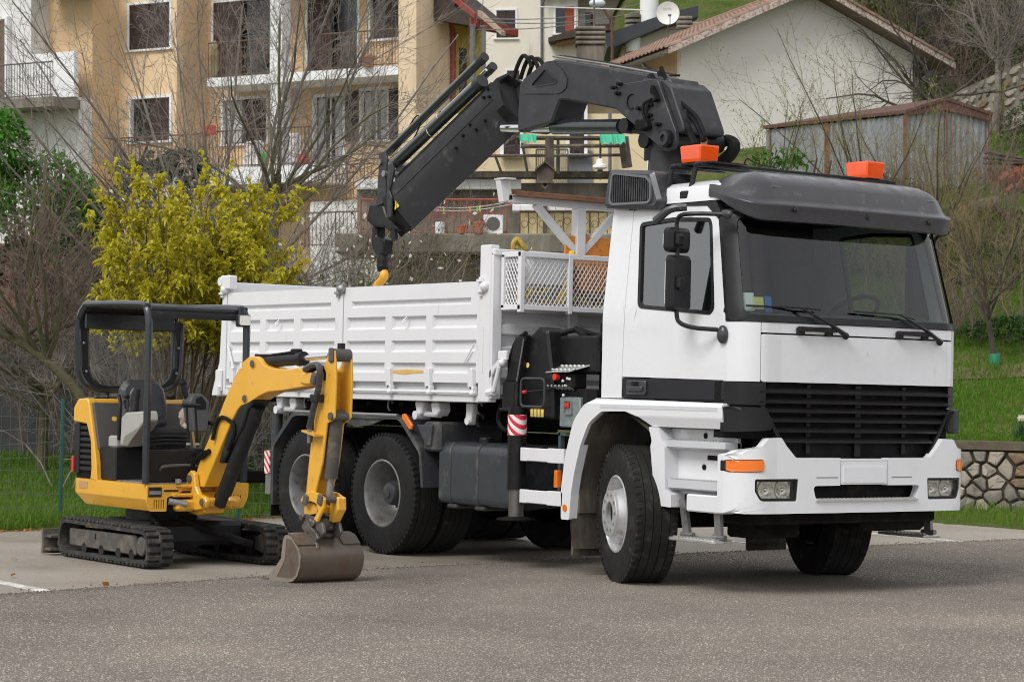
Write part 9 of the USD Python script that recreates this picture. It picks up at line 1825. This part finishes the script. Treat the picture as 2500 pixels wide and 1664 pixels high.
# ---- grass
def grass(rng, XYp, h, w):
    n = len(XYp); z = ground_z(XYp); k = z > -0.02; XYp, z = XYp[k], z[k]; n = len(z)
    P = np.column_stack([XYp, z-0.01]); a = rng.uniform(0, 2*np.pi, n); s = np.stack([np.cos(a), np.sin(a), 0*a], 1)*(w*rng.uniform(0.6, 1.4, n))[:, None]; hh = h*rng.uniform(0.4, 1.35, n)*(0.55+0.9*meshkit.noise(np.column_stack([XYp*1.3, 0*z]), 9))
    ln = rng.normal(0, 0.45, (n, 2))*hh[:, None]
    M1 = P+np.column_stack([ln*0.35, hh*0.6]); T_ = P+np.column_stack([ln, hh])
    V = np.stack([P-s, P+s, M1+s*0.7, M1-s*0.7, T_], 1).reshape(-1, 3); F = (np.array([[0, 1, 2], [0, 2, 3], [3, 2, 4]])[None]+(np.arange(n)*5)[:, None, None]).reshape(-1, 3)
    return trimesh.Trimesh(V, F, process=False)
m_grass = leaf_mat('grass_blade', [(0, (0.09, 0.18, 0.016)), (0.45, (0.16, 0.29, 0.026)), (0.75, (0.22, 0.36, 0.04)), (0.84, (0.32, 0.30, 0.09)), (1, (0.38, 0.32, 0.15))], 0.35, 0.5, 0.2)
m_dry = leaf_mat('dry_grass_blade', [(0, (0.10, 0.17, 0.02)), (0.45, (0.16, 0.22, 0.035)), (0.55, (0.34, 0.27, 0.11)), (1, (0.42, 0.33, 0.17))], 0.3, 0.6, 0.2)
rng = np.random.default_rng(701)
def scatter(n, s0, s1, d0, d1): 
    s, d = rng.uniform(s0, s1, n), d0+(d1-d0)*rng.random(n)**1.3; return CAM[:2]+d[:, None]*c_fl[:2]+s[:, None]*c_rl[:2]
X0 = scatter(90000, -7.0, 1.0, 22.0, 31.0); X0 = X0[rng.random(len(X0)) < 0.35+0.9*meshkit.noise(np.column_stack([X0*0.8, 0*X0[:, 0]]), 5)]
p = obj('grass', grass(rng, X0, 0.10, 0.006), m_grass, None, False); tag(p, 'lush green grass of the verge behind the excavator', 'grass', kind='stuff')
X1 = np.concatenate([scatter(16000, -6.5, 0.5, 22.2, 25.5), scatter(9000, 3.5, 9.0, 25.0, 30.5)])
p = obj('grass', grass(rng, X1, 0.13, 0.005), m_dry, None, False); tag(p, 'long dry straw coloured grass along the edge of the pavement', 'grass', kind='stuff')
X2 = scatter(70000, 4.5, 10.5, 29.5, 50.0); X2 = X2[wall_side(X2) > 0.4]
p = obj('grass', grass(rng, X2, 0.11, 0.009), m_grass, None, False); tag(p, 'green grass of the bank above the stone wall', 'grass', kind='stuff')
X3 = scatter(16000, 8.0, 16.0, 50.0, 75.0); p = obj('grass', grass(rng, X3, 0.2, 0.03), m_grass, None, False); tag(p, 'grass of the upper hillside beside the rubble wall', 'grass', kind='stuff')
# ---- daffodils on the bank above the stone wall
m_daff = leaf_mat('daffodil_leaf', [(0, (0.03, 0.085, 0.03)), (1, (0.06, 0.14, 0.05))], 0.25)
m_cor = mat('pale_yellow_trumpet', (0.7, 0.55, 0.15), 0.6)
for k, (s_, d_, fl, lab) in enumerate(((6.16, 30.75, ((-0.11, 0.36), (-0.03, 0.30), (-0.035, 0.34), (0.12, 0.36)), 'clump of white daffodils above the stone wall beside the bumper'), (6.95, 30.9, ((-0.03, 0.30), (0.03, 0.30), (0.09, 0.32)), 'clump of white daffodils cut by the right edge'))):
    rng = np.random.default_rng(800+k); t = plant('daffodil_clump', lab, 'flowers', base_at(s_, d_))
    n = 60; P = rng.normal(0, 0.05, (n, 3))*[1, 1, 0]; obj('leaves', leaves(rng, P, rng.normal(0, 0.22, (n, 3))+[0, 0, 1], 0.30, 0.016, 0.25, 0.2), m_daff, t, False)
    for ds, z in fl:
        fw = child(t, 'flower'); c = s2*ds + np.array([0, 0, z]); q = MB(); q.tube([s2*ds*0.3, c*[1, 1, 0.8], c], 0.005, 5); obj('stalk', q, m_daff, fw)
        f = unit(np.array([0.81, -0.58, 0.15])+rng.normal(0, 0.2, 3)); a = unit(np.cross(f, [0, 0, 1])); b_ = np.cross(f, a)
        q = MB()
        for j in range(6):
            th = j*math.pi/3; e = a*math.cos(th)+b_*math.sin(th); g_2 = a*math.cos(th+math.pi/2)+b_*math.sin(th+math.pi/2)
            q.add(np.array([c, c+e*0.025+g_2*0.018, c+e*0.052+f*0.006, c+e*0.025-g_2*0.018]), [[0, 1, 2], [0, 2, 3]])
        obj('petals', q, m_blossom, fw, False); q = MB(); q.tube([c, c+f*0.02], [0.008, 0.014], 8); obj('trumpet', q, m_cor, fw)
# ---- wire fence at the left
m_fgreen = mat('dark_green_coated_steel', (0.008, 0.07, 0.055), 0.4, var=0.1); m_wire = mat('green_grey_wire', (0.10, 0.13, 0.12), 0.5, 0.3)
fn = thing('wire_fence', 'green wire mesh fence on slim green posts behind the excavator', 'fence')
fa, fb = site(-4.58, 23.3)[:2], site(-0.2, 27.2)[:2]; fd = (fb-fa)/np.linalg.norm(fb-fa); f0 = fa-fd*2.2; Lf = np.linalg.norm(fb-f0)+1.0
fz = lambda u: float(ground_z(f0+fd*u))
for u in (2.2, 4.4, 6.45):
    p = f0+fd*u; q = MB(); q.cyl((p[0], p[1], -0.1), (p[0], p[1], fz(u)+1.28), 0.022, 8); obj('post', q, m_fgreen, fn)
P0, P1 = [], []
for z in np.arange(0.05, 1.22, 0.13):
    uu = np.arange(0, Lf, 0.5); zz = z+0.02*np.sin(uu*3+z*9)
    for a_, e_, za, ze in zip(uu[:-1], uu[1:], zz[:-1], zz[1:]): P0.append((*(f0+fd*a_), za)); P1.append((*(f0+fd*e_), ze))
obj('line_wires', segs(P0, P1, np.full(len(P0), .0032), np.full(len(P0), .0032), 3), m_wire, fn, False)
P0 = [(*(f0+fd*u), 0.02) for u in np.arange(0, Lf, 0.10)]; P1 = [(a_[0]+0.01, a_[1], 1.2) for a_ in P0]; obj('mesh_wires', segs(P0, P1, np.full(len(P0), .0021), np.full(len(P0), .0021), 3), m_wire, fn, False)
sn = thing('screen_fence', 'dark grey screened garden fence at the back of the grass on the left', 'fence')
sa, sb = site(-8.5, 31.0)[:2], site(-1.5, 31.3)[:2]; sdv = (sb-sa)/np.linalg.norm(sb-sa); Ls = np.linalg.norm(sb-sa)
m_screen = mat('dark_grey_screen', (0.055, 0.055, 0.055), 0.9, var=0.25, vscale=3, bump=0.4, bscale=60)
for k in range(5):
    u0, u1 = Ls*k/5+0.02, Ls*(k+1)/5-0.02; a_, e_ = sa+sdv*u0, sa+sdv*u1; zg = float(ground_z(a_))-0.1
    q = MB(); nn_ = np.array([-sdv[1], sdv[0]])*0.02; V = np.array([[*(a_-nn_), zg], [*(e_-nn_), zg], [*(e_+nn_), zg], [*(a_+nn_), zg], [*(a_-nn_), zg+1.45], [*(e_-nn_), zg+1.45], [*(e_+nn_), zg+1.45], [*(a_+nn_), zg+1.45]]); q.add(V, [[0, 1, 5, 4], [1, 2, 6, 5], [2, 3, 7, 6], [3, 0, 4, 7], [4, 5, 6, 7]]); obj('panel', q, m_screen, sn, False)
    q = MB(); q.cyl((a_[0], a_[1], zg), (a_[0], a_[1], zg+1.55), 0.03, 6); obj('post', q, m_bark_d, sn)
bw = thing('garden_wall', 'low brick red garden wall behind the screened fence at the left', 'wall'); q = MB(); c = site(-6.8, 39.0); q.box(-2.4, 2.4, -0.1, 0.1, 0, 3.2); q.xf(tr(c[0], c[1], 0.6) @ rot((0, 0, 1), 54)); obj('wall', q, stucco('faded_red_wall', (0.32, 0.13, 0.09), 0.4), bw, False)
# ---- fallen leaves on the pavement
m_fl = leaf_mat('fallen_leaf', [(0, (0.35, 0.14, 0.02)), (0.5, (0.45, 0.24, 0.03)), (1, (0.30, 0.08, 0.03))], 0.2)
rng = np.random.default_rng(901)
lf = [(-3.743, -4.52), (-2.31, -5.201), (-1.307, -4.869), (-4.895, 6.503), (2.847, -1.435)]
for k, ((x, y), lab) in enumerate(zip(lf, ('curled tan leaf on the pavement left of the tracks, farthest from the camera', 'red brown leaf on the pavement near the left white line', 'pale leaf on the seam of the pavement before the near track', 'yellow leaf on the pavement right of the far front wheel', 'small brown leaf on the asphalt below the bumper'))):
    big = 0.09 if k != 4 else 0.03
    mm = leaves(rng, np.zeros((1, 3)), np.array([[rng.normal(), rng.normal(), 0.15]]), big, big*0.5, -0.3, 0.0); mm.vertices[:, 2] = np.abs(mm.vertices[:, 2])*0.8+0.004
    p = obj('fallen_leaf', mm, m_fl, None, False); UsdGeom.Xformable(p).AddTranslateOp().Set(Gf.Vec3d(x, y, -0.01 if k != 4 else 0.002)); tag(p, lab, 'leaf')
n = 900; P = np.column_stack([np.zeros((n, 3))]); u = rng.uniform(-6.5, 0.5, n); P[:, 1] = u; P[:, 0] = pad_edge(u)+np.abs(rng.normal(0, 0.10, n)); P[:, 2] = 0.0
k = rng.random(n) < 0.4+0.6*meshkit.noise(np.column_stack([P[:, :2]*3, 0*u]), 2); P = P[k]
mm = leaves(rng, P, rng.normal(size=P.shape)*[1, 1, 0.2], 0.045, 0.028, 0.1, 0.3); mm.vertices[:, 2] = np.abs(mm.vertices[:, 2])*0.6-0.005; p = obj('leaf_litter', mm, m_fl, None, False); tag(p, 'orange brown leaf litter along the grass edge of the pavement', 'leaf litter', kind='stuff')
n = 2600; P = np.column_stack([rng.uniform(-2.6, 0.3, n), rng.uniform(-6, 6.5, n), np.zeros(n)]); P[:, 0] = seam_y(P[:, 1])+rng.normal(0, 0.05, n)+0.02*(rng.random(n) < .3)*rng.normal(0, 8, n)
P = P[(P[:, 0] > -6) & (P[:, 0] < 4)]
b = MB(); ic = trimesh.creation.icosphere(0, 1.0)
n = len(P); sc = rng.uniform(0.003, 0.009, (n, 1, 1))*rng.uniform(0.7, 1.3, (n, 1, 3)); Pz = P.copy(); Pz[:, 2] = np.where(P[:, 0] > seam_y(P[:, 1]), 0.003, -0.009)
V = (ic.vertices[None]*sc+Pz[:, None]).reshape(-1, 3); F = (ic.faces[None]+(np.arange(n)*len(ic.vertices))[:, None, None]).reshape(-1, 3)
p = obj('loose_grit', trimesh.Trimesh(V, F, process=False), mat('loose_chippings', (0.12, 0.105, 0.09), 0.9, var=0.4, vscale=60), None, False); tag(p, 'loose grit scattered along the seam between asphalt and pavement', 'grit', kind='stuff')
